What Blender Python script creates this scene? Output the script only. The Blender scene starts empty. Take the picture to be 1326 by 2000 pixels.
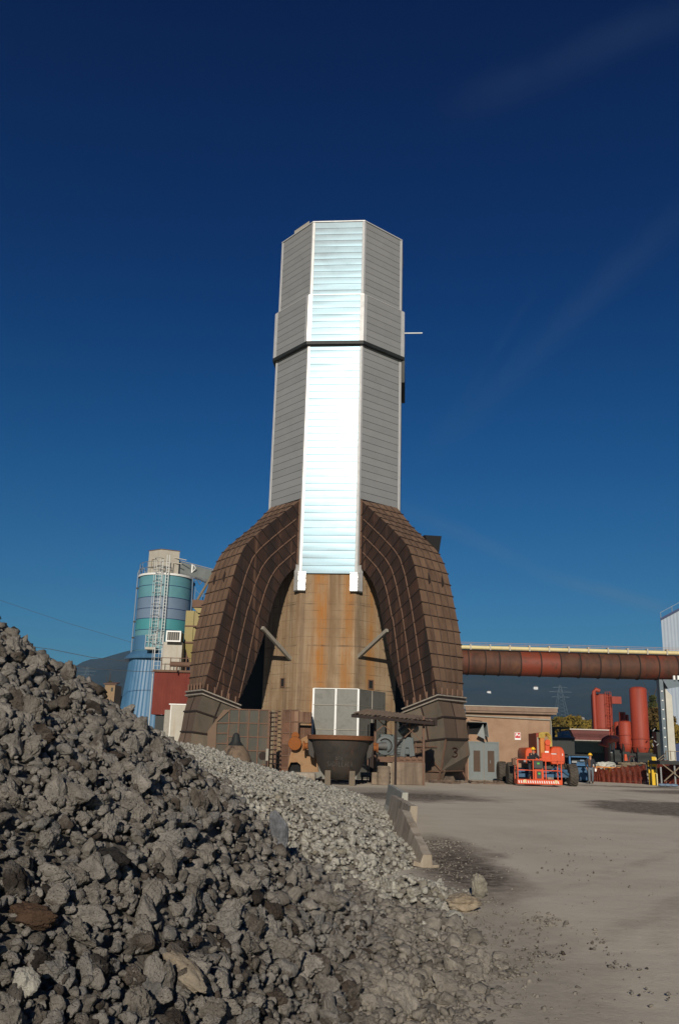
import bpy, bmesh, math, random
import numpy as np
from mathutils import Vector, Matrix, noise, Euler
R = math.radians
SC = bpy.context.scene
COL = SC.collection
rng = random.Random(7)
nrg = np.random.default_rng(11)

# ------------------------------------------------------------------ camera
FPX, CH = 1720.0, 1.85
PITCH, ROLL = math.atan(460/1720.0), R(1.6)
_F = Vector((0, math.cos(PITCH), math.sin(PITCH))); _U0 = Vector((0, -math.sin(PITCH), math.cos(PITCH)))
_U = math.cos(ROLL)*_U0 - math.sin(ROLL)*Vector((1, 0, 0)); _R = math.cos(ROLL)*Vector((1, 0, 0)) + math.sin(ROLL)*_U0
CAMP = Vector((0, 0, CH))
cam = bpy.data.cameras.new('camera'); camo = bpy.data.objects.new('camera', cam); COL.objects.link(camo)
cam.sensor_fit = 'VERTICAL'; cam.sensor_height = 36.0; cam.sensor_width = 24.0; cam.lens = 36.0*FPX/2000.0
cam.clip_start = 0.1; cam.clip_end = 20000
camo.matrix_world = Matrix(((_R.x, _U.x, -_F.x, 0), (_R.y, _U.y, -_F.y, 0), (_R.z, _U.z, -_F.z, CH), (0, 0, 0, 1)))
SC.camera = camo

def W(x, y, Y):                       # the point at ground distance Y that a pixel of the photograph looks at
    d = _F + _R*((x-663)/FPX) + _U*((1000-y)/FPX)
    return CAMP + d*(Y/d.y)
def G(x, y):
    d = _F + _R*((x-663)/FPX) + _U*((1000-y)/FPX)
    return CAMP + d*(-CH/d.z)

# ------------------------------------------------------------------ light
SUN_AZ, SUN_EL = 5.0, 20.0            # degrees to the left of straight behind the viewer, elevation
sdir = Vector((-math.sin(R(SUN_AZ))*math.cos(R(SUN_EL)), -math.cos(R(SUN_AZ))*math.cos(R(SUN_EL)), math.sin(R(SUN_EL))))
sl = bpy.data.lights.new('sun', 'SUN'); sl.energy = 4.3; sl.angle = R(0.5); sl.color = (1.0, 0.91, 0.78)
so = bpy.data.objects.new('sun', sl); COL.objects.link(so); so.rotation_euler = sdir.to_track_quat('Z', 'Y').to_euler(); so.location = (-5, -20, 30)
world = bpy.data.worlds.new('World'); SC.world = world; world.use_nodes = True
nt = world.node_tree; nt.nodes.clear()
def N(nt, t, **k):
    n = nt.nodes.new(t)
    for a, b in k.items(): setattr(n, a, b)
    return n
sky = N(nt, 'ShaderNodeTexSky', sky_type='NISHITA', sun_disc=False, sun_elevation=R(SUN_EL), sun_rotation=R(180+SUN_AZ), air_density=1.0, dust_density=0.3, ozone_density=3.0, altitude=300)
gam = N(nt, 'ShaderNodeGamma'); gam.inputs[1].default_value = 1.35
hsv = N(nt, 'ShaderNodeHueSaturation'); hsv.inputs['Saturation'].default_value = 1.0; hsv.inputs['Value'].default_value = 0.75
bg = N(nt, 'ShaderNodeBackground'); bg.inputs[1].default_value = 0.06
out = N(nt, 'ShaderNodeOutputWorld')
L = nt.links.new
L(sky.outputs[0], gam.inputs[0]); L(gam.outputs[0], hsv.inputs['Color'])
# dry polarised autumn sky: deeper and bluer with height
tcs = N(nt, 'ShaderNodeTexCoord'); sxs = N(nt, 'ShaderNodeSeparateXYZ'); L(tcs.outputs['Generated'], sxs.inputs[0])
rp = N(nt, 'ShaderNodeValToRGB'); L(sxs.outputs['Z'], rp.inputs[0]); rp.color_ramp.interpolation = 'B_SPLINE'
ee = rp.color_ramp.elements; ee[0].position = 0; ee[0].color = (.20, .29, .36, 1); ee[1].position = .75; ee[1].color = (.0, .09, .40, 1)
for p_, c_ in ((.12, (.19, .37, .46, 1)), (.30, (.075, .37, .55, 1)), (.5, (.008, .21, .50, 1))): q_ = ee.new(p_); q_.color = c_
mlt = N(nt, 'ShaderNodeMixRGB', blend_type='MULTIPLY'); mlt.inputs[0].default_value = 1
# thin cirrus streaks in the sky, laid out by direction
tc = N(nt, 'ShaderNodeTexCoord'); wn = N(nt, 'ShaderNodeTexNoise'); wn.inputs['Scale'].default_value = 7; wn.inputs['Detail'].default_value = 8; wn.inputs['Roughness'].default_value = .65; L(tc.outputs['Generated'], wn.inputs['Vector'])
base_col = mlt.outputs[0]
L(hsv.outputs[0], mlt.inputs[1]); L(rp.outputs[0], mlt.inputs[2])
def streak_sky(a_, b_, width, amt):
    global base_col
    d1, d2 = (W(*a_, 100)-CAMP).normalized(), (W(*b_, 100)-CAMP).normalized(); n_ = d1.cross(d2).normalized(); mid = (d1+d2).normalized(); half = d1.dot(mid)
    dn = N(nt, 'ShaderNodeVectorMath', operation='DOT_PRODUCT'); L(tc.outputs['Generated'], dn.inputs[0]); dn.inputs[1].default_value = n_
    wa_ = N(nt, 'ShaderNodeMath', operation='MULTIPLY_ADD'); L(wn.outputs[0], wa_.inputs[0]); wa_.inputs[1].default_value = width*1.2; L(dn.outputs['Value'], wa_.inputs[2])
    sb = N(nt, 'ShaderNodeMath', operation='SUBTRACT'); L(wa_.outputs[0], sb.inputs[0]); sb.inputs[1].default_value = width*.6
    ab = N(nt, 'ShaderNodeMath', operation='ABSOLUTE'); L(sb.outputs[0], ab.inputs[0])
    r1 = N(nt, 'ShaderNodeMapRange', interpolation_type='SMOOTHSTEP'); r1.inputs[1].default_value = 0; r1.inputs[2].default_value = width; r1.inputs[3].default_value = 1; r1.inputs[4].default_value = 0; L(ab.outputs[0], r1.inputs[0])
    dm = N(nt, 'ShaderNodeVectorMath', operation='DOT_PRODUCT'); L(tc.outputs['Generated'], dm.inputs[0]); dm.inputs[1].default_value = mid
    r2 = N(nt, 'ShaderNodeMapRange', interpolation_type='SMOOTHSTEP'); r2.inputs[1].default_value = half-.004; r2.inputs[2].default_value = half+(1-half)*.8; L(dm.outputs['Value'], r2.inputs[0])
    r3 = N(nt, 'ShaderNodeMapRange'); r3.inputs[1].default_value = .35; r3.inputs[2].default_value = .65; r3.inputs[3].default_value = .25; L(wn.outputs[0], r3.inputs[0])
    x1 = N(nt, 'ShaderNodeMath', operation='MULTIPLY'); L(r1.outputs[0], x1.inputs[0]); L(r2.outputs[0], x1.inputs[1]); x2 = N(nt, 'ShaderNodeMath', operation='MULTIPLY'); L(x1.outputs[0], x2.inputs[0]); L(r3.outputs[0], x2.inputs[1])
    x3 = N(nt, 'ShaderNodeMath', operation='MULTIPLY'); L(x2.outputs[0], x3.inputs[0]); x3.inputs[1].default_value = amt
    mi = N(nt, 'ShaderNodeMixRGB'); mi.inputs[2].default_value = (2.2, 3.2, 4.2, 1); L(x3.outputs[0], mi.inputs[0]); L(base_col, mi.inputs[1]); base_col = mi.outputs[0]
streak_sky((800, 920), (1420, 330), .026, .06)
streak_sky((860, 230), (1480, -40), .030, .055)
streak_sky((1090, 1130), (1330, 1200), .012, .25)
streak_sky((760, 980), (1000, 1090), .015, .12)
streak_sky((900, 780), (1010, 620), .008, .03)
L(base_col, bg.inputs[0]); L(bg.outputs[0], out.inputs[0])
SC.view_settings.view_transform = 'Standard'; SC.view_settings.look = 'None'; SC.view_settings.exposure = 0.0; SC.view_settings.gamma = 1.0
SC.render.resolution_x = 678; SC.render.resolution_y = 1024

# ------------------------------------------------------------------ materials
def mat(name, cols, rough=.75, metal=0.0, scale=1.5, stretch=(1, 1, 1), bump=.25, bscale=18, streak=None, sscale=2.5, samt=(.48, .7), tone=.0, spec=.4, dist=.6, extra=None):
    m = bpy.data.materials.new(name); m.use_nodes = True; t = m.node_tree; t.nodes.clear(); l = t.links.new
    b = N(t, 'ShaderNodeBsdfPrincipled'); o = N(t, 'ShaderNodeOutputMaterial'); l(b.outputs[0], o.inputs[0])
    b.inputs['Roughness'].default_value = rough; b.inputs['Metallic'].default_value = metal; b.inputs['Specular IOR Level'].default_value = spec
    tcn = N(t, 'ShaderNodeTexCoord'); mp = N(t, 'ShaderNodeMapping'); mp.inputs['Scale'].default_value = stretch; l(tcn.outputs['Object'], mp.inputs[0])
    n = N(t, 'ShaderNodeTexNoise'); n.inputs['Scale'].default_value = scale; n.inputs['Detail'].default_value = 8; n.inputs['Roughness'].default_value = .65; n.inputs['Distortion'].default_value = dist
    l(mp.outputs[0], n.inputs['Vector'])
    cr = N(t, 'ShaderNodeValToRGB'); l(n.outputs[0], cr.inputs[0]); e = cr.color_ramp.elements
    pos = np.linspace(.3, .7, len(cols)) if len(cols) > 1 else [0.5]
    e[0].position = pos[0]; e[0].color = (*cols[0], 1)
    if len(cols) > 1:
        e[1].position = pos[-1]; e[1].color = (*cols[-1], 1)
        for p_, c_ in list(zip(pos, cols))[1:-1]: q = e.new(p_); q.color = (*c_, 1)
    else: e[1].color = (*cols[0], 1)
    c = cr.outputs[0]
    for st in ([] if streak is None else (streak if isinstance(streak, list) else [streak])):
        col, ssc, lo, hi = st if len(st) == 4 else (st, sscale, *samt)
        ms = N(t, 'ShaderNodeMapping'); ms.inputs['Scale'].default_value = (ssc, ssc, ssc*.045); l(tcn.outputs['Object'], ms.inputs[0]); ms.inputs['Location'].default_value = (ssc*3.1, 1.7, .3)
        ns = N(t, 'ShaderNodeTexNoise'); ns.inputs['Scale'].default_value = 1; ns.inputs['Detail'].default_value = 7; ns.inputs['Roughness'].default_value = .6; l(ms.outputs[0], ns.inputs['Vector'])
        mr = N(t, 'ShaderNodeMapRange'); mr.inputs[1].default_value = lo; mr.inputs[2].default_value = hi; l(ns.outputs[0], mr.inputs[0])
        mi = N(t, 'ShaderNodeMixRGB'); l(mr.outputs[0], mi.inputs[0]); l(c, mi.inputs[1]); mi.inputs[2].default_value = (*col, 1); c = mi.outputs[0]
    if tone:
        at = N(t, 'ShaderNodeAttribute', attribute_name='tone'); ma = N(t, 'ShaderNodeMath', operation='MULTIPLY_ADD'); l(at.outputs['Fac'], ma.inputs[0]); ma.inputs[1].default_value = tone; ma.inputs[2].default_value = 1
        mv = N(t, 'ShaderNodeVectorMath', operation='SCALE'); l(c, mv.inputs[0]); l(ma.outputs[0], mv.inputs['Scale']); c = mv.outputs[0]
    if extra: c = extra(t, tcn, c, b)
    l(c, b.inputs['Base Color'])
    if bump:
        nb = N(t, 'ShaderNodeTexNoise'); nb.inputs['Scale'].default_value = bscale; nb.inputs['Detail'].default_value = 6; l(tcn.outputs['Object'], nb.inputs['Vector'])
        bp = N(t, 'ShaderNodeBump'); bp.inputs['Strength'].default_value = bump; bp.inputs['Distance'].default_value = .02; l(nb.outputs[0], bp.inputs['Height']); l(bp.outputs[0], b.inputs['Normal'])
    mrh = N(t, 'ShaderNodeMapRange'); mrh.inputs[3].default_value = max(.05, rough-.08); mrh.inputs[4].default_value = min(1, rough+.1); l(n.outputs[0], mrh.inputs[0]); l(mrh.outputs[0], b.inputs['Roughness'])
    return m

def wave_lines(period, width, col, axis='Z', amt=.8, zig=0.0):
    def f(t, tcn, c, b):
        l = t.links.new
        sx = N(t, 'ShaderNodeSeparateXYZ'); l(tcn.outputs['Object'], sx.inputs[0])
        nz = N(t, 'ShaderNodeTexNoise'); nz.inputs['Scale'].default_value = .8; l(tcn.outputs['Object'], nz.inputs['Vector'])
        a = N(t, 'ShaderNodeMath', operation='MULTIPLY_ADD'); l(nz.outputs[0], a.inputs[0]); a.inputs[1].default_value = zig; l(sx.outputs[axis], a.inputs[2])
        p_ = N(t, 'ShaderNodeMath', operation='PINGPONG'); l(a.outputs[0], p_.inputs[0]); p_.inputs[1].default_value = period/2
        g = N(t, 'ShaderNodeMapRange'); g.inputs[1].default_value = 0; g.inputs[2].default_value = width; g.inputs[3].default_value = amt; g.inputs[4].default_value = 0; l(p_.outputs[0], g.inputs[0])
        n2 = N(t, 'ShaderNodeTexNoise'); n2.inputs['Scale'].default_value = 1.3; n2.inputs['Detail'].default_value = 5; l(tcn.outputs['Object'], n2.inputs['Vector'])
        m2_ = N(t, 'ShaderNodeMapRange'); m2_.inputs[1].default_value = .4; m2_.inputs[2].default_value = .65; l(n2.outputs[0], m2_.inputs[0])
        mu = N(t, 'ShaderNodeMath', operation='MULTIPLY'); l(g.outputs[0], mu.inputs[0]); l(m2_.outputs[0], mu.inputs[1])
        mi = N(t, 'ShaderNodeMixRGB'); l(mu.outputs[0], mi.inputs[0]); l(c, mi.inputs[1]); mi.inputs[2].default_value = (*col, 1); return mi.outputs[0]
    return f

M = {}
def concrete_extra(t, tcn, c, b):
    l = t.links.new; sx = N(t, 'ShaderNodeSeparateXYZ'); l(tcn.outputs['Object'], sx.inputs[0])
    def nz(scale, sc, det=5, loc=0):
        mp = N(t, 'ShaderNodeMapping'); mp.inputs['Scale'].default_value = scale; mp.inputs['Location'].default_value = (loc, 0, 0); l(tcn.outputs['Object'], mp.inputs[0]); n = N(t, 'ShaderNodeTexNoise'); n.inputs['Scale'].default_value = sc; n.inputs['Detail'].default_value = det; n.inputs['Roughness'].default_value = .65; l(mp.outputs[0], n.inputs['Vector']); return n.outputs[0]
    wob = nz((.6, .6, .12), 1, 3)
    xx = N(t, 'ShaderNodeMath', operation='MULTIPLY_ADD'); l(wob, xx.inputs[0]); xx.inputs[1].default_value = .5; l(sx.outputs['X'], xx.inputs[2])
    for x0, w, col, amt, ld in ((-.45, .75, (.30, .125, .028), 1.0, 1), (.5, .6, (.17, .105, .055), .85, 2), (1.45, .5, (.27, .12, .032), .9, 3), (3.05, .40, (.31, .14, .035), .9, 4), (-1.75, .30, (.11, .07, .045), .6, 5), (2.2, .22, (.11, .07, .045), .6, 6), (-3.3, .35, (.20, .12, .06), .5, 7)):
        sb = N(t, 'ShaderNodeMath', operation='SUBTRACT'); l(xx.outputs[0], sb.inputs[0]); sb.inputs[1].default_value = x0+.25; ab = N(t, 'ShaderNodeMath', operation='ABSOLUTE'); l(sb.outputs[0], ab.inputs[0])
        m = N(t, 'ShaderNodeMapRange', interpolation_type='SMOOTHSTEP'); m.inputs[1].default_value = w*.25; m.inputs[2].default_value = w*1.15; m.inputs[3].default_value = amt; m.inputs[4].default_value = 0; l(ab.outputs[0], m.inputs[0])
        k = N(t, 'ShaderNodeMapRange'); k.inputs[1].default_value = .32; k.inputs[2].default_value = .54; k.inputs[3].default_value = .2; l(nz((5, 5, .16), 1, 8, ld*3.7), k.inputs[0])
        k2 = N(t, 'ShaderNodeMapRange'); k2.inputs[1].default_value = .30; k2.inputs[2].default_value = .55; k2.inputs[3].default_value = .3; l(nz((1, 1, .5), 1.2, 6, ld*5.1), k2.inputs[0])
        q = N(t, 'ShaderNodeMath', operation='MULTIPLY'); l(m.outputs[0], q.inputs[0]); l(k.outputs[0], q.inputs[1]); q2 = N(t, 'ShaderNodeMath', operation='MULTIPLY'); l(q.outputs[0], q2.inputs[0]); l(k2.outputs[0], q2.inputs[1])
        mi = N(t, 'ShaderNodeMixRGB'); l(q2.outputs[0], mi.inputs[0]); l(c, mi.inputs[1]); mi.inputs[2].default_value = (*col, 1); c = mi.outputs[0]
    for per, wd, am, zg in ((.62, .03, .8, .10), (2.9, .07, .8, .05)): c = wave_lines(per, wd, (.06, .04, .028), amt=am, zig=zg)(t, tcn, c, b)
    return c
M['cladding'] = mat('galvanised_cladding', [(0.2301, 0.2311, 0.2193), (0.2568, 0.2568, 0.2461)], rough=.29, metal=.0, scale=.7, bump=.0, tone=.05, spec=1.0)
M['cladding'].node_tree.nodes['Principled BSDF'].inputs['Specular Tint'].default_value = (.48, .80, 1, 1)
M['trim'] = mat('bright_trim', [(.42, .42, .41), (.5, .5, .49)], rough=.3, metal=.15, scale=2, bump=.03)
M['foil'] = mat('crumpled_foil', [(.6, .6, .6), (.8, .8, .8)], rough=.34, metal=.5, bump=1.0, bscale=9)
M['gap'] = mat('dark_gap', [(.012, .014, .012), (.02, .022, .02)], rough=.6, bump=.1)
M['black'] = mat('black_void', [(.006, .006, .006), (.012, .011, .01)], rough=.9, bump=.1)
M['concrete'] = mat('stained_concrete', [(.20, .138, .078), (.28, .20, .12), (.33, .25, .16)], rough=.9, scale=.5, bump=.5, bscale=6,
    streak=[((.22, .14, .075), .8, .50, .70), ((.17, .09, .045), 2.2, .50, .72), ((.42, .32, .21), 3.1, .58, .75), ((.09, .06, .04), 1.3, .60, .78)], extra=concrete_extra)
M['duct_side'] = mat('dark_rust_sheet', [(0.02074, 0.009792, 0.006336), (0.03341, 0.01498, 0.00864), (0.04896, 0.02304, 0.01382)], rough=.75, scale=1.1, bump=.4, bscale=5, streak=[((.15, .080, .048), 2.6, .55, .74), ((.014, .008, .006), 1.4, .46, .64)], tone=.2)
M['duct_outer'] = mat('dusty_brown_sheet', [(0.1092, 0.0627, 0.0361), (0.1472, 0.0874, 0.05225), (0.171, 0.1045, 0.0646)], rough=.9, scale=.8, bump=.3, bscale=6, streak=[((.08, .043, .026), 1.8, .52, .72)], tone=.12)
M['rib'] = mat('rusty_rib', [(.10, .055, .034), (.16, .092, .06)], rough=.85, scale=3)
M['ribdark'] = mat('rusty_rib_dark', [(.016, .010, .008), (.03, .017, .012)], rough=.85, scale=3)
M['lower_steel'] = mat('grey_brown_plate', [(0.0975, 0.0806, 0.0598), (0.13, 0.1066, 0.078), (0.156, 0.117, 0.0806)], rough=.82, scale=.9, bump=.3, streak=[((.16, .10, .065), 2, .52, .72)], tone=.3)
M['lower_outer'] = mat('brown_plate', [(.12, .08, .052), (.15, .10, .068)], rough=.88, scale=.9, bump=.3, streak=[((.10, .07, .05), 2, .52, .72)], tone=.25)
M['flange'] = mat('pale_flange', [(.22, .19, .15), (.34, .30, .25)], rough=.7, scale=4)
M['strut'] = mat('grey_strut', [(0.2167, 0.1951, 0.159), (0.289, 0.2673, 0.224)], rough=.6, scale=3)
M['plate_grey'] = mat('grey_green_plate', [(.048, .048, .04), (.062, .06, .048), (.09, .064, .042)], rough=.8, scale=.8, streak=[((.13, .085, .055), 2, .54, .72)], tone=.14)
M['plate_rust'] = mat('rust_plate', [(.075, .034, .02), (.11, .055, .032), (.15, .09, .058)], rough=.85, scale=1, streak=[((.26, .17, .11), 2.4, .54, .7)], tone=.3)
M['orange_rust'] = mat('orange_rust', [(0.1591, 0.04284, 0.007344), (0.2326, 0.07344, 0.01224), (0.1346, 0.05508, 0.02448)], rough=.85, scale=3)
M['pot'] = mat('cast_iron_pot', [(.022, .019, .016), (.034, .029, .024), (.045, .034, .026)], rough=.62, scale=1.8, bump=.4, streak=[((.075, .04, .025), 2.4, .55, .72)], spec=.35)
M['rim'] = mat('pot_rim_rust', [(0.0992, 0.0341, 0.01116), (0.1488, 0.0558, 0.0186), (0.0744, 0.031, 0.01364)], rough=.85, scale=4)
M['chalk'] = mat('chalk', [(.10, .095, .085), (.16, .15, .14)], rough=1, bump=0)
M['paintred'] = mat('brown_paint', [(.03, .008, .005), (.04, .01, .006)], rough=1, bump=0)
M['alu_box'] = mat('dull_aluminium', [(.10, .10, .085), (.15, .148, .13), (.12, .118, .10)], rough=.5, metal=.15, scale=1.6, bump=.15, bscale=4, streak=[((.16, .15, .13), 1.5, .55, .7)])
M['white'] = mat('white_paint', [(.66, .66, .63), (.78, .78, .75)], rough=.5, scale=2, bump=.1)
M['offwhite'] = mat('offwhite_paint', [(0.3264, 0.2992, 0.2448), (0.408, 0.3808, 0.3196)], rough=.6, scale=1.5, bump=.1, streak=[((.30, .22, .13), 3, .6, .78)])
M['teal'] = mat('teal_paint', [(.085, .215, .25), (.11, .265, .30)], rough=.45, scale=.6, bump=.05, streak=[((.09, .22, .24), 1.5, .5, .8)])
M['teal2'] = mat('strong_teal_paint', [(.05, .21, .235), (.065, .26, .28)], rough=.45, scale=.6, bump=.05, streak=[((.06, .2, .22), 1.5, .5, .8)])
M['lilac'] = mat('grey_lilac_paint', [(.12, .175, .25), (.15, .205, .28)], rough=.45, scale=.6, bump=.05)
M['skyblue'] = mat('sky_blue_sheet', [(0.0465, 0.124, 0.2232), (0.062, 0.155, 0.2604)], rough=.45, scale=.8, bump=.05, streak=[((.08, .19, .33), 2, .55, .8)])
M['galv'] = mat('galvanised_rail', [(0.1984, 0.2083, 0.2083), (0.2579, 0.2629, 0.2579)], rough=.45, metal=.3, scale=4, bump=.05)
M['gallery'] = mat('gallery_sheet', [(0.165, 0.1875, 0.18), (0.225, 0.24, 0.2325)], rough=.6, scale=1, streak=[((.15, .15, .13), 2, .55, .75)])
M['yellow_old'] = mat('faded_yellow_sheet', [(0.2312, 0.1836, 0.0612), (0.2856, 0.2312, 0.0884)], rough=.6, scale=1, streak=[((.2, .15, .06), 3, .55, .75)])
M['navy'] = mat('navy_pipe', [(.01, .025, .09), (.015, .035, .12)], rough=.5, bump=.05)
M['redshed'] = mat('red_corrugated', [(0.136, 0.024, 0.0144), (0.176, 0.0336, 0.02)], rough=.6, scale=1.2, bump=.05, streak=[((.12, .02, .014), 2, .5, .75)])
M['brown'] = mat('brown_steel', [(.10, .055, .035), (.15, .085, .055)], rough=.8, scale=3)
M['timber'] = mat('weathered_steel_post', [(0.1445, 0.1105, 0.07225), (0.1955, 0.153, 0.102)], rough=.8, scale=3)
M['pipe'] = mat('rusted_pipe', [(0.04888, 0.0215, 0.01271), (0.0782, 0.03128, 0.01662), (0.1124, 0.04888, 0.02444)], rough=.72, scale=1.2, stretch=(1, 1, 1), bump=.3, bscale=6, tone=.12,
    streak=[((.15, .028, .012), .5, .52, .68), ((.035, .018, .012), 1.8, .52, .72)])
M['pipered'] = mat('red_painted_pipe', [(0.12, 0.0288, 0.0144), (0.18, 0.0336, 0.0144), (0.09, 0.0312, 0.018)], rough=.62, scale=1.6, bump=.2, bscale=6, streak=[((.10, .035, .02), 1.6, .53, .7)])
M['cream'] = mat('cream_pipe', [(.52, .44, .22), (.62, .53, .28)], rough=.5, scale=2, bump=.05)
M['rail_orange'] = mat('thin_orange_rail', [(.30, .18, .12), (.36, .22, .15)], rough=.7, bump=.05)
M['stucco'] = mat('tan_stucco', [(0.2347, 0.1441, 0.09069), (0.2881, 0.1814, 0.1153), (0.3308, 0.2187, 0.1441)], rough=.95, scale=.7, bump=.5, bscale=14, streak=[((.16, .09, .055), 1.2, .55, .75), ((.34, .24, .16), .8, .6, .8)])
M['roofedge'] = mat('brown_roof_edge', [(.17, .11, .08), (.24, .17, .12)], rough=.8, scale=2)
M['door'] = mat('grey_blue_door', [(0.1224, 0.144, 0.144), (0.1512, 0.1728, 0.1692)], rough=.6, scale=2, bump=.1)
M['louvre'] = mat('brown_louvre', [(.06, .035, .022), (.085, .05, .03)], rough=.7)
M['signred'] = mat('sign_red', [(.45, .02, .03), (.5, .025, .035)], rough=.5, bump=0)
M['orange'] = mat('machine_orange', [(.52, .055, .010), (.60, .075, .013)], rough=.38, scale=1.5, bump=.04, streak=[((.30, .07, .025), 3, .52, .72), ((.22, .12, .07), 7, .62, .8)])
M['orange_dark'] = mat('machine_dark_orange', [(.20, .025, .010), (.26, .03, .012)], rough=.5, bump=.05)
M['boom_yellow'] = mat('boom_ochre', [(.42, .13, .012), (.50, .17, .02)], rough=.5, bump=.05)
M['hose'] = mat('ochre_hose', [(.38, .26, .05), (.46, .33, .08)], rough=.6, bump=.05)
M['blue'] = mat('machine_blue', [(.022, .075, .15), (.03, .10, .19)], rough=.55, bump=.1, streak=[((.08, .08, .07), 4, .52, .74)])
M['rubber'] = mat('dusty_rubber', [(.05, .043, .034), (.085, .07, .055)], rough=.95, scale=5)
M['dgrey'] = mat('dark_grey_plastic', [(.035, .036, .034), (.05, .05, .046)], rough=.6, bump=.05)
M['green_led'] = mat('green_badge', [(.06, .35, .04), (.07, .4, .05)], rough=.5, bump=0)
M['steel'] = mat('plain_steel', [(0.104, 0.104, 0.1), (0.16, 0.16, 0.152)], rough=.5, metal=.3)
M['motor'] = mat('motor_blue_grey', [(0.0638, 0.0783, 0.0812), (0.087, 0.1015, 0.1044)], rough=.55, scale=2, bump=.1, streak=[((.10, .08, .06), 3, .55, .75)])
M['plinth'] = mat('dirty_concrete', [(.13, .10, .075), (.19, .145, .105), (.24, .18, .13)], rough=.95, scale=1.5, bump=.4, streak=[((.10, .07, .05), 3, .5, .7)])
M['roofsheet'] = mat('dusty_roof_sheet', [(.15, .105, .075), (.2, .145, .105)], rough=.9, scale=2)
M['tankred'] = mat('red_oxide_tank', [(.27, .038, .018), (.32, .048, .022)], rough=.6, scale=.8, bump=.05, streak=[((.20, .03, .016), 1.2, .48, .7), ((.30, .09, .055), 2.6, .6, .8)])
M['maroon'] = mat('maroon_hopper', [(.10, .028, .024), (.13, .035, .03)], rough=.7, scale=1)
M['olive'] = mat('olive_container', [(.065, .085, .06), (.085, .11, .075)], rough=.7, scale=1)
M['line'] = mat('pale_stripe', [(.42, .38, .33), (.5, .45, .4)], rough=.6, bump=0)
M['cabblue'] = mat('cab_blue', [(.03, .11, .24), (.04, .14, .3)], rough=.5, bump=0)
M['mesh_orange'] = mat('orange_mesh', [(0.1214, 0.01606, 0.005355), (0.1499, 0.02499, 0.00714)], rough=.7, bump=0)
M['safety_yellow'] = mat('safety_yellow', [(0.576, 0.352, 0.008), (0.624, 0.4, 0.012)], rough=.5, bump=0)
M['sack'] = mat('pale_sack', [(.40, .40, .34), (.52, .52, .45), (.25, .26, .28)], rough=.8, scale=4)
M['siding'] = mat('pale_blue_siding', [(.25, .30, .36), (.29, .34, .40)], rough=.55, scale=.5, bump=0)
M['navyband'] = mat('navy_band', [(.02, .035, .10), (.025, .045, .12)], rough=.5, bump=0)
M['colgrey'] = mat('column_grey', [(.10, .13, .15), (.14, .17, .19)], rough=.6, bump=.05)
M['colwhite'] = mat('column_white', [(.40, .39, .33), (.50, .48, .41)], rough=.6, bump=.05, streak=[((.3, .25, .18), 3, .6, .8)])
M['leaf_yellow'] = mat('autumn_leaves', [(0.0765, 0.0595, 0.0102), (0.1445, 0.102, 0.01275), (0.204, 0.1275, 0.017)], rough=.9, scale=.5, bump=0, tone=.5)
M['leaf_green'] = mat('dark_leaves', [(.025, .035, .012), (.05, .06, .015), (.10, .08, .02)], rough=.9, scale=.5, bump=0, tone=.5)
M['leaf_rust'] = mat('russet_leaves', [(.06, .04, .012), (.12, .075, .015), (.2, .10, .02)], rough=.9, scale=.5, bump=0, tone=.5)
M['bark'] = mat('bark', [(.05, .035, .025), (.08, .055, .04)], rough=.95)
M['skin'] = mat('skin', [(.38, .20, .13), (.42, .23, .15)], rough=.6, bump=0)
M['helmet'] = mat('yellow_helmet', [(.75, .42, .01), (.8, .46, .015)], rough=.35, bump=0)
M['jacket'] = mat('dark_navy_jacket', [(.018, .020, .028), (.03, .032, .04)], rough=.9, scale=6)
M['jacket2'] = mat('black_jacket', [(.014, .013, .016), (.022, .02, .024)], rough=.9, scale=6)
M['vest'] = mat('brown_bib', [(.09, .045, .025), (.12, .06, .035)], rough=.9, scale=6)
M['jeans'] = mat('grey_blue_jeans', [(.09, .11, .13), (.13, .15, .17)], rough=.9, scale=6)
M['boot'] = mat('dark_boots', [(.02, .016, .012), (.03, .025, .02)], rough=.8)
M['barrier'] = mat('barrier_concrete', [(0.24, 0.198, 0.15), (0.348, 0.3, 0.234), (0.408, 0.348, 0.276)], rough=.95, scale=1.3, bump=.6, bscale=9, streak=[((.16, .12, .08), 3, .52, .72)])
M['barrier2'] = mat('barrier_pale', [(.26, .26, .22), (.34, .335, .29)], rough=.95, scale=1.6, bump=.6, bscale=9)
M['hill'] = mat('wooded_hill', [(.016, .017, .012), (.03, .027, .018), (.045, .036, .022)], rough=1, scale=.006, bump=0, dist=.3)
M['whitewall'] = mat('white_wall', [(.6, .6, .58), (.7, .7, .68)], rough=.8, bump=0)
M['ochrewall'] = mat('ochre_wall', [(0.21, 0.14, 0.077), (0.252, 0.175, 0.098)], rough=.9, bump=.1)
M['wire'] = mat('wire', [(.02, .02, .02), (.03, .03, .03)], rough=.7, bump=0)
M['debris'] = mat('scrap_debris', [(.07, .05, .035), (.13, .09, .065), (.2, .15, .11)], rough=.95, scale=2)

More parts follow.
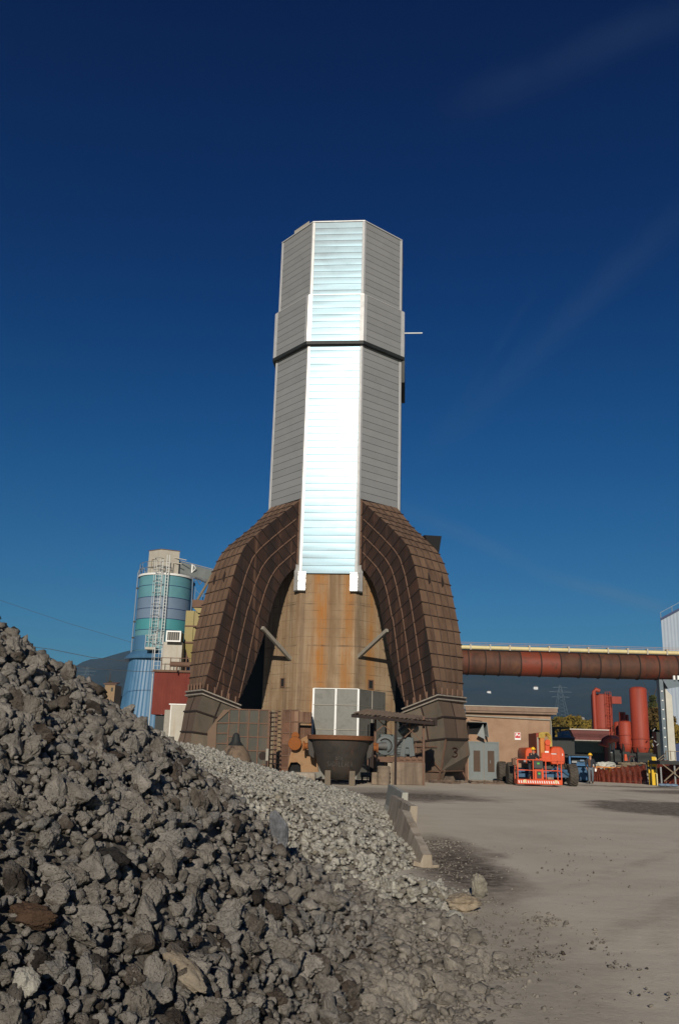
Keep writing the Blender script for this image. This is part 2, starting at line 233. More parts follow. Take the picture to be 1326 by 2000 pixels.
# ------------------------------------------------------------------ object helpers
WM = {}
def tag(o, label=None, cat=None, group=None, kind=None):
    if label: o['label'] = label
    if cat: o['category'] = cat
    if group: o['group'] = group
    if kind: o['kind'] = kind
    return o
def thing(name, label, cat, loc=(0, 0, 0), rz=0.0, group=None):
    o = bpy.data.objects.new(name, None); COL.objects.link(o); o.location = loc; o.rotation_euler = (0, 0, rz); o.empty_display_size = .3
    WM[o.name] = Matrix.Translation(Vector(loc)) @ Matrix.Rotation(rz, 4, 'Z'); return tag(o, label, cat, group)
class MB:
    def __init__(s, X=None): s.v = []; s.f = []; s.t = []; s.X = X
    def add(s, vs, fs, tone=0.0):
        n = len(s.v)
        for q in vs: q = Vector(q); s.v.append(s.X @ q if s.X else q)
        for f in fs: s.f.append(tuple(i+n for i in f)); s.t.append(tone)
        return s
    def box(s, a, b, tone=0.0):
        (x0, y0, z0), (x1, y1, z1) = a, b
        return s.add([(x0, y0, z0), (x1, y0, z0), (x1, y1, z0), (x0, y1, z0), (x0, y0, z1), (x1, y0, z1), (x1, y1, z1), (x0, y1, z1)],
                     [(0, 3, 2, 1), (4, 5, 6, 7), (0, 1, 5, 4), (1, 2, 6, 5), (2, 3, 7, 6), (3, 0, 4, 7)], tone)
    def bar(s, p, q, w, h=None, up=(0, 0, 1), tone=0.0):       # rectangular bar from p to q
        p, q = Vector(p), Vector(q); h = h or w; d = (q-p).normalized(); u = Vector(up)
        if abs(d.dot(u)) > .98: u = Vector((1, 0, 0))
        a = d.cross(u).normalized()*w/2; c = a.cross(d).normalized()*h/2
        vs = [p-a-c, p+a-c, p+a+c, p-a+c, q-a-c, q+a-c, q+a+c, q-a+c]
        return s.add(vs, [(0, 1, 2, 3)[::-1], (4, 5, 6, 7), (0, 1, 5, 4), (1, 2, 6, 5), (2, 3, 7, 6), (3, 0, 4, 7)], tone)
    def tube(s, pts, r, n=8, closed=False, tone=0.0):
        pts = [Vector(p) for p in pts]; m = len(pts); rs = r if isinstance(r, (list, tuple)) else [r]*m; vs = []; prev = None
        for i, p in enumerate(pts):
            d = (pts[min(i+1, m-1)]-pts[max(i-1, 0)]).normalized()
            if prev is None: a = d.orthogonal().normalized()
            else: a = (prev - d*prev.dot(d)); a = a.normalized() if a.length > 1e-5 else d.orthogonal().normalized()
            prev = a; b = d.cross(a)
            for k in range(n): t = 2*math.pi*k/n; vs.append(p+(a*math.cos(t)+b*math.sin(t))*rs[i])
        fs = [(i*n+k, i*n+(k+1) % n, (i+1)*n+(k+1) % n, (i+1)*n+k) for i in range(m-1) for k in range(n)]
        fs += [tuple(range(n))[::-1], tuple((m-1)*n+k for k in range(n))]
        return s.add(vs, fs, tone)
    def lathe(s, prof, c=(0, 0, 0), n=32, axis='Z', tone=0.0, cap=True):
        vs = []; c = Vector(c)
        for r, z in prof:
            for k in range(n):
                t = 2*math.pi*k/n; x, y = r*math.cos(t), r*math.sin(t)
                q = Vector((x, y, z)) if axis == 'Z' else (Vector((z, x, y)) if axis == 'X' else Vector((y, z, x)))
                vs.append(c+q)
        m = len(prof); fs = [(i*n+k, i*n+(k+1) % n, (i+1)*n+(k+1) % n, (i+1)*n+k) for i in range(m-1) for k in range(n)]
        if cap: fs += [tuple(range(n))[::-1], tuple((m-1)*n+k for k in range(n))]
        return s.add(vs, fs, tone)
    def prism(s, poly, d, tone=0.0):                        # 3-D polygon extruded by vector d
        poly = [Vector(p) for p in poly]; d = Vector(d); n = len(poly)
        return s.add(poly+[p+d for p in poly], [tuple(range(n))[::-1], tuple(range(n, 2*n))]+[(i, (i+1) % n, n+(i+1) % n, n+i) for i in range(n)], tone)
    def build(s, name, m, parent=None, smooth=False, bevel=0, loc=None):
        me = bpy.data.meshes.new(name); o = bpy.data.objects.new(name, me); COL.objects.link(o)
        if parent is not None: wm = WM[parent.name]; o.parent = parent; WM[o.name] = wm
        else:
            c = Vector(loc) if loc is not None else Vector((0, 0, 0)); wm = Matrix.Translation(c); o.location = c; WM[o.name] = wm
        iv = wm.inverted()
        me.from_pydata([iv @ q for q in s.v], [], s.f)
        bm = bmesh.new(); bm.from_mesh(me); bmesh.ops.recalc_face_normals(bm, faces=bm.faces); bm.to_mesh(me); bm.free()
        if any(s.t): a = me.attributes.new('tone', 'FLOAT', 'FACE'); a.data.foreach_set('value', s.t)
        if smooth:
            me.polygons.foreach_set('use_smooth', [True]*len(me.polygons))
            try: me.set_sharp_from_angle(angle=R(smooth if smooth is not True else 40))
            except Exception: pass
        me.materials.append(M[m] if isinstance(m, str) else m)
        if bevel:
            b = o.modifiers.new('bevel', 'BEVEL'); b.width = bevel; b.segments = 2; b.limit_method = 'ANGLE'
        return o
def pxbox(mb, x0, y0, x1, y1, Y, dep, z0=None, tone=0):     # upright box whose near face at distance Y covers that stretch of the view
    ym, xm = (y0+y1)/2, (x0+x1)/2
    a, b = W(x0, ym, Y).x, W(x1, ym, Y).x; top, bot = W(xm, y0, Y).z, W(xm, y1, Y).z
    if z0 is not None: bot = z0
    mb.box((a, Y, bot), (b, Y+dep, top), tone); return (a, b, bot, top)

M['rustbody'] = mat('tan_rust_casting', [(.20, .12, .06), (.28, .17, .09), (.24, .12, .05)], rough=.9, scale=1.6, bump=.3)
M['rustdirty'] = mat('tan_brown_skirt', [(.10, .07, .045), (.17, .12, .08), (.06, .042, .03)], rough=.95, scale=2.6, bump=.6, streak=[((.04, .03, .022), 3, .5, .65)])
M['ribmid'] = mat('mid_rust_rib', [(.045, .026, .018), (.075, .045, .030)], rough=.85, scale=3)
# ------------------------------------------------------------------ ground
def ground_mat():
    m = bpy.data.materials.new('dusty_yard'); m.use_nodes = True; t = m.node_tree; t.nodes.clear(); l = t.links.new
    b = N(t, 'ShaderNodeBsdfPrincipled'); o = N(t, 'ShaderNodeOutputMaterial'); l(b.outputs[0], o.inputs[0]); b.inputs['Roughness'].default_value = .95; b.inputs['Specular IOR Level'].default_value = .15
    tcn = N(t, 'ShaderNodeTexCoord'); P0 = tcn.outputs['Object']
    def noi(sc, det=6, ro=.6, src=P0, mapsc=None, loc=None):
        if mapsc or loc:
            mp = N(t, 'ShaderNodeMapping'); l(P0, mp.inputs[0]); mp.inputs['Scale'].default_value = mapsc or (1, 1, 1); mp.inputs['Location'].default_value = loc or (0, 0, 0); src = mp.outputs[0]
        n = N(t, 'ShaderNodeTexNoise'); n.inputs['Scale'].default_value = sc; n.inputs['Detail'].default_value = det; n.inputs['Roughness'].default_value = ro; l(src, n.inputs['Vector']); return n
    def mrange(s, a, b_, c=0, d=1):
        r = N(t, 'ShaderNodeMapRange'); r.inputs[1].default_value = a; r.inputs[2].default_value = b_; r.inputs[3].default_value = c; r.inputs[4].default_value = d; l(s, r.inputs[0]); return r.outputs[0]
    def mix(f, a, c):
        x = N(t, 'ShaderNodeMixRGB'); l(f, x.inputs[0]); l(a, x.inputs[1]) if not isinstance(a, tuple) else setattr(x.inputs[1], 'default_value', (*a, 1)); x.inputs[2].default_value = (*c, 1); return x.outputs[0]
    n1 = noi(.35, 8); c = mix(mrange(n1.outputs[0], .35, .65), (.49, .435, .345), (.57, .51, .41))
    # faint sweeping wheel tracks
    nw = noi(.9, 3, .5, mapsc=(1.0, .12, 1), loc=(3, 0, 0)); c = mix(mrange(nw.outputs[0], .56, .72, 0, .22), c, (.38, .33, .26))
    nw2 = noi(3.0, 4, .5, mapsc=(.25, 1.4, 1), loc=(7, 2, 0)); c = mix(mrange(nw2.outputs[0], .58, .74, 0, .2), c, (.39, .34, .265))
    n2 = noi(14, 6, .7); c = mix(mrange(n2.outputs[0], .55, .75, 0, .45), c, (.36, .31, .24))
    sp_ = noi(70, 4, .8); c = mix(mrange(sp_.outputs[0], .62, .72, 0, .55), c, (.22, .19, .15)); sp2 = noi(55, 3, .8, loc=(5, 9, 1)); c = mix(mrange(sp2.outputs[0], .64, .72, 0, .6), c, (.60, .56, .48))
    # wheel tracks swinging across the yard: pairs of narrow arcs about a common centre
    for tcx, tcy, rad, amt in ((18, 6, 13.2, .3), (18, 6, 14.9, .28), (22, 2, 20.5, .18), (22, 2, 22.2, .16), (-30, 40, 42.5, .25), (-30, 40, 44.3, .25), (14, -6, 11.5, .2)):
        mp = N(t, 'ShaderNodeMapping'); mp.inputs['Location'].default_value = (-tcx, -tcy, 0); l(P0, mp.inputs[0]); mp.inputs['Scale'].default_value = (1, 1, 0)
        ln = N(t, 'ShaderNodeVectorMath', operation='LENGTH'); l(mp.outputs[0], ln.inputs[0]); nn_ = noi(.25, 2, .5)
        ad = N(t, 'ShaderNodeMath', operation='MULTIPLY_ADD'); l(nn_.outputs[0], ad.inputs[0]); ad.inputs[1].default_value = 1.6; l(ln.outputs['Value'], ad.inputs[2])
        sb = N(t, 'ShaderNodeMath', operation='SUBTRACT'); l(ad.outputs[0], sb.inputs[0]); sb.inputs[1].default_value = rad+.8; ab = N(t, 'ShaderNodeMath', operation='ABSOLUTE'); l(sb.outputs[0], ab.inputs[0])
        k = mrange(ab.outputs[0], .10, .24, amt, 0); q = N(t, 'ShaderNodeMath', operation='MULTIPLY'); l(k, q.inputs[0]); l(mrange(noi(1.7, 5, .7).outputs[0], .38, .6, .1, 1), q.inputs[1]); c = mix(q.outputs[0], c, (.27, .23, .18))
    # damp and coal-dust stains, each with its own place and outline
    warp = noi(.7, 5, .65); wv = N(t, 'ShaderNodeVectorMath', operation='SUBTRACT'); l(warp.outputs['Color'], wv.inputs[0]); wv.inputs[1].default_value = (.5, .5, .5)
    ws = N(t, 'ShaderNodeVectorMath', operation='MULTIPLY'); l(wv.outputs[0], ws.inputs[0]); ws.inputs[1].default_value = (3.0, 5.0, 0)
    wa = N(t, 'ShaderNodeVectorMath', operation='ADD'); l(P0, wa.inputs[0]); l(ws.outputs[0], wa.inputs[1])
    fine = noi(5, 7, .7)
    def stain(cx, cy, rx, ry, amt, soft=.35, col=(.075, .055, .042), w=None):
        nonlocal c
        mp = N(t, 'ShaderNodeMapping'); mp.inputs['Location'].default_value = (-cx/rx, -cy/ry, 0); mp.inputs['Scale'].default_value = (1/rx, 1/ry, 0); l((w or wa).outputs[0], mp.inputs[0])
        ln = N(t, 'ShaderNodeVectorMath', operation='LENGTH'); l(mp.outputs[0], ln.inputs[0])
        k = mrange(ln.outputs['Value'], 1-soft, 1+soft, amt, 0)
        q = N(t, 'ShaderNodeMath', operation='MULTIPLY'); l(k, q.inputs[0]); l(mrange(fine.outputs[0], .32, .58, .45, 1), q.inputs[1]); c = mix(q.outputs[0], c, col)
    wb = N(t, 'ShaderNodeVectorMath', operation='MULTIPLY_ADD'); l(wv.outputs[0], wb.inputs[0]); wb.inputs[1].default_value = (.7, 1.4, 0); l(P0, wb.inputs[2])
    a = G(915, 1700); stain(a.x-.1, a.y, .72, 2.6, 1.0, .4, w=wb)
    a = G(870, 1655); stain(a.x, a.y, .6, 2.2, .85, .45, w=wb)
    a = G(972, 1672); stain(a.x, a.y, .22, .5, .6, .5, w=wb)
    a = G(800, 1556); stain(a.x, a.y, 3.2, 3.0, .9)
    a = G(700, 1545); stain(a.x, a.y, 5, 4, .5)
    a = G(1310, 1580); stain(a.x+.4, a.y, 3.4, 5.0, .9, .15)
    a = G(1325, 1548); stain(a.x+1.5, a.y, 4.5, 3, .8, .25)
    a = G(1260, 1537); stain(a.x, a.y, 5.5, 1.0, .8, .3)
    a = G(930, 1528); stain(a.x, a.y, 6, 1.5, .5)
    a = G(1000, 1960); stain(a.x, a.y, .5, 1.4, .35, .6, col=(.15, .135, .11), w=wb)
    a = G(990, 1830); stain(a.x, a.y, .5, 2.4, .35, .6, col=(.14, .125, .10), w=wb)
    # sky-line yard beyond the plant turns to dull grass
    l(c, b.inputs['Base Color'])
    nb = noi(24, 7, .7); nb2 = noi(2.2, 5, .6); ad = N(t, 'ShaderNodeMath', operation='MULTIPLY_ADD'); l(nb2.outputs[0], ad.inputs[0]); ad.inputs[1].default_value = 2.5; l(nb.outputs[0], ad.inputs[2])
    bp = N(t, 'ShaderNodeBump'); bp.inputs['Strength'].default_value = .4; bp.inputs['Distance'].default_value = .015; l(ad.outputs[0], bp.inputs['Height']); l(bp.outputs[0], b.inputs['Normal'])
    return m
xs = np.concatenate([[-6000, -2000, -600, -200, -60], np.linspace(-20, 30, 126), [60, 200, 600, 2000, 6000]])
ys = np.concatenate([[-200, -40, -8], np.linspace(0, 75, 188), [110, 300, 900, 2500, 7000]])
gx, gy = np.meshgrid(xs, ys)
gz = np.zeros_like(gx)
for i in range(len(ys)):
    for j in range(len(xs)):
        x, y = gx[i, j], gy[i, j]
        if -20 <= x <= 30 and 0 <= y <= 75: gz[i, j] = .03*noise.noise((x*.35, y*.2, 0))+.015*noise.noise((x*1.3, y*.9, 4))
nx, ny = len(xs), len(ys)
mb = MB(); mb.v = [Vector(p) for p in zip(gx.ravel().tolist(), gy.ravel().tolist(), gz.ravel().tolist())]
mb.f = [(i*nx+j, i*nx+j+1, (i+1)*nx+j+1, (i+1)*nx+j) for i in range(ny-1) for j in range(nx-1)]; mb.t = [0]*len(mb.f)
go = mb.build('ground', ground_mat(), smooth=True); tag(go, kind='structure')

# ------------------------------------------------------------------ slag heaps
APX, APY = -9.05, 8.42
PR = [0, 1.85, 3.71, 5.56, 7.41, 8.8, 9.6, 10.2, 10.8, 11.5, 37]; PZ = [6.85, 5.38, 4.06, 3.00, 1.85, .73, .26, .10, .0, -.16, -4]
QX = [-14, -6, -3.5, -1.1, .5, 1.35, 1.9, 9]; QZ = [2.6, 2.1, 1.55, .95, .56, .26, -.14, -2]
def fbm(x, y, s, seed): return sum(noise.noise((x*s*2**k+seed, y*s*2**k, seed*.7))/2**k for k in range(3))
def hz(x, y):
    r = math.hypot(x-APX, y-APY)+max(0, 10.5-y)*.11*max(0, min(1, x+1)); a = float(np.interp(r, PR, PZ)) + .10*fbm(x, y, .6, 3.1)*min(1, max(0, (11.5-r)/3))
    b = float(np.interp(x+.25*noise.noise((y*.35, 2.2, 0)), QX, QZ)) + .10*fbm(x, y, .6, 9.3)
    b -= max(0, (16.3-y))*.17 + max(0, (y-30))*.30
    if y > 34: b -= (y-34)*1
    # pale heap laps round the end of the barrier on its near side
    c = .30 - .40*math.hypot((x-1.05)/1.05, (y-12.4)/1.7)
    p = max(b, c); return (a, 0) if a > p-.05 else (p, 1)
def pale_zone(x, y):                     # how far a spot lies inside the pale heap
    a = math.hypot(x-APX, y-APY); return a
step = .16
hx = np.arange(-17, 4.2, step); hy = np.arange(1.0, 38, step)
H = np.zeros((len(hy), len(hx))); K = np.zeros_like(H)
for i, y in enumerate(hy):
    for j, x in enumerate(hx):
        h, k = hz(x, y); H[i, j] = h; K[i, j] = k
vs = []; idx = -np.ones_like(H, int); fs = []; kk = []
for i in range(len(hy)):
    for j in range(len(hx)): idx[i, j] = len(vs); vs.append(Vector((hx[j], hy[i], max(H[i, j], -.12)-.09+.05*noise.noise((hx[j]*4, hy[i]*4, 1)))))
for i in range(len(hy)-1):
    for j in range(len(hx)-1):
        if max(H[i, j], H[i+1, j], H[i, j+1], H[i+1, j+1]) > -.1:
            fs.append((idx[i, j], idx[i, j+1], idx[i+1, j+1], idx[i+1, j])); kk.append(K[i, j])
def rock_mat(name, cols, rim, bump=1.0, emis=None):
    m = bpy.data.materials.new(name); m.use_nodes = True; t = m.node_tree; t.nodes.clear(); l = t.links.new
    b = N(t, 'ShaderNodeBsdfPrincipled'); o = N(t, 'ShaderNodeOutputMaterial'); l(b.outputs[0], o.inputs[0]); b.inputs['Roughness'].default_value = .92; b.inputs['Specular IOR Level'].default_value = .2
    tcn = N(t, 'ShaderNodeTexCoord'); geo = N(t, 'ShaderNodeNewGeometry'); oi = N(t, 'ShaderNodeObjectInfo'); at = N(t, 'ShaderNodeAttribute', attribute_name='tone')
    sm = N(t, 'ShaderNodeMath', operation='ADD'); l(oi.outputs['Random'], sm.inputs[0]); l(at.outputs['Fac'], sm.inputs[1]); fr = N(t, 'ShaderNodeMath', operation='FRACT'); l(sm.outputs[0], fr.inputs[0])
    cr = N(t, 'ShaderNodeValToRGB'); l(fr.outputs[0], cr.inputs[0]); e = cr.color_ramp.elements
    pos = [0, .10, .22, .45, .7, 1.0][:len(cols)]; e[0].position = 0; e[0].color = (*cols[0], 1); e[1].position = pos[-1]; e[1].color = (*cols[-1], 1)
    for p_, c_ in list(zip(pos, cols))[1:-1]: q = e.new(p_); q.color = (*c_, 1)
    n = N(t, 'ShaderNodeTexNoise'); n.inputs['Scale'].default_value = 9; n.inputs['Detail'].default_value = 9; n.inputs['Roughness'].default_value = .72; l(geo.outputs['Position'], n.inputs['Vector'])
    mr = N(t, 'ShaderNodeMapRange'); mr.inputs[1].default_value = .3; mr.inputs[2].default_value = .7; mr.inputs[3].default_value = .5; mr.inputs[4].default_value = 1.4; l(n.outputs[0], mr.inputs[0])
    sc = N(t, 'ShaderNodeVectorMath', operation='SCALE'); l(cr.outputs[0], sc.inputs[0]); l(mr.outputs[0], sc.inputs['Scale'])
    # pale dust settled in patches
    n3 = N(t, 'ShaderNodeTexNoise'); n3.inputs['Scale'].default_value = 5; n3.inputs['Detail'].default_value = 5; l(geo.outputs['Position'], n3.inputs['Vector'])
    m3 = N(t, 'ShaderNodeMapRange'); m3.inputs[1].default_value = .5; m3.inputs[2].default_value = .72; m3.inputs[4].default_value = .5; l(n3.outputs[0], m3.inputs[0])
    mi = N(t, 'ShaderNodeMixRGB'); l(m3.outputs[0], mi.inputs[0]); l(sc.outputs[0], mi.inputs[1]); mi.inputs[2].default_value = (*rim, 1); l(mi.outputs[0], b.inputs['Base Color'])
    vo = N(t, 'ShaderNodeTexVoronoi'); vo.inputs['Scale'].default_value = 55; l(geo.outputs['Position'], vo.inputs['Vector']); vr = N(t, 'ShaderNodeMapRange'); vr.inputs[1].default_value = .0; vr.inputs[2].default_value = .35; l(vo.outputs['Distance'], vr.inputs[0])
    n2 = N(t, 'ShaderNodeTexNoise'); n2.inputs['Scale'].default_value = 30; n2.inputs['Detail'].default_value = 8; n2.inputs['Roughness'].default_value = .75; l(geo.outputs['Position'], n2.inputs['Vector'])
    ad = N(t, 'ShaderNodeMath', operation='MULTIPLY_ADD'); l(vr.outputs[0], ad.inputs[0]); ad.inputs[1].default_value = .35; l(n2.outputs[0], ad.inputs[2])
    bp = N(t, 'ShaderNodeBump'); bp.inputs['Strength'].default_value = bump; bp.inputs['Distance'].default_value = .02; l(ad.outputs[0], bp.inputs['Height']); l(bp.outputs[0], b.inputs['Normal'])
    return m
M['slag'] = rock_mat('dark_slag', [(.032, .026, .022), (.075, .058, .045), (.17, .152, .128), (.215, .195, .168), (.26, .238, .208), (.195, .186, .172)], (.31, .285, .25), bump=1.4)
M['slagpale'] = rock_mat('pale_slag', [(.20, .18, .14), (.26, .24, .20), (.285, .27, .23), (.32, .305, .265), (.36, .345, .30), (.28, .275, .24)], (.36, .34, .29), bump=.9)
M['slagdusty'] = rock_mat('dust_covered_slag', [(.10, .088, .075), (.16, .145, .122), (.19, .17, .145), (.21, .19, .16), (.235, .212, .18), (.19, .172, .148)], (.26, .235, .20), bump=1.0)
M['heapbase'] = mat('heap_fines', [(.06, .05, .042), (.10, .088, .072), (.13, .115, .095)], rough=.98, scale=6, bump=1.0, bscale=30)
M['palebase'] = mat('pale_fines', [(.16, .14, .11), (.24, .215, .175)], rough=.98, scale=6, bump=1.0, bscale=30)
for want, nm, mm_ in ((0, 'slag_heap', 'heapbase'), (1, 'pale_slag_heap', 'palebase')):
    mb = MB(); used = {}
    for f, k in zip(fs, kk):
        if int(k) != want: continue
        g = []
        for q in f:
            if q not in used: used[q] = len(mb.v); mb.v.append(vs[q])
            g.append(used[q])
        mb.f.append(tuple(g)); mb.t.append(0)
    o = mb.build(nm, mm_, smooth=True); tag(o, kind='structure')

def ico(sub):
    bm = bmesh.new(); bmesh.ops.create_icosphere(bm, subdivisions=sub, radius=1); v = np.array([p.co for p in bm.verts]); f = np.array([[a.index for a in q.verts] for q in bm.faces]); bm.free(); return v, f
def rock_shape(v, seed, lump=.16, dmin=.60):
    if seed in (101, 319, 511, 737): lump *= .5; dmin = .50
    r_ = np.random.default_rng(seed); npl = 14
    n_ = r_.normal(size=(npl, 3)); n_ /= np.linalg.norm(n_, axis=1)[:, None]; d_ = r_.uniform(dmin, 1.0, npl)
    dots = v @ n_.T; t_ = np.where(dots > .05, d_[None]/np.maximum(dots, .05), 9); rad = np.minimum(t_.min(1), 1.15)
    o = Vector(r_.uniform(-50, 50, 3))
    res = []
    for p, q in zip(v, rad):
        P_ = Vector(p); a = noise.noise(P_*1.6+o)*lump*1.6 + noise.noise(P_*3.7+o)*lump + noise.noise(P_*8+o)*lump*.55 + noise.noise(P_*17+o)*lump*.28
        res.append(q*(1+a))
    sc = np.array([1, r_.uniform(.65, .95), r_.uniform(.55, .85)]); return v*np.array(res)[:, None]*sc
def rock_set(sub, seeds, lump=.16): v, f = ico(sub); return [(rock_shape(v, s_, lump), f) for s_ in seeds]
SEEDS = [101, 205, 319, 402, 511, 623, 737, 841, 955, 1063]
R5 = rock_set(5, SEEDS, .2); R3 = rock_set(3, SEEDS, .23); R2 = rock_set(2, SEEDS, .22); R1 = rock_set(1, SEEDS, .12)
def rotm(n):
    q = nrg.normal(size=(n, 4)); q /= np.linalg.norm(q, axis=1)[:, None]; w, x, y, z = q.T
    return np.stack([1-2*(y*y+z*z), 2*(x*y-z*w), 2*(x*z+y*w), 2*(x*y+z*w), 1-2*(x*x+z*z), 2*(y*z-x*w), 2*(x*z-y*w), 2*(y*z+x*w), 1-2*(x*x+y*y)], 1).reshape(n, 3, 3)
def join_rocks(name, items, m):          # items: (pos, size, level)
    V, F, T = [], [], []; off = 0
    for lev, RS in ((3, R3), (2, R2), (1, R1)):
        it = [i for i in items if i[2] == lev]
        if not it: continue
        rm = rotm(len(it)); which = nrg.integers(0, len(RS), len(it)); pos = np.array([i[0] for i in it]); sz = np.array([i[1] for i in it]); sq = nrg.uniform(.75, 1.0, len(it)); tn = nrg.random(len(it))
        for w_ in range(len(RS)):
            s_ = np.nonzero(which == w_)[0]
            if len(s_) == 0: continue
            v, f = RS[w_]
            vv = np.einsum('nij,vj->nvi', rm[s_], v)*sz[s_, None, None]; vv[:, :, 2] *= sq[s_, None]; vv += pos[s_, None, :]
            V.append(vv.reshape(-1, 3)); F.append((f[None]+(np.arange(len(s_))*len(v))[:, None, None]+off).reshape(-1, 3)); T.append(np.repeat(tn[s_], len(f))); off += len(s_)*len(v)
    V = np.concatenate(V).astype(np.float32); F = np.concatenate(F).astype(np.int32); T = np.concatenate(T).astype(np.float32)
    me = bpy.data.meshes.new(name); me.vertices.add(len(V)); me.vertices.foreach_set('co', V.ravel()); me.loops.add(F.size); me.loops.foreach_set('vertex_index', F.ravel())
    me.polygons.add(len(F)); me.polygons.foreach_set('loop_start', np.arange(0, F.size, 3, dtype=np.int32)); me.polygons.foreach_set('use_smooth', np.ones(len(F), bool))
    me.update(calc_edges=True); a = me.attributes.new('tone', 'FLOAT', 'FACE'); a.data.foreach_set('value', T)
    o = bpy.data.objects.new(name, me); COL.objects.link(o); me.materials.append(M[m]); return o
def vis(x, y, z):
    v = Vector((x, y, z))-CAMP; zc = v.dot(_F)
    if zc < .5: return None
    px, py = 663+FPX*v.dot(_R)/zc, 1000-FPX*v.dot(_U)/zc
    return (px, py, v.length)
def scatter(n, xr, yr, smin, smax, power, kind, marg=160):
    out = []
    for _ in range(n):
        x = rng.uniform(*xr); y = yr[0]+(yr[1]-yr[0])*rng.random()**1.25
        h, k = hz(x, y)
        dd = math.hypot(x-APX, y-APY)
        if h < -.03: continue
        if k != kind and not (rng.random() < .10): continue
        p = vis(x, y, h)
        if p is None or not (-marg < p[0] < 1326+marg and 1100 < p[1] < 2000+marg*1.6): continue
        s_ = smin*(1-rng.random()*(1-(smin/smax)**power))**(-1/power); s_ = min(s_, smax)
        toe = min(1, .25+max(0, h)/.35)
        out.append([np.array((x, y, h-.05+s_*rng.uniform(-.2, .6)*(1 if kind == 0 else .6))), s_, s_/p[2]*FPX, toe, h])
    return out
dark = scatter(26000, (-10, 2.9), (2.0, 19), .038, .125, 2.1, 0) + scatter(70000, (-10, 3.0), (2.0, 19), .016, .05, 1.6, 0)
pale = scatter(9000, (-7, 3.0), (9.5, 36), .05, .115, 2.4, 1) + scatter(26000, (-7, 3.2), (9.5, 36), .03, .07, 1.6, 1)
def lay(items, nm, stuffname, m, label, cat, group, n_ind, stufflabel):
    items.sort(key=lambda i: -i[2]); ind = items[:n_ind]; rest = items[n_ind:]
    meshes = []
    for i, (v, f) in enumerate(R5):
        me = bpy.data.meshes.new(nm); me.from_pydata(v.tolist(), [], f.tolist()); me.polygons.foreach_set('use_smooth', [True]*len(f)); me.materials.append(M[m]); meshes.append(me)
    for p, s_, a, toe, h in ind:
        o = bpy.data.objects.new(nm, rng.choice(meshes)); COL.objects.link(o); o.location = p; o.scale = (s_, s_, s_*rng.uniform(.8, 1)); o.rotation_euler = (rng.uniform(0, 6.3), rng.uniform(0, 6.3), rng.uniform(0, 6.3)); tag(o, label, cat, group)
    it = [(p, s_, 3 if a > 13 else (2 if a > 5 else 1)) for p, s_, a, toe, h in rest]
    o = join_rocks(stuffname, it, m); tag(o, stufflabel, 'rubble', kind='stuff'); print(nm, len(ind), len(rest), sum(1 for q in it if q[2] == 3))
nearend = [i for i in dark if i[0][0] > .2 and i[4] < .22 and i[0][1] < 12.5]; ids = {id(i) for i in nearend}; dark = [i for i in dark if id(i) not in ids]
lay(dark, 'slag_rock', 'slag_rubble', 'slag', 'rough dark grey slag lump lying loose on the big near heap', 'rock', 'large lumps on the dark slag heap', 260, 'dark grey crushed slag covering the near heap')
lay(nearend, 'dusty_rock', 'dusty_rubble', 'slagdusty', 'dust covered slag lump at the foot of the near heap beside the road', 'rock', 'dusty lumps at the foot of the heap', 40, 'dust covered slag crumbs at the foot of the heap')
lay(pale, 'pale_rock', 'pale_rubble', 'slagpale', 'pale grey slag lump lying on the light heap against the barriers', 'rock', 'larger lumps on the pale slag heap', 60, 'pale grey crushed slag covering the light heap')
# crumbs strewn over the road
cr = []
for _ in range(2600):
    y = rng.uniform(4.8, 19); x = .75 + .08*(y-6) + abs(rng.gauss(0, .55)) + (rng.random() < .12)*rng.uniform(0, 5)
    cr.append((np.array((x, y, .008)), .008+.025*rng.random()**4, 1))
for cxp, cyp, n_, sp in ((860, 1650, 160, .30), (900, 1755, 120, .22), (1070, 1800, 50, .15), (950, 1900, 80, .2), (930, 1960, 80, .2)):
    a = G(cxp, cyp)
    for _ in range(n_): cr.append((np.array((a.x+rng.gauss(0, sp), a.y+rng.gauss(0, sp*2), .01)), .012+.035*rng.random()**2, 2))
clods = []
for cxp, cyp, n_, sp in ((1050, 1862, 50, .09), (1215, 1888, 22, .06), (1085, 1772, 16, .10), (1090, 1700, 14, .16), (1130, 1640, 10, .2), (1150, 1852, 18, .10), (990, 1880, 30, .14), (1010, 1830, 26, .14), (1180, 1640, 8, .2), (1270, 1940, 10, .08)):
    a = G(cxp, cyp)
    for _ in range(n_): clods.append((np.array((a.x+rng.gauss(0, sp*1.6), a.y+rng.gauss(0, sp*1.5), .006)), .007+.02*rng.random()**2, 2))
o = join_rocks('road_clods', clods, 'slag'); tag(o, 'dark brown clods dropped in small patches on the road', 'rubble', kind='stuff')
o = join_rocks('road_crumbs', cr, 'slagdusty'); tag(o, 'small grey crumbs strewn over the dusty road', 'rubble', kind='stuff')
def one_rock(p, s_, seed, m, nm, label, sq=(1, 1, 1), rot=(0, 0, 0)):
    v, f = ico(5); v = rock_shape(v, seed, .13, .78); me = bpy.data.meshes.new(nm); me.from_pydata(v.tolist(), [], f.tolist()); me.polygons.foreach_set('use_smooth', [True]*len(f)); me.materials.append(M[m])
    o = bpy.data.objects.new(nm, me); COL.objects.link(o); o.location = p; o.scale = (s_*sq[0], s_*sq[1], s_*sq[2]); o.rotation_euler = rot; tag(o, label, 'rock')
M['tanrock'] = rock_mat('tan_boulder', [(.20, .165, .12), (.25, .21, .155), (.27, .23, .17), (.25, .20, .14), (.28, .23, .17), (.24, .2, .15)], (.34, .30, .24), bump=.7)
a = G(903, 1778); one_rock((a.x, a.y, .10), .20, 79, 'tanrock', 'boulder', 'tan and cream boulder with dark patch at the tip of the pale heap', (1, .9, .75))
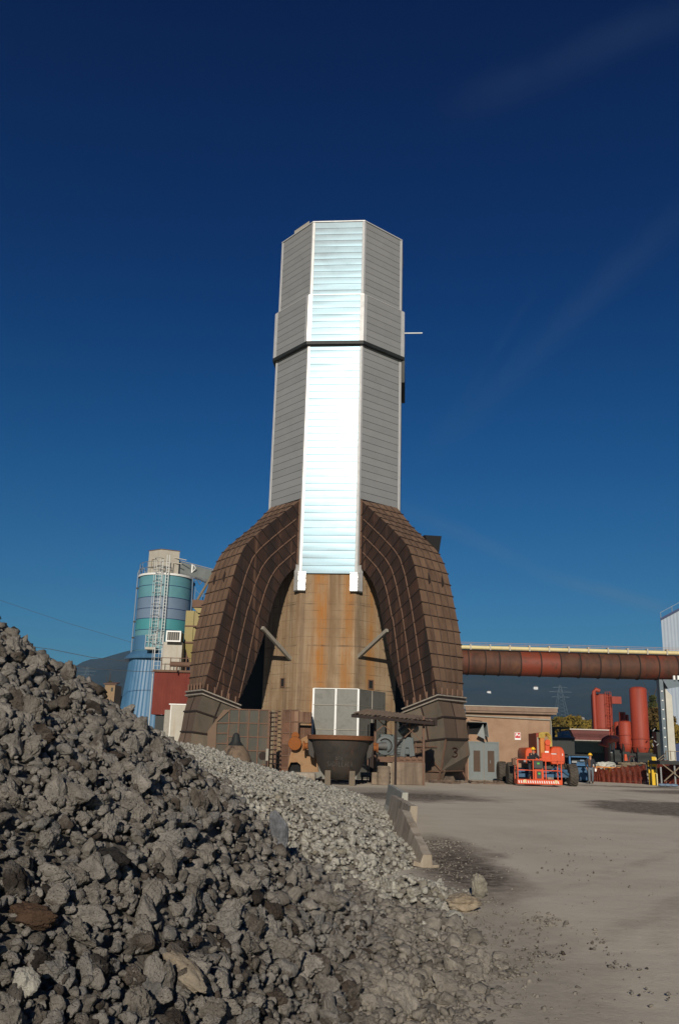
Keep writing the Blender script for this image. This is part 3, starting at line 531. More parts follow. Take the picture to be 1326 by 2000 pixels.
a = G(935, 1752); one_rock((a.x, a.y, .14), .17, 78, 'slagpale', 'boulder', 'upright pale grey boulder just right of the tan one', (.6, .7, 1.2))
a = G(887, 1802); one_rock((a.x, a.y, .07), .10, 79, 'slagpale', 'boulder', 'small rounded pale stone in front of the tan boulder')
def heap_hit(px, py):
    d = W(px, py, 30)-CAMP; t_ = .08
    while t_ < 1.2:
        q = CAMP+d*t_
        if hz(q.x, q.y)[0] > q.z: return q
        t_ += .002
    return G(px, py)
M['brownrock'] = rock_mat('brown_pitted_rock', [(.08, .048, .03)]*6, (.16, .11, .075), bump=1.2)
a = heap_hit(62, 1805); one_rock(a+Vector((0, 0, .04)), .11, 81, 'brownrock', 'boulder', 'brown pitted block low at the left edge of the dark heap', (1, .8, .75))
M['charrock'] = rock_mat('charred_rock', [(.03, .027, .025)]*6, (.07, .06, .055), bump=1.2)
a = heap_hit(205, 1685); one_rock(a+Vector((0, 0, .03)), .13, 82, 'charrock', 'boulder', 'black charred lump in the middle of the dark heap', (1, .8, .75))
a = heap_hit(48, 1945); one_rock(a+Vector((0, 0, .05)), .09, 83, 'slagpale', 'boulder', 'light grey upright stone near the bottom left corner', (.6, .7, 1.1))
a = heap_hit(362, 1925); one_rock(a+Vector((0, 0, .06)), .11, 84, 'tanrock', 'boulder', 'long flat tan slab lying near the foot of the dark heap', (1.3, .6, .45), (.3, .5, -.6))
M['bluerock'] = rock_mat('blue_grey_rock', [(.13, .135, .145)]*6, (.2, .2, .2), bump=.7)
a = heap_hit(545, 1648); one_rock(a+Vector((0, 0, .10)), .19, 85, 'bluerock', 'boulder', 'upright smooth blue grey flake where dark and pale slag meet', (.5, .35, 1.1), (.1, -.3, .2))

# ------------------------------------------------------------------ concrete barriers (profile walls in a row)
def barrier(p, q, h, w, m, label, lean=0.0, hn=None):
    p, q = Vector((*p, 0)), Vector((*q, 0)); d = (q-p); ln = d.length; t_ = thing('concrete_barrier', label, 'barrier', p, math.atan2(d.y, d.x)-math.pi/2, 'concrete barriers in a row beside the pale heap')
    X = WM[t_.name] @ Matrix.Rotation(lean, 4, 'Y')
    mb = MB(X); prof = [(-w*.5, 0), (w*.5, 0), (w*.5, .08), (w*.24, .30*h), (w*.17, h), (-w*.17, h), (-w*.24, .30*h), (-w*.5, .08)]
    nseg = 14; vs_ = []
    hf = h
    for i in range(nseg+1):
        y = ln*i/nseg; h = hf if hn is None else hn+(hf-hn)*min(1, i/nseg*1.2)
        prof = [(-w*.5, 0), (w*.5, 0), (w*.5, min(.08, h*.5)), (w*.24, .30*h), (w*.17, h), (-w*.17, h), (-w*.24, .30*h), (-w*.5, min(.08, h*.5))]
        for (a_, z_) in prof: vs_.append((a_+.012*noise.noise((a_*9, y*3, z_*5)), y, z_+(.035*noise.noise((a_*5, y*4, 3)) if z_ > .5*h else 0)))
    n_ = len(prof); fs_ = [(i*n_+k, i*n_+(k+1) % n_, (i+1)*n_+(k+1) % n_, (i+1)*n_+k) for i in range(nseg) for k in range(n_)] + [tuple(range(n_)), tuple(nseg*n_+k for k in range(n_))]
    mb.add(vs_, fs_); mb.build('wall_block', m, t_, smooth=25)
barrier((1.56, 15.3), (1.32, 18.7), .70, .42, 'barrier', 'near tan concrete barrier sinking into the pale rubble at its near end', R(8), .20)
barrier((1.60, 18.9), (1.46, 23.0), .74, .42, 'barrier', 'middle tan concrete barrier of the row beside the pale heap', R(7))
barrier((1.78, 23.2), (1.72, 28.2), .80, .42, 'barrier2', 'farthest pale grey concrete barrier with broken top edge', R(5))
# ------------------------------------------------------------------ tower
TC = Vector((-.25, 66.2, 0)); TS = 4.08; TA = TS*1.2071; TZ = R(-5)
tower = thing('chimney_tower', 'tall octagonal tower with silver metal cladding on a rust streaked concrete base', 'tower', TC, TZ)
TX = WM[tower.name]
def octa(a): k = a/2.41421356; return [(-k, -a), (k, -a), (a, -k), (a, k), (k, a), (-k, a), (-a, k), (-a, -k)]
def octring(mb, a, z0, z1, a2=None): mb.prism([(x, y, z0) for x, y in octa(a)], (0, 0, z1-z0))
mb = MB(TX); AC = TA-.16
# concrete shaft with a few lift joints, slightly stepped
zs = list(np.arange(0, 20.4, .5)); oc = octa(AC); vs_ = []; fs_ = []
for z in zs:
    for i in range(8):
        (x0, y0), (x1, y1) = oc[i], oc[(i+1) % 8]
        for k in range(4): f = k/4; vs_.append((x0+(x1-x0)*f, y0+(y1-y0)*f, z))
for j in range(len(zs)-1):
    for k in range(32): fs_.append((j*32+k, j*32+(k+1) % 32, (j+1)*32+(k+1) % 32, (j+1)*32+k))
mb.add(vs_, fs_); mb.build('concrete_base', 'concrete', tower)
mb = MB(TX); k_ = AC/2.41421356
for sgn in (-1, 1):                    # corner pilasters left by the formwork
    x = sgn*k_
    mb.prism([(x-.16*0-.0, -AC-.05, 0), (x-sgn*.34, -AC-.05, 0), (x-sgn*.34, -AC+.02, 0), (x, -AC+.02, 0), (x+sgn*.22, -AC+.24, 0), (x+sgn*.26, -AC+.18, 0)][::1], (0, 0, 13.6))
mb.build('corner_pilaster', 'concrete', tower)
for sgn in (-1, 1):                    # small hatches in the slanted faces
    n_ = Vector((sgn, -1, 0)).normalized(); t_ = Vector((sgn, 1, 0)).normalized(); c_ = Vector((sgn*k_, -AC, 0)) + t_*1.55
    z0 = 6.15
    mb = MB(TX)
    for (s0, s1, za, zb) in ((-.24, .24, z0-.32, z0-.26), (-.24, .24, z0+.26, z0+.32), (-.24, -.18, z0-.26, z0+.26), (.18, .24, z0-.26, z0+.26)):
        mb.prism([c_+t_*s0+Vector((0, 0, za)), c_+t_*s1+Vector((0, 0, za)), c_+t_*s1+Vector((0, 0, zb)), c_+t_*s0+Vector((0, 0, zb))], n_*.06)
    h_ = mb.build('wall_hatch', 'brown', tower)
    mb = MB(TX); mb.prism([c_+t_*-.18+Vector((0, 0, z0-.26)), c_+t_*.18+Vector((0, 0, z0-.26)), c_+t_*.18+Vector((0, 0, z0+.26)), c_+t_*-.18+Vector((0, 0, z0+.26))], n_*.02); mb.build('opening', 'black', h_)
def cladding(name, a, z0, z1, nc, zlow=None, trimw=.17):
    par = None; mbp = MB(TX); mbg = MB(TX); oc = octa(a); h = (z1-z0)/nc
    for i in range(8):
        (x0, y0), (x1, y1) = oc[i], oc[(i+1) % 8]; p0, p1 = Vector((x0, y0, 0)), Vector((x1, y1, 0)); d = (p1-p0).normalized(); n_ = Vector((d.y, -d.x, 0)); ln = (p1-p0).length
        bot = zlow[i] if zlow else z0
        z = z1
        while z > bot+.05:
            zb = max(z-h, bot); g = .014; nu, nv = (10, 5) if i in (7, 0, 1) else (2, 2); base = len(mbp.v); sd = rng.uniform(0, 99); tn = rng.uniform(-1, 1)
            amp = rng.uniform(.0015, .0035)
            vs_ = []
            for v in range(nv+1):
                for u in range(nu+1):
                    fu, fv = u/nu, v/nv
                    off = amp*math.sin(math.pi*fv)*.9 + .0045*noise.noise((fu*1.6+sd, fv*.6, z))*math.sin(math.pi*fv)**.5
                    q = p0+d*(trimw*.5+(ln-trimw)*fu)+n_*off; q.z = zb+g+(z-zb-2*g)*fv; vs_.append(q)
            mbp.add(vs_, [(v*(nu+1)+u, v*(nu+1)+u+1, (v+1)*(nu+1)+u+1, (v+1)*(nu+1)+u) for v in range(nv) for u in range(nu)], tn)
            z = zb
        # dark backing seen in the joints
        q = [p0+n_*-.02, p1+n_*-.02]; mbg.prism([q[0]+Vector((0, 0, bot)), q[1]+Vector((0, 0, bot)), q[1]+Vector((0, 0, z1)), q[0]+Vector((0, 0, z1))], n_*-.10)
    o = mbp.build(name, 'cladding', tower, smooth=20); mbg.build('joint_backing', 'gap', o)
    for i in range(8):
        (xp, yp), (x0, y0), (x1, y1) = oc[i-1], oc[i], oc[(i+1) % 8]; c_ = Vector((x0, y0, 0)); d1 = (Vector((x1, y1, 0))-c_).normalized(); d0 = (Vector((xp, yp, 0))-c_).normalized()
        nn = -(d0+d1).normalized(); bot = min(zlow[i], zlow[i-1]) if zlow else z0
        w_ = trimw; pr = .035
        poly = [c_+d0*w_+nn*pr*.6, c_+nn*pr*1.4, c_+d1*w_+nn*pr*.6, c_+d1*w_-nn*.04, c_-nn*.06, c_+d0*w_-nn*.04]
        mb = MB(TX); mb.prism([p+Vector((0, 0, bot)) for p in poly], (0, 0, z1-bot)); mb.build('corner_trim', 'trim', o)
    return o
ZT, ZR1, ZR0, ZS, ZF = 41.95, 35.45, 31.45, 19.25, 13.72
cladding('lower_cladding', TA, ZF, ZR0, 32, [ZF, ZS, ZF, ZF, ZF, ZF, ZF, ZS])
cladding('ring_cladding', TA+.22, ZR0+.12, ZR1, 7, None, .30)
cladding('upper_cladding', TA-.02, ZR1, ZT, 12)
mb = MB(TX); octring(mb, TA+.29, ZR0-.14, ZR0+.12); mb.build('dark_ledge', 'gap', tower)
mb = MB(TX); octring(mb, TA+.24, ZR1, ZR1+.05); mb.build('ring_flashing', 'trim', tower)
mb = MB(TX); octring(mb, TA+.05, ZT, ZT+.09); mb.build('roof_cap', 'trim', tower)
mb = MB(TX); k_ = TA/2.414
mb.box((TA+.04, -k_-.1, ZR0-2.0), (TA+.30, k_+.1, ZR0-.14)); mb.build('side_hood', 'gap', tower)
for sgn in (-1, 1):                                    # dark brown frames where the ducts leave the tower
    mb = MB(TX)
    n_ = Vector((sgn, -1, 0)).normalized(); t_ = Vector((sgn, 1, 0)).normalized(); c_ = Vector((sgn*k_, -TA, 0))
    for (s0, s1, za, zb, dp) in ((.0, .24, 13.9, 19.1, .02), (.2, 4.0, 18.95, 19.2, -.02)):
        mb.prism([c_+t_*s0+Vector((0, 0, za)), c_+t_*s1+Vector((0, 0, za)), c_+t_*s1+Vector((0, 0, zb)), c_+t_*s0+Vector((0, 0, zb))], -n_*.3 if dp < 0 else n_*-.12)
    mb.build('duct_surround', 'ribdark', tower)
for sgn in (-1, 1):                                    # added black boxes standing in for the shade behind the ducts
    mb = MB(TX); x0_, x1_ = sorted((sgn*(TA-.3), sgn*(TA+2.3))); mb.box((x0_, -1.2, 0), (x1_, 1.4, 9.5)); mb.prism([(sgn*(TA-.3), -1.2, 9.5), (sgn*(TA+2.3), -1.2, 9.5), (sgn*(TA-.3), -1.2, 14.5)], (0, 2.4, 0)); mb.build('flank_shade_box', 'gap', tower)
for sgn in (-1, 1):                                    # foil wrapped brackets at the feet of the front panel
    X0 = sgn*k_; mb = MB(TX)
    n_ = Vector((sgn, -1, 0)).normalized(); t_ = Vector((sgn, 1, 0)).normalized(); c0 = Vector((X0, -TA, 0))
    poly = [c0-Vector((sgn*.47, 0.0, 0)), c0-Vector((sgn*.47, .17, 0)), c0+Vector((sgn*.05, -.17, 0)), c0+t_*.42+n_*.14, c0+t_*.42-n_*.02]
    nz = 9
    vs_ = [p+Vector((0.012*noise.noise((j*1.7, i*2.1, sgn)), 0.02*noise.noise((j*2.7, i*3.1, sgn+4)), 12.5+1.3*j/nz)) for j in range(nz+1) for i, p in enumerate(poly)]
    m_ = len(poly); mb.add(vs_, [(j*m_+i, j*m_+(i+1) % m_, (j+1)*m_+(i+1) % m_, (j+1)*m_+i) for j in range(nz) for i in range(m_)]+[tuple(range(m_)), tuple(nz*m_+i for i in range(m_))])
    b_ = mb.build('foil_bracket', 'foil', tower)
    mb = MB(TX); mb.prism([p+Vector((0, -.02 if i in (1, 2) else 0, 12.42)) for i, p in enumerate(poly)], (0, 0, .07)); mb.build('bottom_strip', 'steel', b_)
    mb = MB(TX); mb.prism([c0+t_*.12+n_*.15+Vector((0, 0, 13.8)), c0+t_*.40+n_*.15+Vector((0, 0, 13.8)), c0+t_*.52+n_*.15+Vector((0, 0, 14.1)), c0+t_*.30+n_*.15+Vector((0, 0, 14.4)), c0+t_*.05+n_*.15+Vector((0, 0, 14.3))], -n_*.3); mb.build('end_cap', 'trim', b_)
# rod on the right flank, small sheet on the left roof edge
mb = MB(TX); a = W(792, 651, 66); b = W(832, 651, 66); X_ = TX.inverted()
pa, pb = X_ @ a, X_ @ b; mb.tube([(TA+.1, pa.y, pa.z), (TA+1.7, pa.y, pa.z)], .055, 8); mb.build('side_rod', 'white', tower)
mb = MB(TX); n_ = Vector((-1, -1, 0)).normalized(); t_ = Vector((-1, 1, 0)).normalized(); c_ = Vector((-k_, -TA, ZT+.09))
mb.prism([c_+t_*.7-n_*.1, c_+t_*2.6-n_*.1, c_+t_*2.6-n_*.1+Vector((0, 0, .42)), c_+t_*.7-n_*.1+Vector((0, 0, .42))], -n_*.05); mb.build('roof_sheet', 'offwhite', tower)

# ------------------------------------------------------------------ the two curved ducts
def polylen(P_): L_ = [0]; [L_.append(L_[-1]+(Vector(b)-Vector(a)).length) for a, b in zip(P_, P_[1:])]; return L_
def at_len(P_, L_, s_):
    s_ = max(0, min(s_, L_[-1]))
    for i in range(len(P_)-1):
        if s_ <= L_[i+1]+1e-9: f = (s_-L_[i])/(L_[i+1]-L_[i]); return Vector(P_[i]).lerp(Vector(P_[i+1]), f)
    return Vector(P_[-1])
def smooth_poly(P_, it=2):
    P_ = [Vector(p) for p in P_]
    for _ in range(it):
        Q = [P_[0]]
        for a, b in zip(P_, P_[1:]): Q += [a.lerp(b, .25), a.lerp(b, .75)]
        P_ = Q+[P_[-1]]
    return P_
def make_duct(sg, k, label):
    n_ = Vector((sg, -1, 0)).normalized(); t_ = Vector((sg, 1, 0)).normalized(); c0 = Vector((sg*TS/2, -TA, 0)) + t_*.25
    c0 = c0 - n_*c0.dot(n_); WD = 3.6
    base = TX @ (c0+n_*11.5*k+t_*1.8); base.z = 0
    d = thing('exhaust_duct', label, 'duct', base, 0, 'curved exhaust ducts either side of the tower')
    def Q(u, w, z): uu = 4.93+(u-4.93)*k; return TX @ (c0+n_*uu+t_*w+Vector((0, 0, z)))
    near = smooth_poly([(4.93, 19.15), (7.8, 16.75), (9.1, 15.55), (9.68, 14.9), (10.2, 13.65), (10.66, 11.97), (11.2, 9.6), (11.55, 7.95), (12.2, 5.25)], 0)
    far = smooth_poly([(4.93, 19.3), (6.45, 17.6), (8.75, 15.55), (9.35, 14.75), (9.85, 13.6), (10.25, 12.1), (10.85, 9.6), (11.08, 8.1), (11.1, 5.3)], 0)
    inn = [Vector((4.93, 19.15)), Vector((4.93, 14.1))]+smooth_poly([(5.4, 13.95), (6.3, 13.0), (6.9, 11.7), (7.4, 9.8), (7.95, 8.1), (8.5, 6.5), (9.5, 4.45)], 2)
    LN, LF, LI = polylen(near), polylen(far), polylen(inn); NS = 19
    sn = [LN[-1]*i/NS for i in range(NS+1)]
    def inner_s(s_): return 5.05*s_/3.6 if s_ < 3.6 else 5.05+(LI[-1]-5.05)*(s_-3.6)/(LN[-1]-3.6)
    # shell: side plates (near side and far side), outer face, underside
    side = MB(); outer = MB(); SUB = 2; st = [LN[-1]*i/(NS*SUB) for i in range(NS*SUB+1)]
    rows = []
    for s_ in st:
        O = at_len(near, LN, s_); F_ = at_len(far, LF, s_*LF[-1]/LN[-1]); I = at_len(inn, LI, inner_s(s_)); rows.append((O, F_, I))
    for i in range(len(rows)-1):
        (O, F_, I), (O2, F2, I2) = rows[i], rows[i+1]
        for j in range(4):
            f, g = j/4, (j+1)/4; A, B, C_, D = O.lerp(I, f), O.lerp(I, g), O2.lerp(I2, g), O2.lerp(I2, f)
            random.seed(i//SUB*7+j*131+(sg > 0)*999); tn = random.uniform(-1, 1)
            side.add([Q(A.x, 0, A.y), Q(B.x, 0, B.y), Q(C_.x, 0, C_.y), Q(D.x, 0, D.y)], [(0, 1, 2, 3)], tn)
            A, B, C_, D = F_.lerp(I, f), F_.lerp(I, g), F2.lerp(I2, g), F2.lerp(I2, f)
            side.add([Q(A.x, WD, A.y), Q(B.x, WD, B.y), Q(C_.x, WD, C_.y), Q(D.x, WD, D.y)], [(3, 2, 1, 0)], tn)
        side.add([Q(I.x, 0, I.y), Q(I.x, WD, I.y), Q(I2.x, WD, I2.y), Q(I2.x, 0, I2.y)], [(0, 1, 2, 3)])
        for j in range(5):
            f, g = j/5, (j+1)/5; A, B, C_, D = O.lerp(F_, f), O.lerp(F_, g), O2.lerp(F2, g), O2.lerp(F2, f)
            random.seed(i//SUB*17+j*31+(sg > 0)*99)
            outer.add([Q(A.x, WD*f, A.y), Q(B.x, WD*g, B.y), Q(C_.x, WD*g, C_.y), Q(D.x, WD*f, D.y)], [(0, 1, 2, 3)], random.uniform(-1, 1))
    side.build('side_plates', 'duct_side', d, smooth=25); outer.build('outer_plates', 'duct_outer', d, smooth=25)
    # cross ribs: one band round the near side and over the outer face
    for i in range(1, NS+1):
        O, F_, I = rows[i*SUB]; tang = (rows[min(i*SUB+1, len(rows)-1)][0]-rows[i*SUB-1][0]).normalized(); tv = (Q(O.x+tang.x, 0, O.y+tang.y)-Q(O.x, 0, O.y)).normalized()
        mb = MB(); e = (O-I).normalized()*.075
        oo, ff, ii = O+e*.9, F_+e*.9, I-e*.4
        a0, a1, a2 = Q(oo.x, -.06, oo.y), Q(ff.x, WD+.05, ff.y), Q(ii.x, -.05, ii.y)
        b0, b1 = Q(O.x-e.x*.2, -.055, O.y-e.y*.2), Q(F_.x-e.x*.2, WD+.04, F_.y-e.y*.2)
        for (p1, p2, p3, p4) in ((a0, a1, b1, b0),): mb.prism([p1, p2, p3, p4], tv*.035)
        ms_ = MB(); q1, q2, q3, q4 = Q(oo.x, -.075, oo.y), Q(ii.x, -.065, ii.y), Q(ii.x, .05, ii.y), Q(oo.x, .05, oo.y); ms_.prism([q1, q2, q3, q4], tv*.055); ms_.build('side_rib', 'ribdark', d)
        q1, q2, q3, q4 = Q(ff.x, WD-.05, ff.y), Q(ii.x, WD-.05, ii.y), Q(ii.x, WD+.05, ii.y), Q(ff.x, WD+.05, ff.y); mb.prism([q1, q2, q3, q4], tv*.045)
        mb.build('cross_rib', 'ribmid', d)
    # long ribs on the side that follow the curve
    perp = 3.75
    for fr in (.25, .5, .75):
        pts = []
        for O, F_, I in rows:
            Lr = (O-I).length; dd = perp*fr if Lr > 0 else 0
            full = min(1, Lr/perp); tgt = perp*fr if Lr < perp*1.02 else Lr*fr
            if tgt > Lr-.02: continue
            p = O+(I-O).normalized()*tgt; pts.append(Q(p.x, -.035, p.y))
        mb = MB(); mb.tube(pts, .045, 5); mb.build('long_rib', 'rib', d)
    for j in range(1, 5):                              # seams down the outer face
        f = j/5; pts = [Q(O.lerp(F_, f).x+.02, WD*f, O.lerp(F_, f).y) for O, F_, I in rows]; mb = MB(); mb.tube(pts, .05, 4); mb.build('outer_seam', 'ribmid', d)
    # wall frame
    mb = MB(); mb.bar(Q(4.97, -.02, 14.05), Q(4.97, -.02, 19.2), .14, .10); mb.build('wall_frame', 'rib', d)
    # bolted flange between duct and lower shaft
    O, F_, I = Vector((12.24, 5.12)), Vector((11.14, 5.17)), Vector((9.45, 4.30))
    for q_, (dz, e_, m_) in enumerate(((0, .16, 'flange'), (-.12, .10, 'ribdark'), (-.24, .16, 'flange'))):
        mb = MB(); P_ = [Q(O.x+e_, -e_, O.y+dz), Q(F_.x+e_, WD+e_, F_.y+dz), Q(I.x-e_, WD+e_, I.y+dz), Q(I.x-e_, -e_, I.y+dz)]; mb.prism(P_, (0, 0, .085)); mb.build('flange_plate', m_, d)
    for j in range(5):
        f = (j+.5)/5; p = Q(O.x*(1-f)+F_.x*f+.1, WD*f, O.y*(1-f)+F_.y*f+.30); mb = MB(); mb.box(p-Vector((.05, .07, .2)), p+Vector((.05, .07, .2))); mb.build('flange_lug', 'rib', d)
        p = Q(O.x*(1-f)+I.x*f, -.10, O.y*(1-f)+I.y*f+.30); mb = MB(); mb.box(p-Vector((.05, .07, .2)), p+Vector((.05, .07, .2))); mb.build('flange_lug', 'rib', d)
    # lifting lugs on the outer face
    O, F_, I = rows[10*SUB]; 
    for f in (.32, .72): 
        p = O.lerp(F_, f); mb = MB(); mb.prism([Q(p.x+.02, WD*f, p.y+.5), Q(p.x+.2, WD*f, p.y), Q(p.x+.02, WD*f, p.y-.5)], (TX.to_3x3() @ t_)*.06); mb.build('lifting_lug', 'ribdark', d)
    # lower shaft
    sec = [((12.2, 4.92), (11.1, 4.97), (9.5, 4.10)), ((12.65, 3.85), (11.35, 3.9), (9.85, 3.2)), ((12.85, 2.55), (11.5, 2.6), (10.1, 2.3))]
    if sg < 0: sec.append(((13.0, 1.2), (11.9, 1.2), (10.1, 1.1))); sec.append(((13.0, 0), (12.0, 0), (10.1, 0)))
    ms, mo, mr_ = MB(), MB(), MB()
    for A, B in zip(sec, sec[1:]):
        (O, F_, I), (O2, F2, I2) = A, B
        for j in range(2):
            f, g = j/2, (j+1)/2; tn = random.uniform(-1, 1); L2 = lambda a, b, x: (a[0]+(b[0]-a[0])*x, a[1]+(b[1]-a[1])*x)
            p = [L2(O, I, f), L2(O, I, g), L2(O2, I2, g), L2(O2, I2, f)]; ms.add([Q(x, 0, z) for x, z in p], [(0, 1, 2, 3)], tn)
            p = [(L2(O, F_, f), WD*f), (L2(O, F_, g), WD*g), (L2(O2, F2, g), WD*g), (L2(O2, F2, f), WD*f)]; mo.add([Q(x[0], w_, x[1]) for x, w_ in p], [(0, 1, 2, 3)], tn)
        ms.add([Q(F_[0], WD, F_[1]), Q(I[0], WD, I[1]), Q(I2[0], WD, I2[1]), Q(F2[0], WD, F2[1])], [(0, 1, 2, 3)])
        ms.add([Q(I[0], 0, I[1]), Q(I[0], WD, I[1]), Q(I2[0], WD, I2[1]), Q(I2[0], 0, I2[1])], [(0, 1, 2, 3)])
        mr_.bar(Q(O2[0]+.05, -.04, O2[1]), Q(F2[0]+.05, WD, F2[1]), .07, .1); mr_.bar(Q(O2[0]+.05, -.05, O2[1]), Q(I2[0], -.05, I2[1]), .07, .1)
        m1, m2_ = ((O[0]+I[0])/2, (O[1]+I[1])/2), ((O2[0]+I2[0])/2, (O2[1]+I2[1])/2); mr_.bar(Q(m1[0], -.03, m1[1]), Q(m2_[0], -.03, m2_[1]), .06)
        m1, m2_ = ((O[0]+F_[0])/2, (O[1]+F_[1])/2), ((O2[0]+F2[0])/2, (O2[1]+F2[1])/2); mr_.bar(Q(m1[0]+.02, WD/2, m1[1]), Q(m2_[0]+.02, WD/2, m2_[1]), .05)
    ms.build('lower_shaft', 'lower_steel', d); mo.build('lower_front', 'lower_outer' if sg < 0 else 'lower_outer', d); mr_.build('shaft_rib', 'ribdark', d)
    # grey strut back to the concrete
    if sg > 0: A, B = Q(7.9, -.15, 9.5), TX @ Vector((sg*AC/2.414, -AC, 7.95))
    else: A, B = Q(7.9, -.15, 9.55), TX @ Vector((sg*AC/2.414, -AC, 7.75))
    B = B + (TX.to_3x3() @ t_)*(.35 if sg > 0 else .75)+(TX.to_3x3() @ n_)*.02
    mb = MB(); mb.bar(A, B, .20, .24); mb.build('strut', 'strut', d)
    return d, Q, n_, t_
dL, QL, nL, tL = make_duct(-1, .975, 'left of two curved brown steel ducts, its foot sunk behind the slag heap')
dR, QR, nR, tR = make_duct(1, 1.03, 'right of two curved brown steel ducts, with a hopper marked 3 at its foot')
# hopper under the right duct
WD = 3.6; d = dR; Q = QR
mb = MB(); mb.add([Q(12.85, 0, 2.55), Q(11.5, WD, 2.6), Q(11.6, WD+.05, 1.65), Q(11.0, WD, .62), Q(12.45, 0, .62)], [(0, 1, 2, 3, 4)])
mb.add([Q(12.85, 0, 2.55), Q(12.45, 0, .62), Q(11.3, 0, 1.5), Q(11.3, 0, 2.45)], [(0, 1, 2, 3)], -.3)
mb.add([Q(11.5, WD, 2.6), Q(11.6, WD+.05, 1.65), Q(11.0, WD, .62), Q(10.1, WD, 1.2), Q(10.1, WD, 2.3)], [(0, 1, 2, 3, 4)])
from mathutils.bvhtree import BVHTree
plate = BVHTree.FromPolygons([v.copy() for v in mb.v], mb.f)
mb.build('hopper_front', 'lower_steel', d)
mb = MB(); mb.prism([Q(12.45, 0, .62), Q(11.0, WD, .62), Q(10.6, WD*.8, 0.0), Q(11.9, .35, 0.0)], (TX.to_3x3() @ -nR)*.25); mb.build('hopper_mouth', 'ribdark', d)
mb = MB(); mb.prism([Q(12.0, .7, 0), Q(11.2, 2.7, 0), Q(11.15, 2.5, .35), Q(11.85, .9, .35)], (TX.to_3x3() @ nR)*.05); mb.build('spill_plate', 'plinth', d)
mb = MB()
for p, q in ((Q(12.5, -.05, .64), Q(11.05, WD+.05, .64)), (Q(12.45, -.02, .62), Q(12.25, .0, 0)), (Q(11.0, WD, .62), Q(11.4, WD+.1, .0)), (Q(12.55, -.06, .7), Q(10.9, -.06, 1.95)), (Q(12.9, -.03, 2.5), Q(12.5, -.03, .62)), (Q(12.2, -.06, 2.05), Q(10.4, -.06, 2.05)), (Q(10.45, -.04, 2.3), Q(10.45, -.04, 0)), (Q(12.4, -.06, .62), Q(10.4, -.06, .62))): mb.bar(p, q, .08)
mb.build('hopper_frame', 'rib', d)
mb = MB(); A = [Q(11.35, 0.02, 2.5), Q(10.1, .02, 2.3), Q(10.1, .02, 0), Q(12.1, .02, 0), Q(12.4, .02, .66), Q(11.35, .02, 1.55)]; mb.prism(A, (TX.to_3x3() @ tR)*.5); mb.build('foot_box', 'lower_outer', d)
mb = MB(); mb.bar(Q(11.2, WD+.15, 0), Q(11.2, WD+.15, 2.3), .16); mb.build('hopper_post', 'brown', d)
def strokes(mb, ls, org, ux, uz, h, r, nrm):             # simple stroke lettering lying on a surface
    for s_ in ls: mb.tube([org+ux*(x*h)+uz*(z*h)+nrm for x, z in s_], r, 5)
THREE = [[(0, .9), (.25, 1), (.5, .88), (.5, .68), (.2, .55), (.5, .42), (.52, .18), (.28, 0), (0, .1)]]
mb = MB(); num = []
for k_, (x, z) in enumerate(smooth_poly([(p[0], p[1]) for p in THREE[0][:5]], 2)+smooth_poly([(p[0], p[1]) for p in THREE[0][4:]], 2)):
    dd = (W(883+x*18, 1479-z*19, 50)-CAMP).normalized(); hit = plate.ray_cast(CAMP, dd)
    if hit[0]: num.append(hit[0]-dd*.03)
mb.tube(num, .04, 5); mb.build('painted_number', 'paintred', d)
# black hood behind the right duct
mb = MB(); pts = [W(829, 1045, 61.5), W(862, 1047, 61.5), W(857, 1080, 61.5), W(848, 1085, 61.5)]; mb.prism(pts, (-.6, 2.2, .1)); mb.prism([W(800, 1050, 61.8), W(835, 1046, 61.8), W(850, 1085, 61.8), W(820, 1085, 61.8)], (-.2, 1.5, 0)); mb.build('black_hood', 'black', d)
# ------------------------------------------------------------------ machinery in front of the tower
def gridbox(name, label, cat, x0, y0, x1, Y, dep, m, nx_, nz_, rm='ribdark', z0=0.0, rz=0.0):
    a, b, bot, top = *[W(x, (y0+1480)/2, Y).x for x in (x0, x1)], z0, W((x0+x1)/2, y0, Y).z
    t_ = thing(name, label, cat, ((a+b)/2, Y, z0)); mb = MB()
    for i in range(nx_):
        for j in range(nz_):
            xa, xb = a+(b-a)*i/nx_, a+(b-a)*(i+1)/nx_; za, zb = bot+(top-bot)*j/nz_, bot+(top-bot)*(j+1)/nz_
            mb.add([(xa, Y, za), (xb, Y, za), (xb, Y, zb), (xa, Y, zb)], [(0, 1, 2, 3)], rng.uniform(-1, 1))
    mb.add([(a, Y, bot), (a, Y+dep, bot), (a, Y+dep, top), (a, Y, top)], [(0, 1, 2, 3)]); mb.add([(b, Y, bot), (b, Y+dep, bot), (b, Y+dep, top), (b, Y, top)], [(0, 1, 2, 3)])
    mb.add([(a, Y, top), (b, Y, top), (b, Y+dep, top), (a, Y+dep, top)], [(0, 1, 2, 3)]); mb.add([(a, Y+dep, bot), (b, Y+dep, bot), (b, Y+dep, top), (a, Y+dep, top)], [(0, 1, 2, 3)])
    mb.build('casing', m, t_)
    for i in range(nx_+1): x = a+(b-a)*i/nx_; mb = MB(); mb.box((x-.035, Y-.07, bot), (x+.035, Y-.003, top)); mb.build('upright_rib', rm, t_)
    for j in range(1, nz_+1): z = bot+(top-bot)*j/nz_; mb = MB(); mb.box((a, Y-.05, z-.03), (b, Y-.004, z+.03)); mb.build('cross_rib', rm, t_)
    return t_, a, b, bot, top
fan, a, b, bot, top = gridbox('fan_housing', 'grey green ribbed steel casing with slanted left end behind the slag heap', 'housing', 446, 1386, 524, 53, 3.5, 'plate_grey', 4, 5, 'rib')
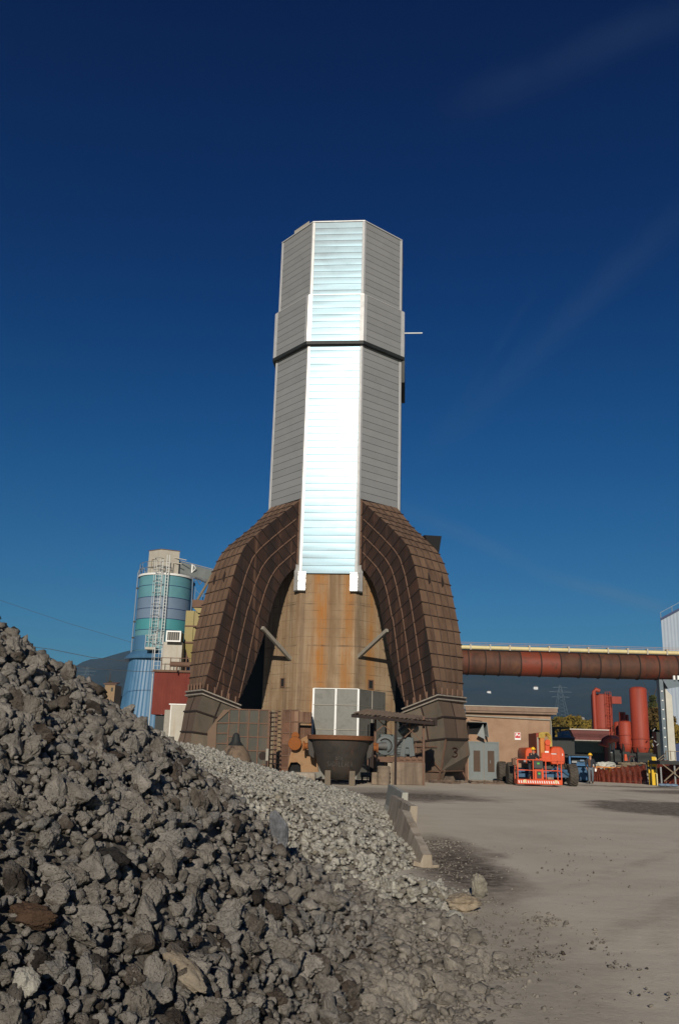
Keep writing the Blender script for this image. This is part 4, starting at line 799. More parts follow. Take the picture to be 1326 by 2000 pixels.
a2 = W(424, 1430, 53).x; mb = MB(); mb.prism([(a-.005, 53.0, 0), (a2, 53, 0), (a2, 53, top-.75), (a-.005, 53, top)], (0, 3.4, 0)); mb.build('bevel_end', 'plate_grey', fan)
mb = MB(); c0 = W(420, 1440, 52.9); mb.prism([W(421, 1480, 52.9), W(405, 1480, 52.9), W(406, 1428, 52.9), W(437, 1386, 52.9), W(450, 1386, 52.9), W(424, 1410, 52.9)], (0, .5, 0)); mb.build('curved_edge_plate', 'lower_outer', fan)
for y_ in (1412, 1432, 1452, 1470):
    p, q = W(424, y_, 52.95), W(446, y_, 52.95); mb = MB(); mb.bar(p, q, .06); mb.build('bevel_rib', 'rib', fan)
# uprights and rungs beside it
t_ = thing('steel_mast', 'twin brown steel uprights between the grey housing and the rusty one', 'mast', (W(535, 1500, 52.5).x, 52.5, 0))
for x in (527, 534, 541):
    mb = MB(); p = W(x, 1387, 52.5); mb.box((p.x-.07, 52.45, 0), (p.x+.07, 52.65, p.z)); mb.build('upright', 'brown' if x != 534 else 'timber', t_)
for i in range(12):
    p, q = W(527, 1392+i*9, 52.4), W(541, 1392+i*9, 52.4); mb = MB(); mb.bar(p, q, .05); mb.build('rung', 'ribdark', t_)
rb, a, b, bot, top = gridbox('rust_housing', 'rusty red brown ribbed steel housing left of the aluminium box', 'housing', 550, 1387, 582, 53.5, 3, 'plate_rust', 2, 6, 'rib')
mb = MB(); p, q = W(583, 1390, 53.5), W(608, 1390, 53.5)
for z0, z1, dd in ((W(595, 1411, 53.5).z, p.z, .0), (0, W(595, 1416, 53.5).z, .6)): mb.box((p.x, 53.55+dd, z0), (q.x, 56, z1))
mb.build('stepped_side', 'plate_rust', rb); mb = MB(); mb.box((p.x-.02, 53.4, W(595, 1412, 53.5).z), (q.x, 53.6, W(595, 1410, 53.5).z)); mb.build('shelf_edge', 'rib', rb)
for i in range(14):
    p, q = W(543, 1390+i*8.5, 53.3), W(549, 1390+i*8.5, 53.3); mb = MB(); mb.bar(p, q, .06); mb.build('side_rung', 'ribdark', rb)
# aluminium clad box against the front of the tower
p0, p1, p2 = W(611, 1400, 56.5), W(699, 1400, 56.1), W(752, 1400, 59.0); zt = W(655, 1345, 56.3).z
t_ = thing('aluminium_box', 'dull aluminium clad box with white seams standing before the concrete base', 'cladding box', ((p0.x+p1.x)/2, 56.3, 0))
mb = MB(); zl = [0, W(655, 1425, 56.3).z, W(655, 1377, 56.3).z, zt]
for (A, B, nn) in ((p0, p1, 2), (p1, p2, 2)):
    for j in range(3):
        for i in range(nn):
            f, g = i/nn, (i+1)/nn; a_, b_ = A.lerp(B, f), A.lerp(B, g); mb.add([(a_.x, a_.y, zl[j]), (b_.x, b_.y, zl[j]), (b_.x, b_.y, zl[j+1]), (a_.x, a_.y, zl[j+1])], [(0, 1, 2, 3)])
mb.add([(p0.x, p0.y, 0), (p0.x, 62, 0), (p0.x, 62, zt), (p0.x, p0.y, zt)], [(0, 1, 2, 3)]); mb.add([(p0.x, p0.y, zt), (p1.x, p1.y, zt), (p2.x, p2.y, zt), (p2.x, 62.5, zt), (p0.x, 62, zt)], [(0, 1, 2, 3, 4)]); mb.add([(p2.x, p2.y, 0), (p2.x, 62.5, 0), (p2.x, 62.5, zt), (p2.x, p2.y, zt)], [(0, 1, 2, 3)])
mb.build('sheet_panels', 'alu_box', t_)
for (A, B) in ((p0, p1), (p1, p2)):
    front = A is p0
    for f in ((0, .5, 1) if front else (.5,)):
        a_ = A.lerp(B, f); mb = MB(); r_ = .06 if front else .022; mb.box((a_.x-r_, a_.y-.05, 2.0), (a_.x+r_, a_.y-.004, zt)); mb.build('seam_strip', 'white' if front else 'strut', t_)
    for j, z in enumerate(zl[1:]):
        mb = MB(); mb.bar(A+Vector((0, -.03, z-A.z)), B+Vector((0, -.03, z-B.z)), .045 if front else .02); mb.build('seam_strip', 'strut' if j < 2 else ('white' if front else 'strut'), t_)
# slag pot
pc = W(664, 1500, 47.5); pc.z = 0; t_ = thing('slag_pot', 'big dark cast iron slag pot with a rusty rim and chalk writing', 'slag pot', pc)
zr = W(665, 1436, 46).z-.02; RR = 1.70
prof = [(0, .28), (.45, .26), (.75, .36), (1.0, .66), (1.16, 1.0), (1.32, 1.45), (1.40, 1.62), (1.50, zr-.50), (1.56, zr-.22), (1.60, zr-.22), (1.60, zr-.02), (1.5, zr-.02), (1.36, 1.5), (.9, .6), (0, .45)]
mb = MB(); mb.lathe(prof, pc, 56, cap=False); pot = mb.build('bowl', 'pot', t_, smooth=50)
mb = MB(); mb.lathe([(1.54, zr-.21), (1.74, zr-.19), (1.75, zr+.02), (1.50, zr+.02)], pc, 56, cap=False); mb.build('rim_band', 'rim', t_, smooth=50)
for s_ in (-1, 1):
    mb = MB(); zz = zr-.55
    mb.prism([(pc.x+s_*1.35, pc.y-.32, zz-.62), (pc.x+s_*1.62, pc.y-.32, zz-.46), (pc.x+s_*1.70, pc.y-.32, zz+.0), (pc.x+s_*1.70, pc.y-.32, zz+.36), (pc.x+s_*1.35, pc.y-.32, zz+.36)], (0, .64, 0)); mb.build('side_bracket', 'pot', t_, bevel=.03)
    mb = MB(); mb.lathe([(0, 1.6), (.16, 1.62), (.16, 1.86), (.24, 1.87), (.24, 1.96), (0, 1.98)] if s_ > 0 else [(0, -1.98), (.24, -1.96), (.24, -1.87), (.16, -1.86), (.16, -1.62), (0, -1.6)], (pc.x, pc.y, zz), 20, 'X', cap=False); mb.build('trunnion', 'orange_rust', t_, smooth=40)
    mb = MB(); q = pc+Vector((s_*.62, -.78, 0)); mb.prism([q+Vector((-.15, -.05, 0)), q+Vector((.15, -.05, 0)), q+Vector((.14, -.12, .72)), q+Vector((-.14, -.12, .72))], (0, .32, 0)); mb.build('foot', 'plinth' if False else 'pot_foot', t_) if 'pot_foot' in M else mb.build('foot', 'lower_steel', t_)
    mb = MB(); q = pc+Vector((s_*.62, .70, 0)); mb.prism([q+Vector((-.15, -.05, 0)), q+Vector((.15, -.05, 0)), q+Vector((.14, .1, .72)), q+Vector((-.14, .1, .72))], (0, .22, 0)); mb.build('foot', 'lower_steel', t_)
LET = {'B': [[(0, 0), (0, 1), (.4, .9), (.4, .6), (0, .5), (.5, .4), (.5, .1), (0, 0)]], 'Y': [[(0, 1), (.25, .5), (.5, 1)], [(.25, .5), (.25, 0)]], 'E': [[(.5, 1), (0, 1), (0, 0), (.5, 0)], [(0, .5), (.4, .5)]],
       'S': [[(.5, .9), (.2, 1), (0, .8), (.5, .3), (.3, 0), (0, .1)]], 'A': [[(0, 0), (.25, 1), (.5, 0)], [(.1, .4), (.4, .4)]], 'D': [[(0, 0), (0, 1), (.5, .7), (.5, .3), (0, 0)]], 'L': [[(0, 1), (0, 0), (.45, 0)]],
       'I': [[(.2, 1), (.2, 0)]], 'C': [[(.5, .85), (.2, 1), (0, .5), (.2, 0), (.5, .15)]], 'K': [[(0, 1), (0, 0)], [(.5, 1), (0, .45), (.5, 0)]]}
mb = MB()
def pot_r(z): return float(np.interp(z, [.26, .36, .66, 1.0, 1.45, 1.62, zr-.5], [.45, .75, 1.0, 1.16, 1.32, 1.40, 1.5]))
for txt, xs_, zb, h in (('BYE', -.22, 1.25, .22), ('SADILLACA', -.66, .93, .24)):
    for i, ch in enumerate(txt):
        for s_ in LET[ch]:
            pts = []
            for (x, z) in s_:
                X_ = xs_+i*h*.62+x*h*.8+.01*noise.noise((i, x, z)); Z_ = zb+z*h+.02*noise.noise((i*2, x, z)); r_ = pot_r(Z_)+.004; pts.append((pc.x+X_, pc.y-math.sqrt(max(.01, r_*r_-X_*X_)), Z_))
            mb.tube(pts, .007, 4)
mb.build('chalk_writing', 'chalk', t_)
# rusty tilting carrier left of the pot
t_ = thing('pot_carrier', 'orange rusty cast carrier with arched opening left of the slag pot', 'carrier', (W(590, 1500, 48.5).x, 48.5, 0))
pts = [W(x, y, 48.5) for x, y in ((562, 1508), (565, 1480), (572, 1458), (590, 1442), (607, 1433), (612, 1470), (620, 1490), (622, 1508), (588, 1509), (587, 1494), (580, 1488), (568, 1489), (563, 1500))]
mb = MB(); mb.prism(pts, (0, 1.4, 0)); mb.build('cast_body', 'rustbody' if 'rustbody' in M else 'plate_rust', t_, bevel=.03)
c_ = W(576, 1452, 48.2); mb = MB(); mb.lathe([(0, -.15), (.34, -.13), (.36, 0), (.30, .2), (0, .22)], c_, 24, 'Y', cap=False); mb.build('round_boss', 'orange_rust', t_, smooth=40)
c_ = W(577, 1437, 48.4); mb = MB(); mb.lathe([(0, -.1), (.2, -.08), (.2, .1), (0, .14)], c_, 16, 'Y', cap=False); mb.build('small_boss', 'orange_rust', t_, smooth=40)
mb = MB(); mb.prism([W(586, 1489, 48.9), W(566, 1490, 48.9), W(563, 1508, 48.9), W(588, 1508, 48.9)], (0, .8, 0)); mb.build('opening', 'black', t_)
# stone block and pipe stub at the foot of the pot
t_ = thing('concrete_roller', 'worn grey concrete roller lying left of the pot feet', 'roller', (W(596, 1520, 44).x, 44, 0)); c_ = W(586, 1519, 44.3); mb = MB()
mb.lathe([(0, -.7), (.30, -.7), (.33, -.62), (.33, .70), (.28, .74), (0, .74)], (c_.x, 44.3, .33), 24, 'X', cap=False); mb.build('roller_body', 'barrier', t_, smooth=40)
mb = MB(); mb.lathe([(.2, .745), (.24, .76), (.24, .745)], (c_.x, 44.3, .33), 20, 'X'); mb.build('end_ring', 'ribdark', t_)
t_ = thing('steel_cylinder', 'small pale steel cylinder lying in the shade right of the pot', 'cylinder', (W(716, 1513, 52).x, 52, 0)); c_ = W(716, 1513, 52); mb = MB(); mb.tube([c_+Vector((-.35, 0, 0)), c_+Vector((.3, 0, 0))], .13, 16); mb.build('shell', 'steel', t_, smooth=40)
mb = MB(); mb.box((c_.x-.3, 51.9, 0), (c_.x-.2, 52.1, c_.z)); mb.box((c_.x+.15, 51.9, 0), (c_.x+.25, 52.1, c_.z)); mb.build('leg', 'ribdark', t_)
# motor shelter
t_ = thing('machine_shelter', 'low shelter roof of dusty corrugated sheet on braced steel posts over the motor', 'shelter', (W(775, 1500, 50).x, 50, 0))
A = [W(688, 1393, 49.2), W(845, 1408, 49.0), W(850, 1401, 51.0), W(716, 1384, 51.2)]
mb = MB(); nu, nv = 54, 4; vs_ = []
for j in range(nv+1):
    for i in range(nu+1):
        p = A[0].lerp(A[1], i/nu).lerp(A[3].lerp(A[2], i/nu), j/nv); vs_.append(p+Vector((0, 0, .035*math.sin(i*2.1)+.05*noise.noise((i*.2, j, 0)))))
fs_ = [(j*(nu+1)+i, j*(nu+1)+i+1, (j+1)*(nu+1)+i+1, (j+1)*(nu+1)+i) for j in range(nv) for i in range(nu)]
mb.add(vs_, fs_); mb.add([v-Vector((0, 0, .05)) for v in vs_], [f[::-1] for f in fs_]); mb.build('roof_sheet', 'roofsheet', t_)
mb = MB(); B_ = [p+Vector((0, 0, -.14)) for p in A]
for i in range(4): mb.bar(B_[i], B_[(i+1) % 4], .10, .16)
for f in (.25, .5, .75): mb.bar(B_[0].lerp(B_[1], f), B_[3].lerp(B_[2], f), .08, .12)
mb.build('roof_frame', 'ribdark', t_)
mb = MB(); C0, C1 = W(840, 1402, 51), W(852, 1412, 50.0)
mb.box((C0.x-.9, 49.6, C1.z-.15), (C1.x, 51.5, C0.z-.05)); mb.build('roof_box', 'ribdark', t_)
for x, yb, Yp in ((733, 1478, 50.8), (773, 1500, 49.3), (827, 1500, 49.6), (800, 1480, 51.1)):
    top_ = W(x, 1400, Yp); mb = MB(); mb.box((top_.x-.06, Yp-.06, 0), (top_.x+.06, Yp+.06, top_.z)); mb.build('post', 'ribdark' if x == 773 else 'brown', t_)
for a_, b_ in (((735, 1402), (766, 1432)), ((766, 1402), (735, 1428)), ((780, 1406), (824, 1448)), ((824, 1408), (790, 1440))):
    mb = MB(); mb.bar(W(*a_, 49.8), W(*b_, 49.8), .05); mb.build('cross_brace', 'rib', t_)
# plinth, base frame, motor and disc
t_ = thing('machine_plinth', 'scuffed concrete plinth carrying the motor under the shelter roof', 'plinth', (W(798, 1500, 49.7).x, 49.7, 0)); mb = MB(); pxbox(mb, 766, 1489, 830, 1530, 49.7, 2.4, z0=0); mb.build('block', 'plinth', t_, bevel=.03)
mb = MB(); pxbox(mb, 757, 1490, 766, 1530, 49.9, 2.0, z0=0); mb.build('pale_edge', 'barrier', t_)
t_ = thing('electric_motor', 'blue grey drive motor with round disc cover and shaft under the shelter roof', 'motor', (W(780, 1480, 50).x, 50, W(780, 1486, 50).z))
mb = MB(); pxbox(mb, 738, 1479, 826, 1489, 49.8, 1.8); mb.build('base_frame', 'brown', t_)
for x in (780, 792, 804, 816): mb = MB(); pxbox(mb, x, 1478, x+8, 1484, 49.7, .1); mb.build('anchor_plate', 'rib', t_)
mb = MB(); pxbox(mb, 742, 1434, 770, 1476, 50.2, 1.3); mb.build('gear_case', 'motor', t_, bevel=.06)
mb = MB(); pxbox(mb, 774, 1440, 808, 1474, 50.2, 1.3); mb.build('motor_case', 'motor', t_, bevel=.06)
c_ = W(752, 1456, 50.15); mb = MB()
mb.lathe([(0, -.10), (.26, -.10), (.28, -.05), (.50, -.03), (.52, .1), (0, .1)], c_, 36, 'Y', cap=False); mb.build('disc_cover', 'motor', t_, smooth=30)
mb = MB(); q = [c_+Vector((.36*math.cos(t), -.10, .36*math.sin(t))) for t in np.linspace(-1.2, 2.4, 18)]; mb.tube(q, .03, 6); mb.build('curved_pipe', 'ribdark', t_)
mb = MB(); mb.tube([c_+Vector((-.55, -.35, -.02)), c_+Vector((.02, -.1, -.02))], [.13, .22], 16); mb.build('shaft', 'steel', t_, smooth=40)
mb = MB(); mb.tube([c_+Vector((-.72, -.36, -.02)), c_+Vector((-.52, -.35, -.02))], .16, 16); mb.build('shaft_end', 'orange_rust', t_, smooth=40)
mb = MB(); mb.prism([W(x, y, 50.05) for x, y in ((781, 1476), (784, 1455), (788, 1440), (801, 1440), (807, 1455), (810, 1476), (800, 1478), (798, 1460), (792, 1460), (790, 1478))], (0, .14, 0)); mb.build('bearing_bracket', 'motor', t_)
for i in range(6): mb = MB(); p, q = W(774, 1444+i*5, 50.16), W(783, 1444+i*5, 50.16); mb.bar(p, q, .03); mb.build('cooling_fin', 'dgrey', t_)
mb = MB(); mb.tube([W(824, 1440, 49.7), W(829, 1450, 49.7), W(829, 1462, 49.7), W(823, 1470, 49.7), W(812, 1474, 49.9)], .035, 6); mb.tube([W(775, 1456, 50), W(781, 1447, 49.9), W(790, 1438, 49.9), W(796, 1432, 50)], .035, 6); mb.build('cable', 'ribdark', t_)
t_ = thing('silver_duct', 'shiny silver duct elbow just under the shelter roof', 'duct', W(797, 1430, 51.5)); mb = MB(); mb.tube([W(781, 1432, 51.5), W(790, 1425, 51.5), W(802, 1421, 51.5), W(812, 1423, 51.8)], [.22, .30, .30, .22], 18); mb.build('elbow', 'steel', t_, smooth=40)
mb = MB(); mb.bar(W(797, 1425, 51.6), W(797, 1480, 51.6), .12); mb.build('stand', 'ribdark', t_)
# drum on block
t_ = thing('ribbed_drum', 'dirty ribbed drum standing on rubble right of the slag pot', 'drum', (W(747, 1530, 49).x, 49, 0)); c_ = W(749, 1515, 49)
mb = MB(); prof = [(0, 0), (.34, 0)]+[(.34+(.02 if i % 4 == 0 else 0), .02+i*.055) for i in range(17)]+[(.3, .97), (0, .97)]; mb.lathe(prof, (c_.x, 49.0, 0), 28, cap=False); mb.build('drum_shell', 'plinth', t_, smooth=40)
mb = MB(); mb.box((c_.x-.62, 49.2, 0), (c_.x-.30, 50, .62)); mb.build('side_block', 'plinth', t_, bevel=.03)
# dark recess behind pot between box and motor
t_ = thing('steel_column', 'dark steel column in the gap between aluminium box and motor', 'column', (W(729, 1500, 53).x, 53, 0)); mb = MB(); p = W(728, 1440, 53); mb.box((p.x-.16, 53, 0), (p.x+.12, 53.3, 3.3)); mb.build('web', 'ribdark', t_); mb = MB(); mb.box((p.x-.30, 52.95, 0), (p.x-.24, 53.1, 3.2)); mb.build('flange_strip', 'rib', t_)
# rusty cone stump rising from behind the heap
t_ = thing('cone_stack', 'rusty tapered cone with black sooty tip poking up behind the slag', 'cone', (W(461, 1480, 44).x, 44, 0)); c_ = W(461, 1450, 44); zt = c_.z+.35
mb = MB(); mb.lathe([(.95, 0), (.88, zt-1.35), (.60, zt-.72), (.40, zt-.5)], (c_.x, 44, 0), 28); mb.build('skirt', 'rustdirty' if 'rustdirty' in M else 'plinth', t_, smooth=40)
mb = MB(); mb.lathe([(.40, zt-.52), (.22, zt-.3), (.16, zt), (.06, zt+.1)], (c_.x, 44, 0), 20); mb.build('sooty_tip', 'gap', t_, smooth=40)
mb = MB(); mb.tube([W(427, 1474, 44.4), W(455, 1455, 44.2)], .05, 8); mb.build('side_pipe', 'rib', t_)
t_ = thing('pulley_block', 'small worn steel pulley block by the housing corner above the slag', 'pulley', W(520, 1475, 50)-Vector((0, 0, 1))); mb = MB(); p = W(520, 1475, 50)
mb.lathe([(0, -.1), (.22, -.1), (.22, .1), (0, .1)], p+Vector((-.18, 0, -.05)), 20, 'Y', cap=False); mb.build('wheel', 'ribdark', t_, smooth=40); mb = MB(); mb.box(p+Vector((-.02, -.12, -.3)), p+Vector((.14, .05, .35))); mb.build('cheek', 'strut', t_, bevel=.03); mb = MB(); mb.bar(p+Vector((.05, 0, -.3)), Vector((p.x+.05, 50, 0)), .08); mb.build('stem', 'ribdark', t_)
# low debris mounds along the wall foot
mb = MB()
for i in range(260):
    x = rng.uniform(W(560, 1530, 50).x, W(1000, 1530, 57).x); y = 52+ (x-0)*.45+rng.gauss(0, .7) if x > 2.3 else 51.5+rng.gauss(0, .9)
    y = min(y, 57.5 if x < 9 else 60); h = .04+.10*rng.random()**2; a_ = rng.uniform(0, 3.1); l_ = h*rng.uniform(1, 7)
    d_ = Vector((math.cos(a_), math.sin(a_), rng.uniform(-.05, .12)))*l_; p = Vector((x, y, h*.4)); mb.bar(p-d_, p+d_, h*rng.uniform(.4, 1), h*.8)
o = mb.build('scrap_litter', 'debris'); tag(o, 'scrap bits and dirt littering the foot of the machinery', 'debris', kind='stuff')
# transverse rib of the ground: small kerb mound
# ------------------------------------------------------------------ silo group, left
SY = 76.0; sc = W(309, 1200, SY); sx = sc.x; SR = 2.33
silo = thing('storage_silo', 'round teal and grey banded silo with beige cabin on top and blue ribbed skirt', 'silo', (sx, SY+SR, 0)); cy = SY+SR
zt = W(309, 1121, SY).z; zz = [W(308, y, SY).z for y in (1121, 1142, 1165, 1187, 1207, 1229, 1270)]
seg = [('teal', 0, 2), ('lilac', 2, 4), ('teal2', 4, 5), ('teal', 5, 6)]
for m_, i0, i1 in seg:
    mb = MB(); mb.lathe([(SR, zz[i1]), (SR, zz[i0])], (sx, cy, 0), 56); mb.build('shell_band', m_, silo, smooth=40)
for z in zz[1:-1]:
    mb = MB(); mb.lathe([(SR+.012, z-.025), (SR+.02, z), (SR+.012, z+.025)], (sx, cy, 0), 56); mb.build('seam_ring', 'navy', silo, smooth=40)
mb = MB(); mb.lathe([(SR+.10, zt-.05), (SR+.12, zt+.12), (SR-.3, zt+.2), (0, zt+.3)], (sx, cy, 0), 56, cap=False); mb.build('top_rim', 'white', silo, smooth=40)
mb = MB(); zb = zz[-1]; mb.lathe([(SR+.02, zb+.0), (SR+.15, zb-.05), (SR+.75, zb-.62), (SR+.7, zb-.72)], (sx, cy, 0), 40); mb.build('skirt_cone', 'skyblue', silo, smooth=40)
mb = MB(); z0 = zb-.7; n = 112; rt, rb_ = SR+.42, SR+.75; vs_ = []
for z, r_ in ((z0, rt), (0, rb_+.6)):
    for k in range(n): t = 2*math.pi*k/n; q = r_+(.04 if k % 2 else 0); sqf = 1.0/max(abs(math.cos(t-.1)), abs(math.sin(t-.1)))**.2; vs_.append((sx+q*sqf*.93*math.cos(t), cy+q*sqf*.93*math.sin(t), z))
mb.add(vs_, [(k, (k+1) % n, n+(k+1) % n, n+k) for k in range(n)]); mb.build('ribbed_base', 'skyblue', silo)
mb = MB(); q = [(sx+(SR+.03)*math.cos(t), cy+(SR+.03)*math.sin(t)) for t in np.linspace(R(-165), R(-110), 10)]
mb.add([(x, y, zb+.05) for x, y in q]+[(x, y, zb+(1.3 if 0 < i < 9 else .9)) for i, (x, y) in enumerate(q)], [(i, i+1, 10+i+1, 10+i) for i in range(9)]); mb.build('blue_patch', 'skyblue', silo)
# cabin, turned so that one corner faces us
cab = MB(); cc = W(314, 1100, SY+.6); zc0, zc1 = zt+.2, W(314, 1073, SY+.6).z; ang = R(-38); e1 = Vector((math.cos(R(25)), math.sin(R(25)), 0)); e2 = Vector((-math.cos(R(35)), math.sin(R(35)), 0)); p = Vector((cc.x, cc.y, zc0)); hh = Vector((0, 0, zc1-zc0))
cab.prism([p, p+e1*1.65, p+e1*1.65+e2*1.55, p+e2*1.55], hh); cb = cab.build('cabin', 'offwhite', silo)
mb = MB(); mb.prism([p+hh-e1*.04-e2*.04, p+hh+e1*1.69-e2*.04, p+hh+e1*1.69+e2*1.6, p+hh-e1*.04+e2*1.6], (0, 0, .06)); mb.build('cabin_roof', 'brown', cb)
mb = MB(); nrm = Vector((-e2.y, e2.x, 0)); nrm = nrm if nrm.y < 0 else -nrm
o_ = p+e2*.45+nrm*.02
for a_, b_ in (((.0, .55), (.0, 1.3)), ((.0, 1.3), (.62, 1.3)), ((.62, 1.3), (.62, .55)), ((.62, .55), (0, .55))): mb.bar(o_+e2*a_[0]+Vector((0, 0, a_[1])), o_+e2*b_[0]+Vector((0, 0, b_[1])), .05)
mb.build('hatch_frame', 'timber', cb)
# railing round the top
mb = MB()
for zr_ in (.55, 1.05): mb.tube([(sx+(SR+.05)*math.cos(t), cy+(SR+.05)*math.sin(t), zt+.1+zr_) for t in np.linspace(R(170), R(285), 22)], .025, 5)
for t in np.linspace(R(170), R(285), 8): mb.tube([(sx+(SR+.05)*math.cos(t), cy+(SR+.05)*math.sin(t), zt+.1), (sx+(SR+.05)*math.cos(t), cy+(SR+.05)*math.sin(t), zt+1.15)], .025, 5)
mb.build('top_railing', 'galv', silo)
# vertical pipe with bend on the left
mb = MB(); xl = sx-SR-.22; mb.tube([(xl, cy, zb-.8), (xl, cy, zt+.45), (xl+.10, cy, zt+.75), (xl+.32, cy, zt+.9), (xl+.55, cy, zt+.85), (xl+.65, cy, zt+.5)], .075, 10); mb.build('fill_pipe', 'lilac', silo, smooth=40)
mb = MB()
for z in (zt-1, zt-4, zb+1.2, zb-.2): mb.box((xl-.05, cy-.1, z), (xl+.3, cy+.1, z+.14))
mb.build('pipe_bracket', 'gap', silo)
mb = MB(); xr = sx+SR+.18; mb.tube([(xr, cy-.4, zb-.8), (xr, cy-.4, zt-1.6), (xr-.05, cy-.4, zt+.1)], .06, 8); mb.build('drain_pipe', 'lilac', silo, smooth=40)
# caged ladder: rails lean exactly upright, hoops round it
def ladder(parent, pt, pb, w, m, cage=True, nm='ladder', dep=.55):
    mb = MB(); d_ = Vector((w/2, 0, 0)); mb.bar(pt-d_, pb-d_, .05); mb.bar(pt+d_, pb+d_, .05); n_ = int((pt-pb).length/.30)
    for i in range(n_): q = pb.lerp(pt, (i+.5)/n_); mb.bar(q-d_, q+d_, .03)
    o = mb.build(nm, m, parent)
    if cage:
        mb = MB(); k = max(3, int((pt-pb).length/.95))
        for i in range(k+1):
            q = pb.lerp(pt, i/k); mb.tube([q+Vector((-w/2, 0, 0)), q+Vector((-w*.75, -dep*.5, 0)), q+Vector((-w*.4, -dep, 0)), q+Vector((w*.4, -dep, 0)), q+Vector((w*.75, -dep*.5, 0)), q+Vector((w/2, 0, 0))], .028, 4)
        for x, y in ((-w*.75, -dep*.5), (-w*.3, -dep), (w*.3, -dep), (w*.75, -dep*.5)): mb.bar(pt+Vector((x, y, 0)), pb+Vector((x, y, 0)), .028)
        mb.build('ladder_cage', m, o)
    return o
Yl = SY-.25
top_, bot_ = W(309, 1092, Yl), W(304, 1250, Yl); bot_.x = top_.x = (W(307, 1170, Yl).x)
ladder(silo, top_, bot_, .5, 'galv')
mb = MB(); x_ = top_.x+.62; mb.bar((x_, Yl, top_.z+.4), (x_, Yl, bot_.z), .06); mb.bar((x_+.22, Yl, top_.z+.4), (x_+.22, Yl, bot_.z), .06)
for i in range(26): z = bot_.z+(top_.z-bot_.z)*i/26; mb.bar((x_, Yl, z), (x_+.22, Yl, z), .03)
mb.build('cable_tray', 'galv', silo)
# rest platform
pl0, pl1 = W(284, 1265, Yl-.8), W(305, 1265, Yl-.8); mb = MB(); mb.box((pl0.x, Yl-.9, pl0.z-.14), (pl1.x, Yl+.1, pl0.z+.06)); mb.build('platform', 'offwhite', silo)
mb = MB()
for z in (.5, 1.05): mb.bar((pl0.x, Yl-.88, pl0.z+z), (pl1.x, Yl-.88, pl0.z+z), .04); mb.bar((pl0.x, Yl-.88, pl0.z+z), (pl0.x, Yl, pl0.z+z), .04)
for f in (0, .33, .66, 1): x = pl0.x+(pl1.x-pl0.x)*f; mb.bar((x, Yl-.88, pl0.z), (x, Yl-.88, pl0.z+1.1), .04)
mb.build('platform_railing', 'galv', silo)
# lower stair tower
t_ = thing('ladder_tower', 'white caged ladder frame between the blue base and the red shed', 'ladder', (W(312, 1300, 73).x, 73, 0)); tp, bt = W(313, 1234, 73), W(313, 1310, 73); bt.x = tp.x; bt.z = 0
ladder(t_, tp, Vector((tp.x, tp.y, W(313, 1312, 73).z)), .55, 'galv'); mb = MB()
for s_ in (-.3, .3): mb.bar((tp.x+s_, 73, 0), (tp.x+s_, 73, tp.z), .08)
mb.build('frame_post', 'galv', t_)
# conveyor gallery from the silo to the right
t_ = thing('conveyor_gallery', 'grey covered conveyor gallery on a truss running right from the silo top', 'gallery', (W(340, 1120, 78).x, 78, 0))
GA, GB = W(333, 1114, 77.2), W(440, 1142, 81); up = Vector((0, 0, 1)); dg = (GB-GA); hh = 1.0
mb = MB(); mb.prism([GA+up*.05, GB+up*.05, GB+up*(hh+.05), GA+up*hh], (0, 1.5, 0)); mb.build('side_sheet', 'gallery', t_)
mb = MB(); mb.bar(GA-up*.05+Vector((-.3, -.1, 0)), GB-up*.05+Vector((0, -.1, 0)), .12, .22); mb.bar(GA-up*.55+Vector((2.2, 0, 0)), GB-up*.62, .10); mb.build('girder', 'galv', t_)
mb = MB(); n = 12
for i in range(n):
    a_, b_ = GA.lerp(GB, .3+.7*i/n), GA.lerp(GB, .3+.7*(i+1)/n); (mb.bar(a_-up*.1, b_-up*.6, .05) if i % 2 else mb.bar(a_-up*.6, b_-up*.1, .05))
mb.build('truss', 'galv', t_)
mb = MB(); mb.bar(GA+up*1.1, GB+up*1.12, .06)
mb.bar(GA+Vector((-.1, -.1, -.2)), GA+Vector((-.1, -.1, 1.7)), .16); mb.bar(GA+Vector((0, -.1, 1.2)), GA+Vector((1.4, -.1, .95)), .06); mb.bar(GA+Vector((0, -.1, .7)), GA+Vector((1.0, -.1, .6)), .06); mb.build('handrail', 'offwhite', t_)
mb = MB(); q = W(374, 1112, 78.6); mb.box((q.x-.12, q.y, q.z-.3), (q.x+.12, q.y+.2, q.z+.45)); mb.tube([q+Vector((.15, 0, -.2)), q+Vector((.4, 0, .1)), q+Vector((.2, 0, .4))], .04, 6); mb.build('vent_head', 'white', t_)
mb = MB(); mb.bar(GA+Vector((.4, .5, -.1)), W(362, 1150, 77), .8, .1); mb.build('shadow_plate', 'gap', t_) if False else None
t_ = thing('navy_pipe', 'dark navy vertical pipe just right of the teal silo', 'pipe', (W(372, 1200, 79.5).x, 79.5, 0)); a_ = W(371, 1140, 79.5); mb = MB(); mb.tube([(a_.x, 79.5, 0), (a_.x, 79.5, a_.z)], .42, 20); mb.build('shell', 'navy', t_, smooth=40); mb = MB(); mb.tube([(a_.x, 79.5, a_.z-.15), (a_.x, 79.5, a_.z+.05)], .5, 20); mb.build('collar', 'navy', t_)
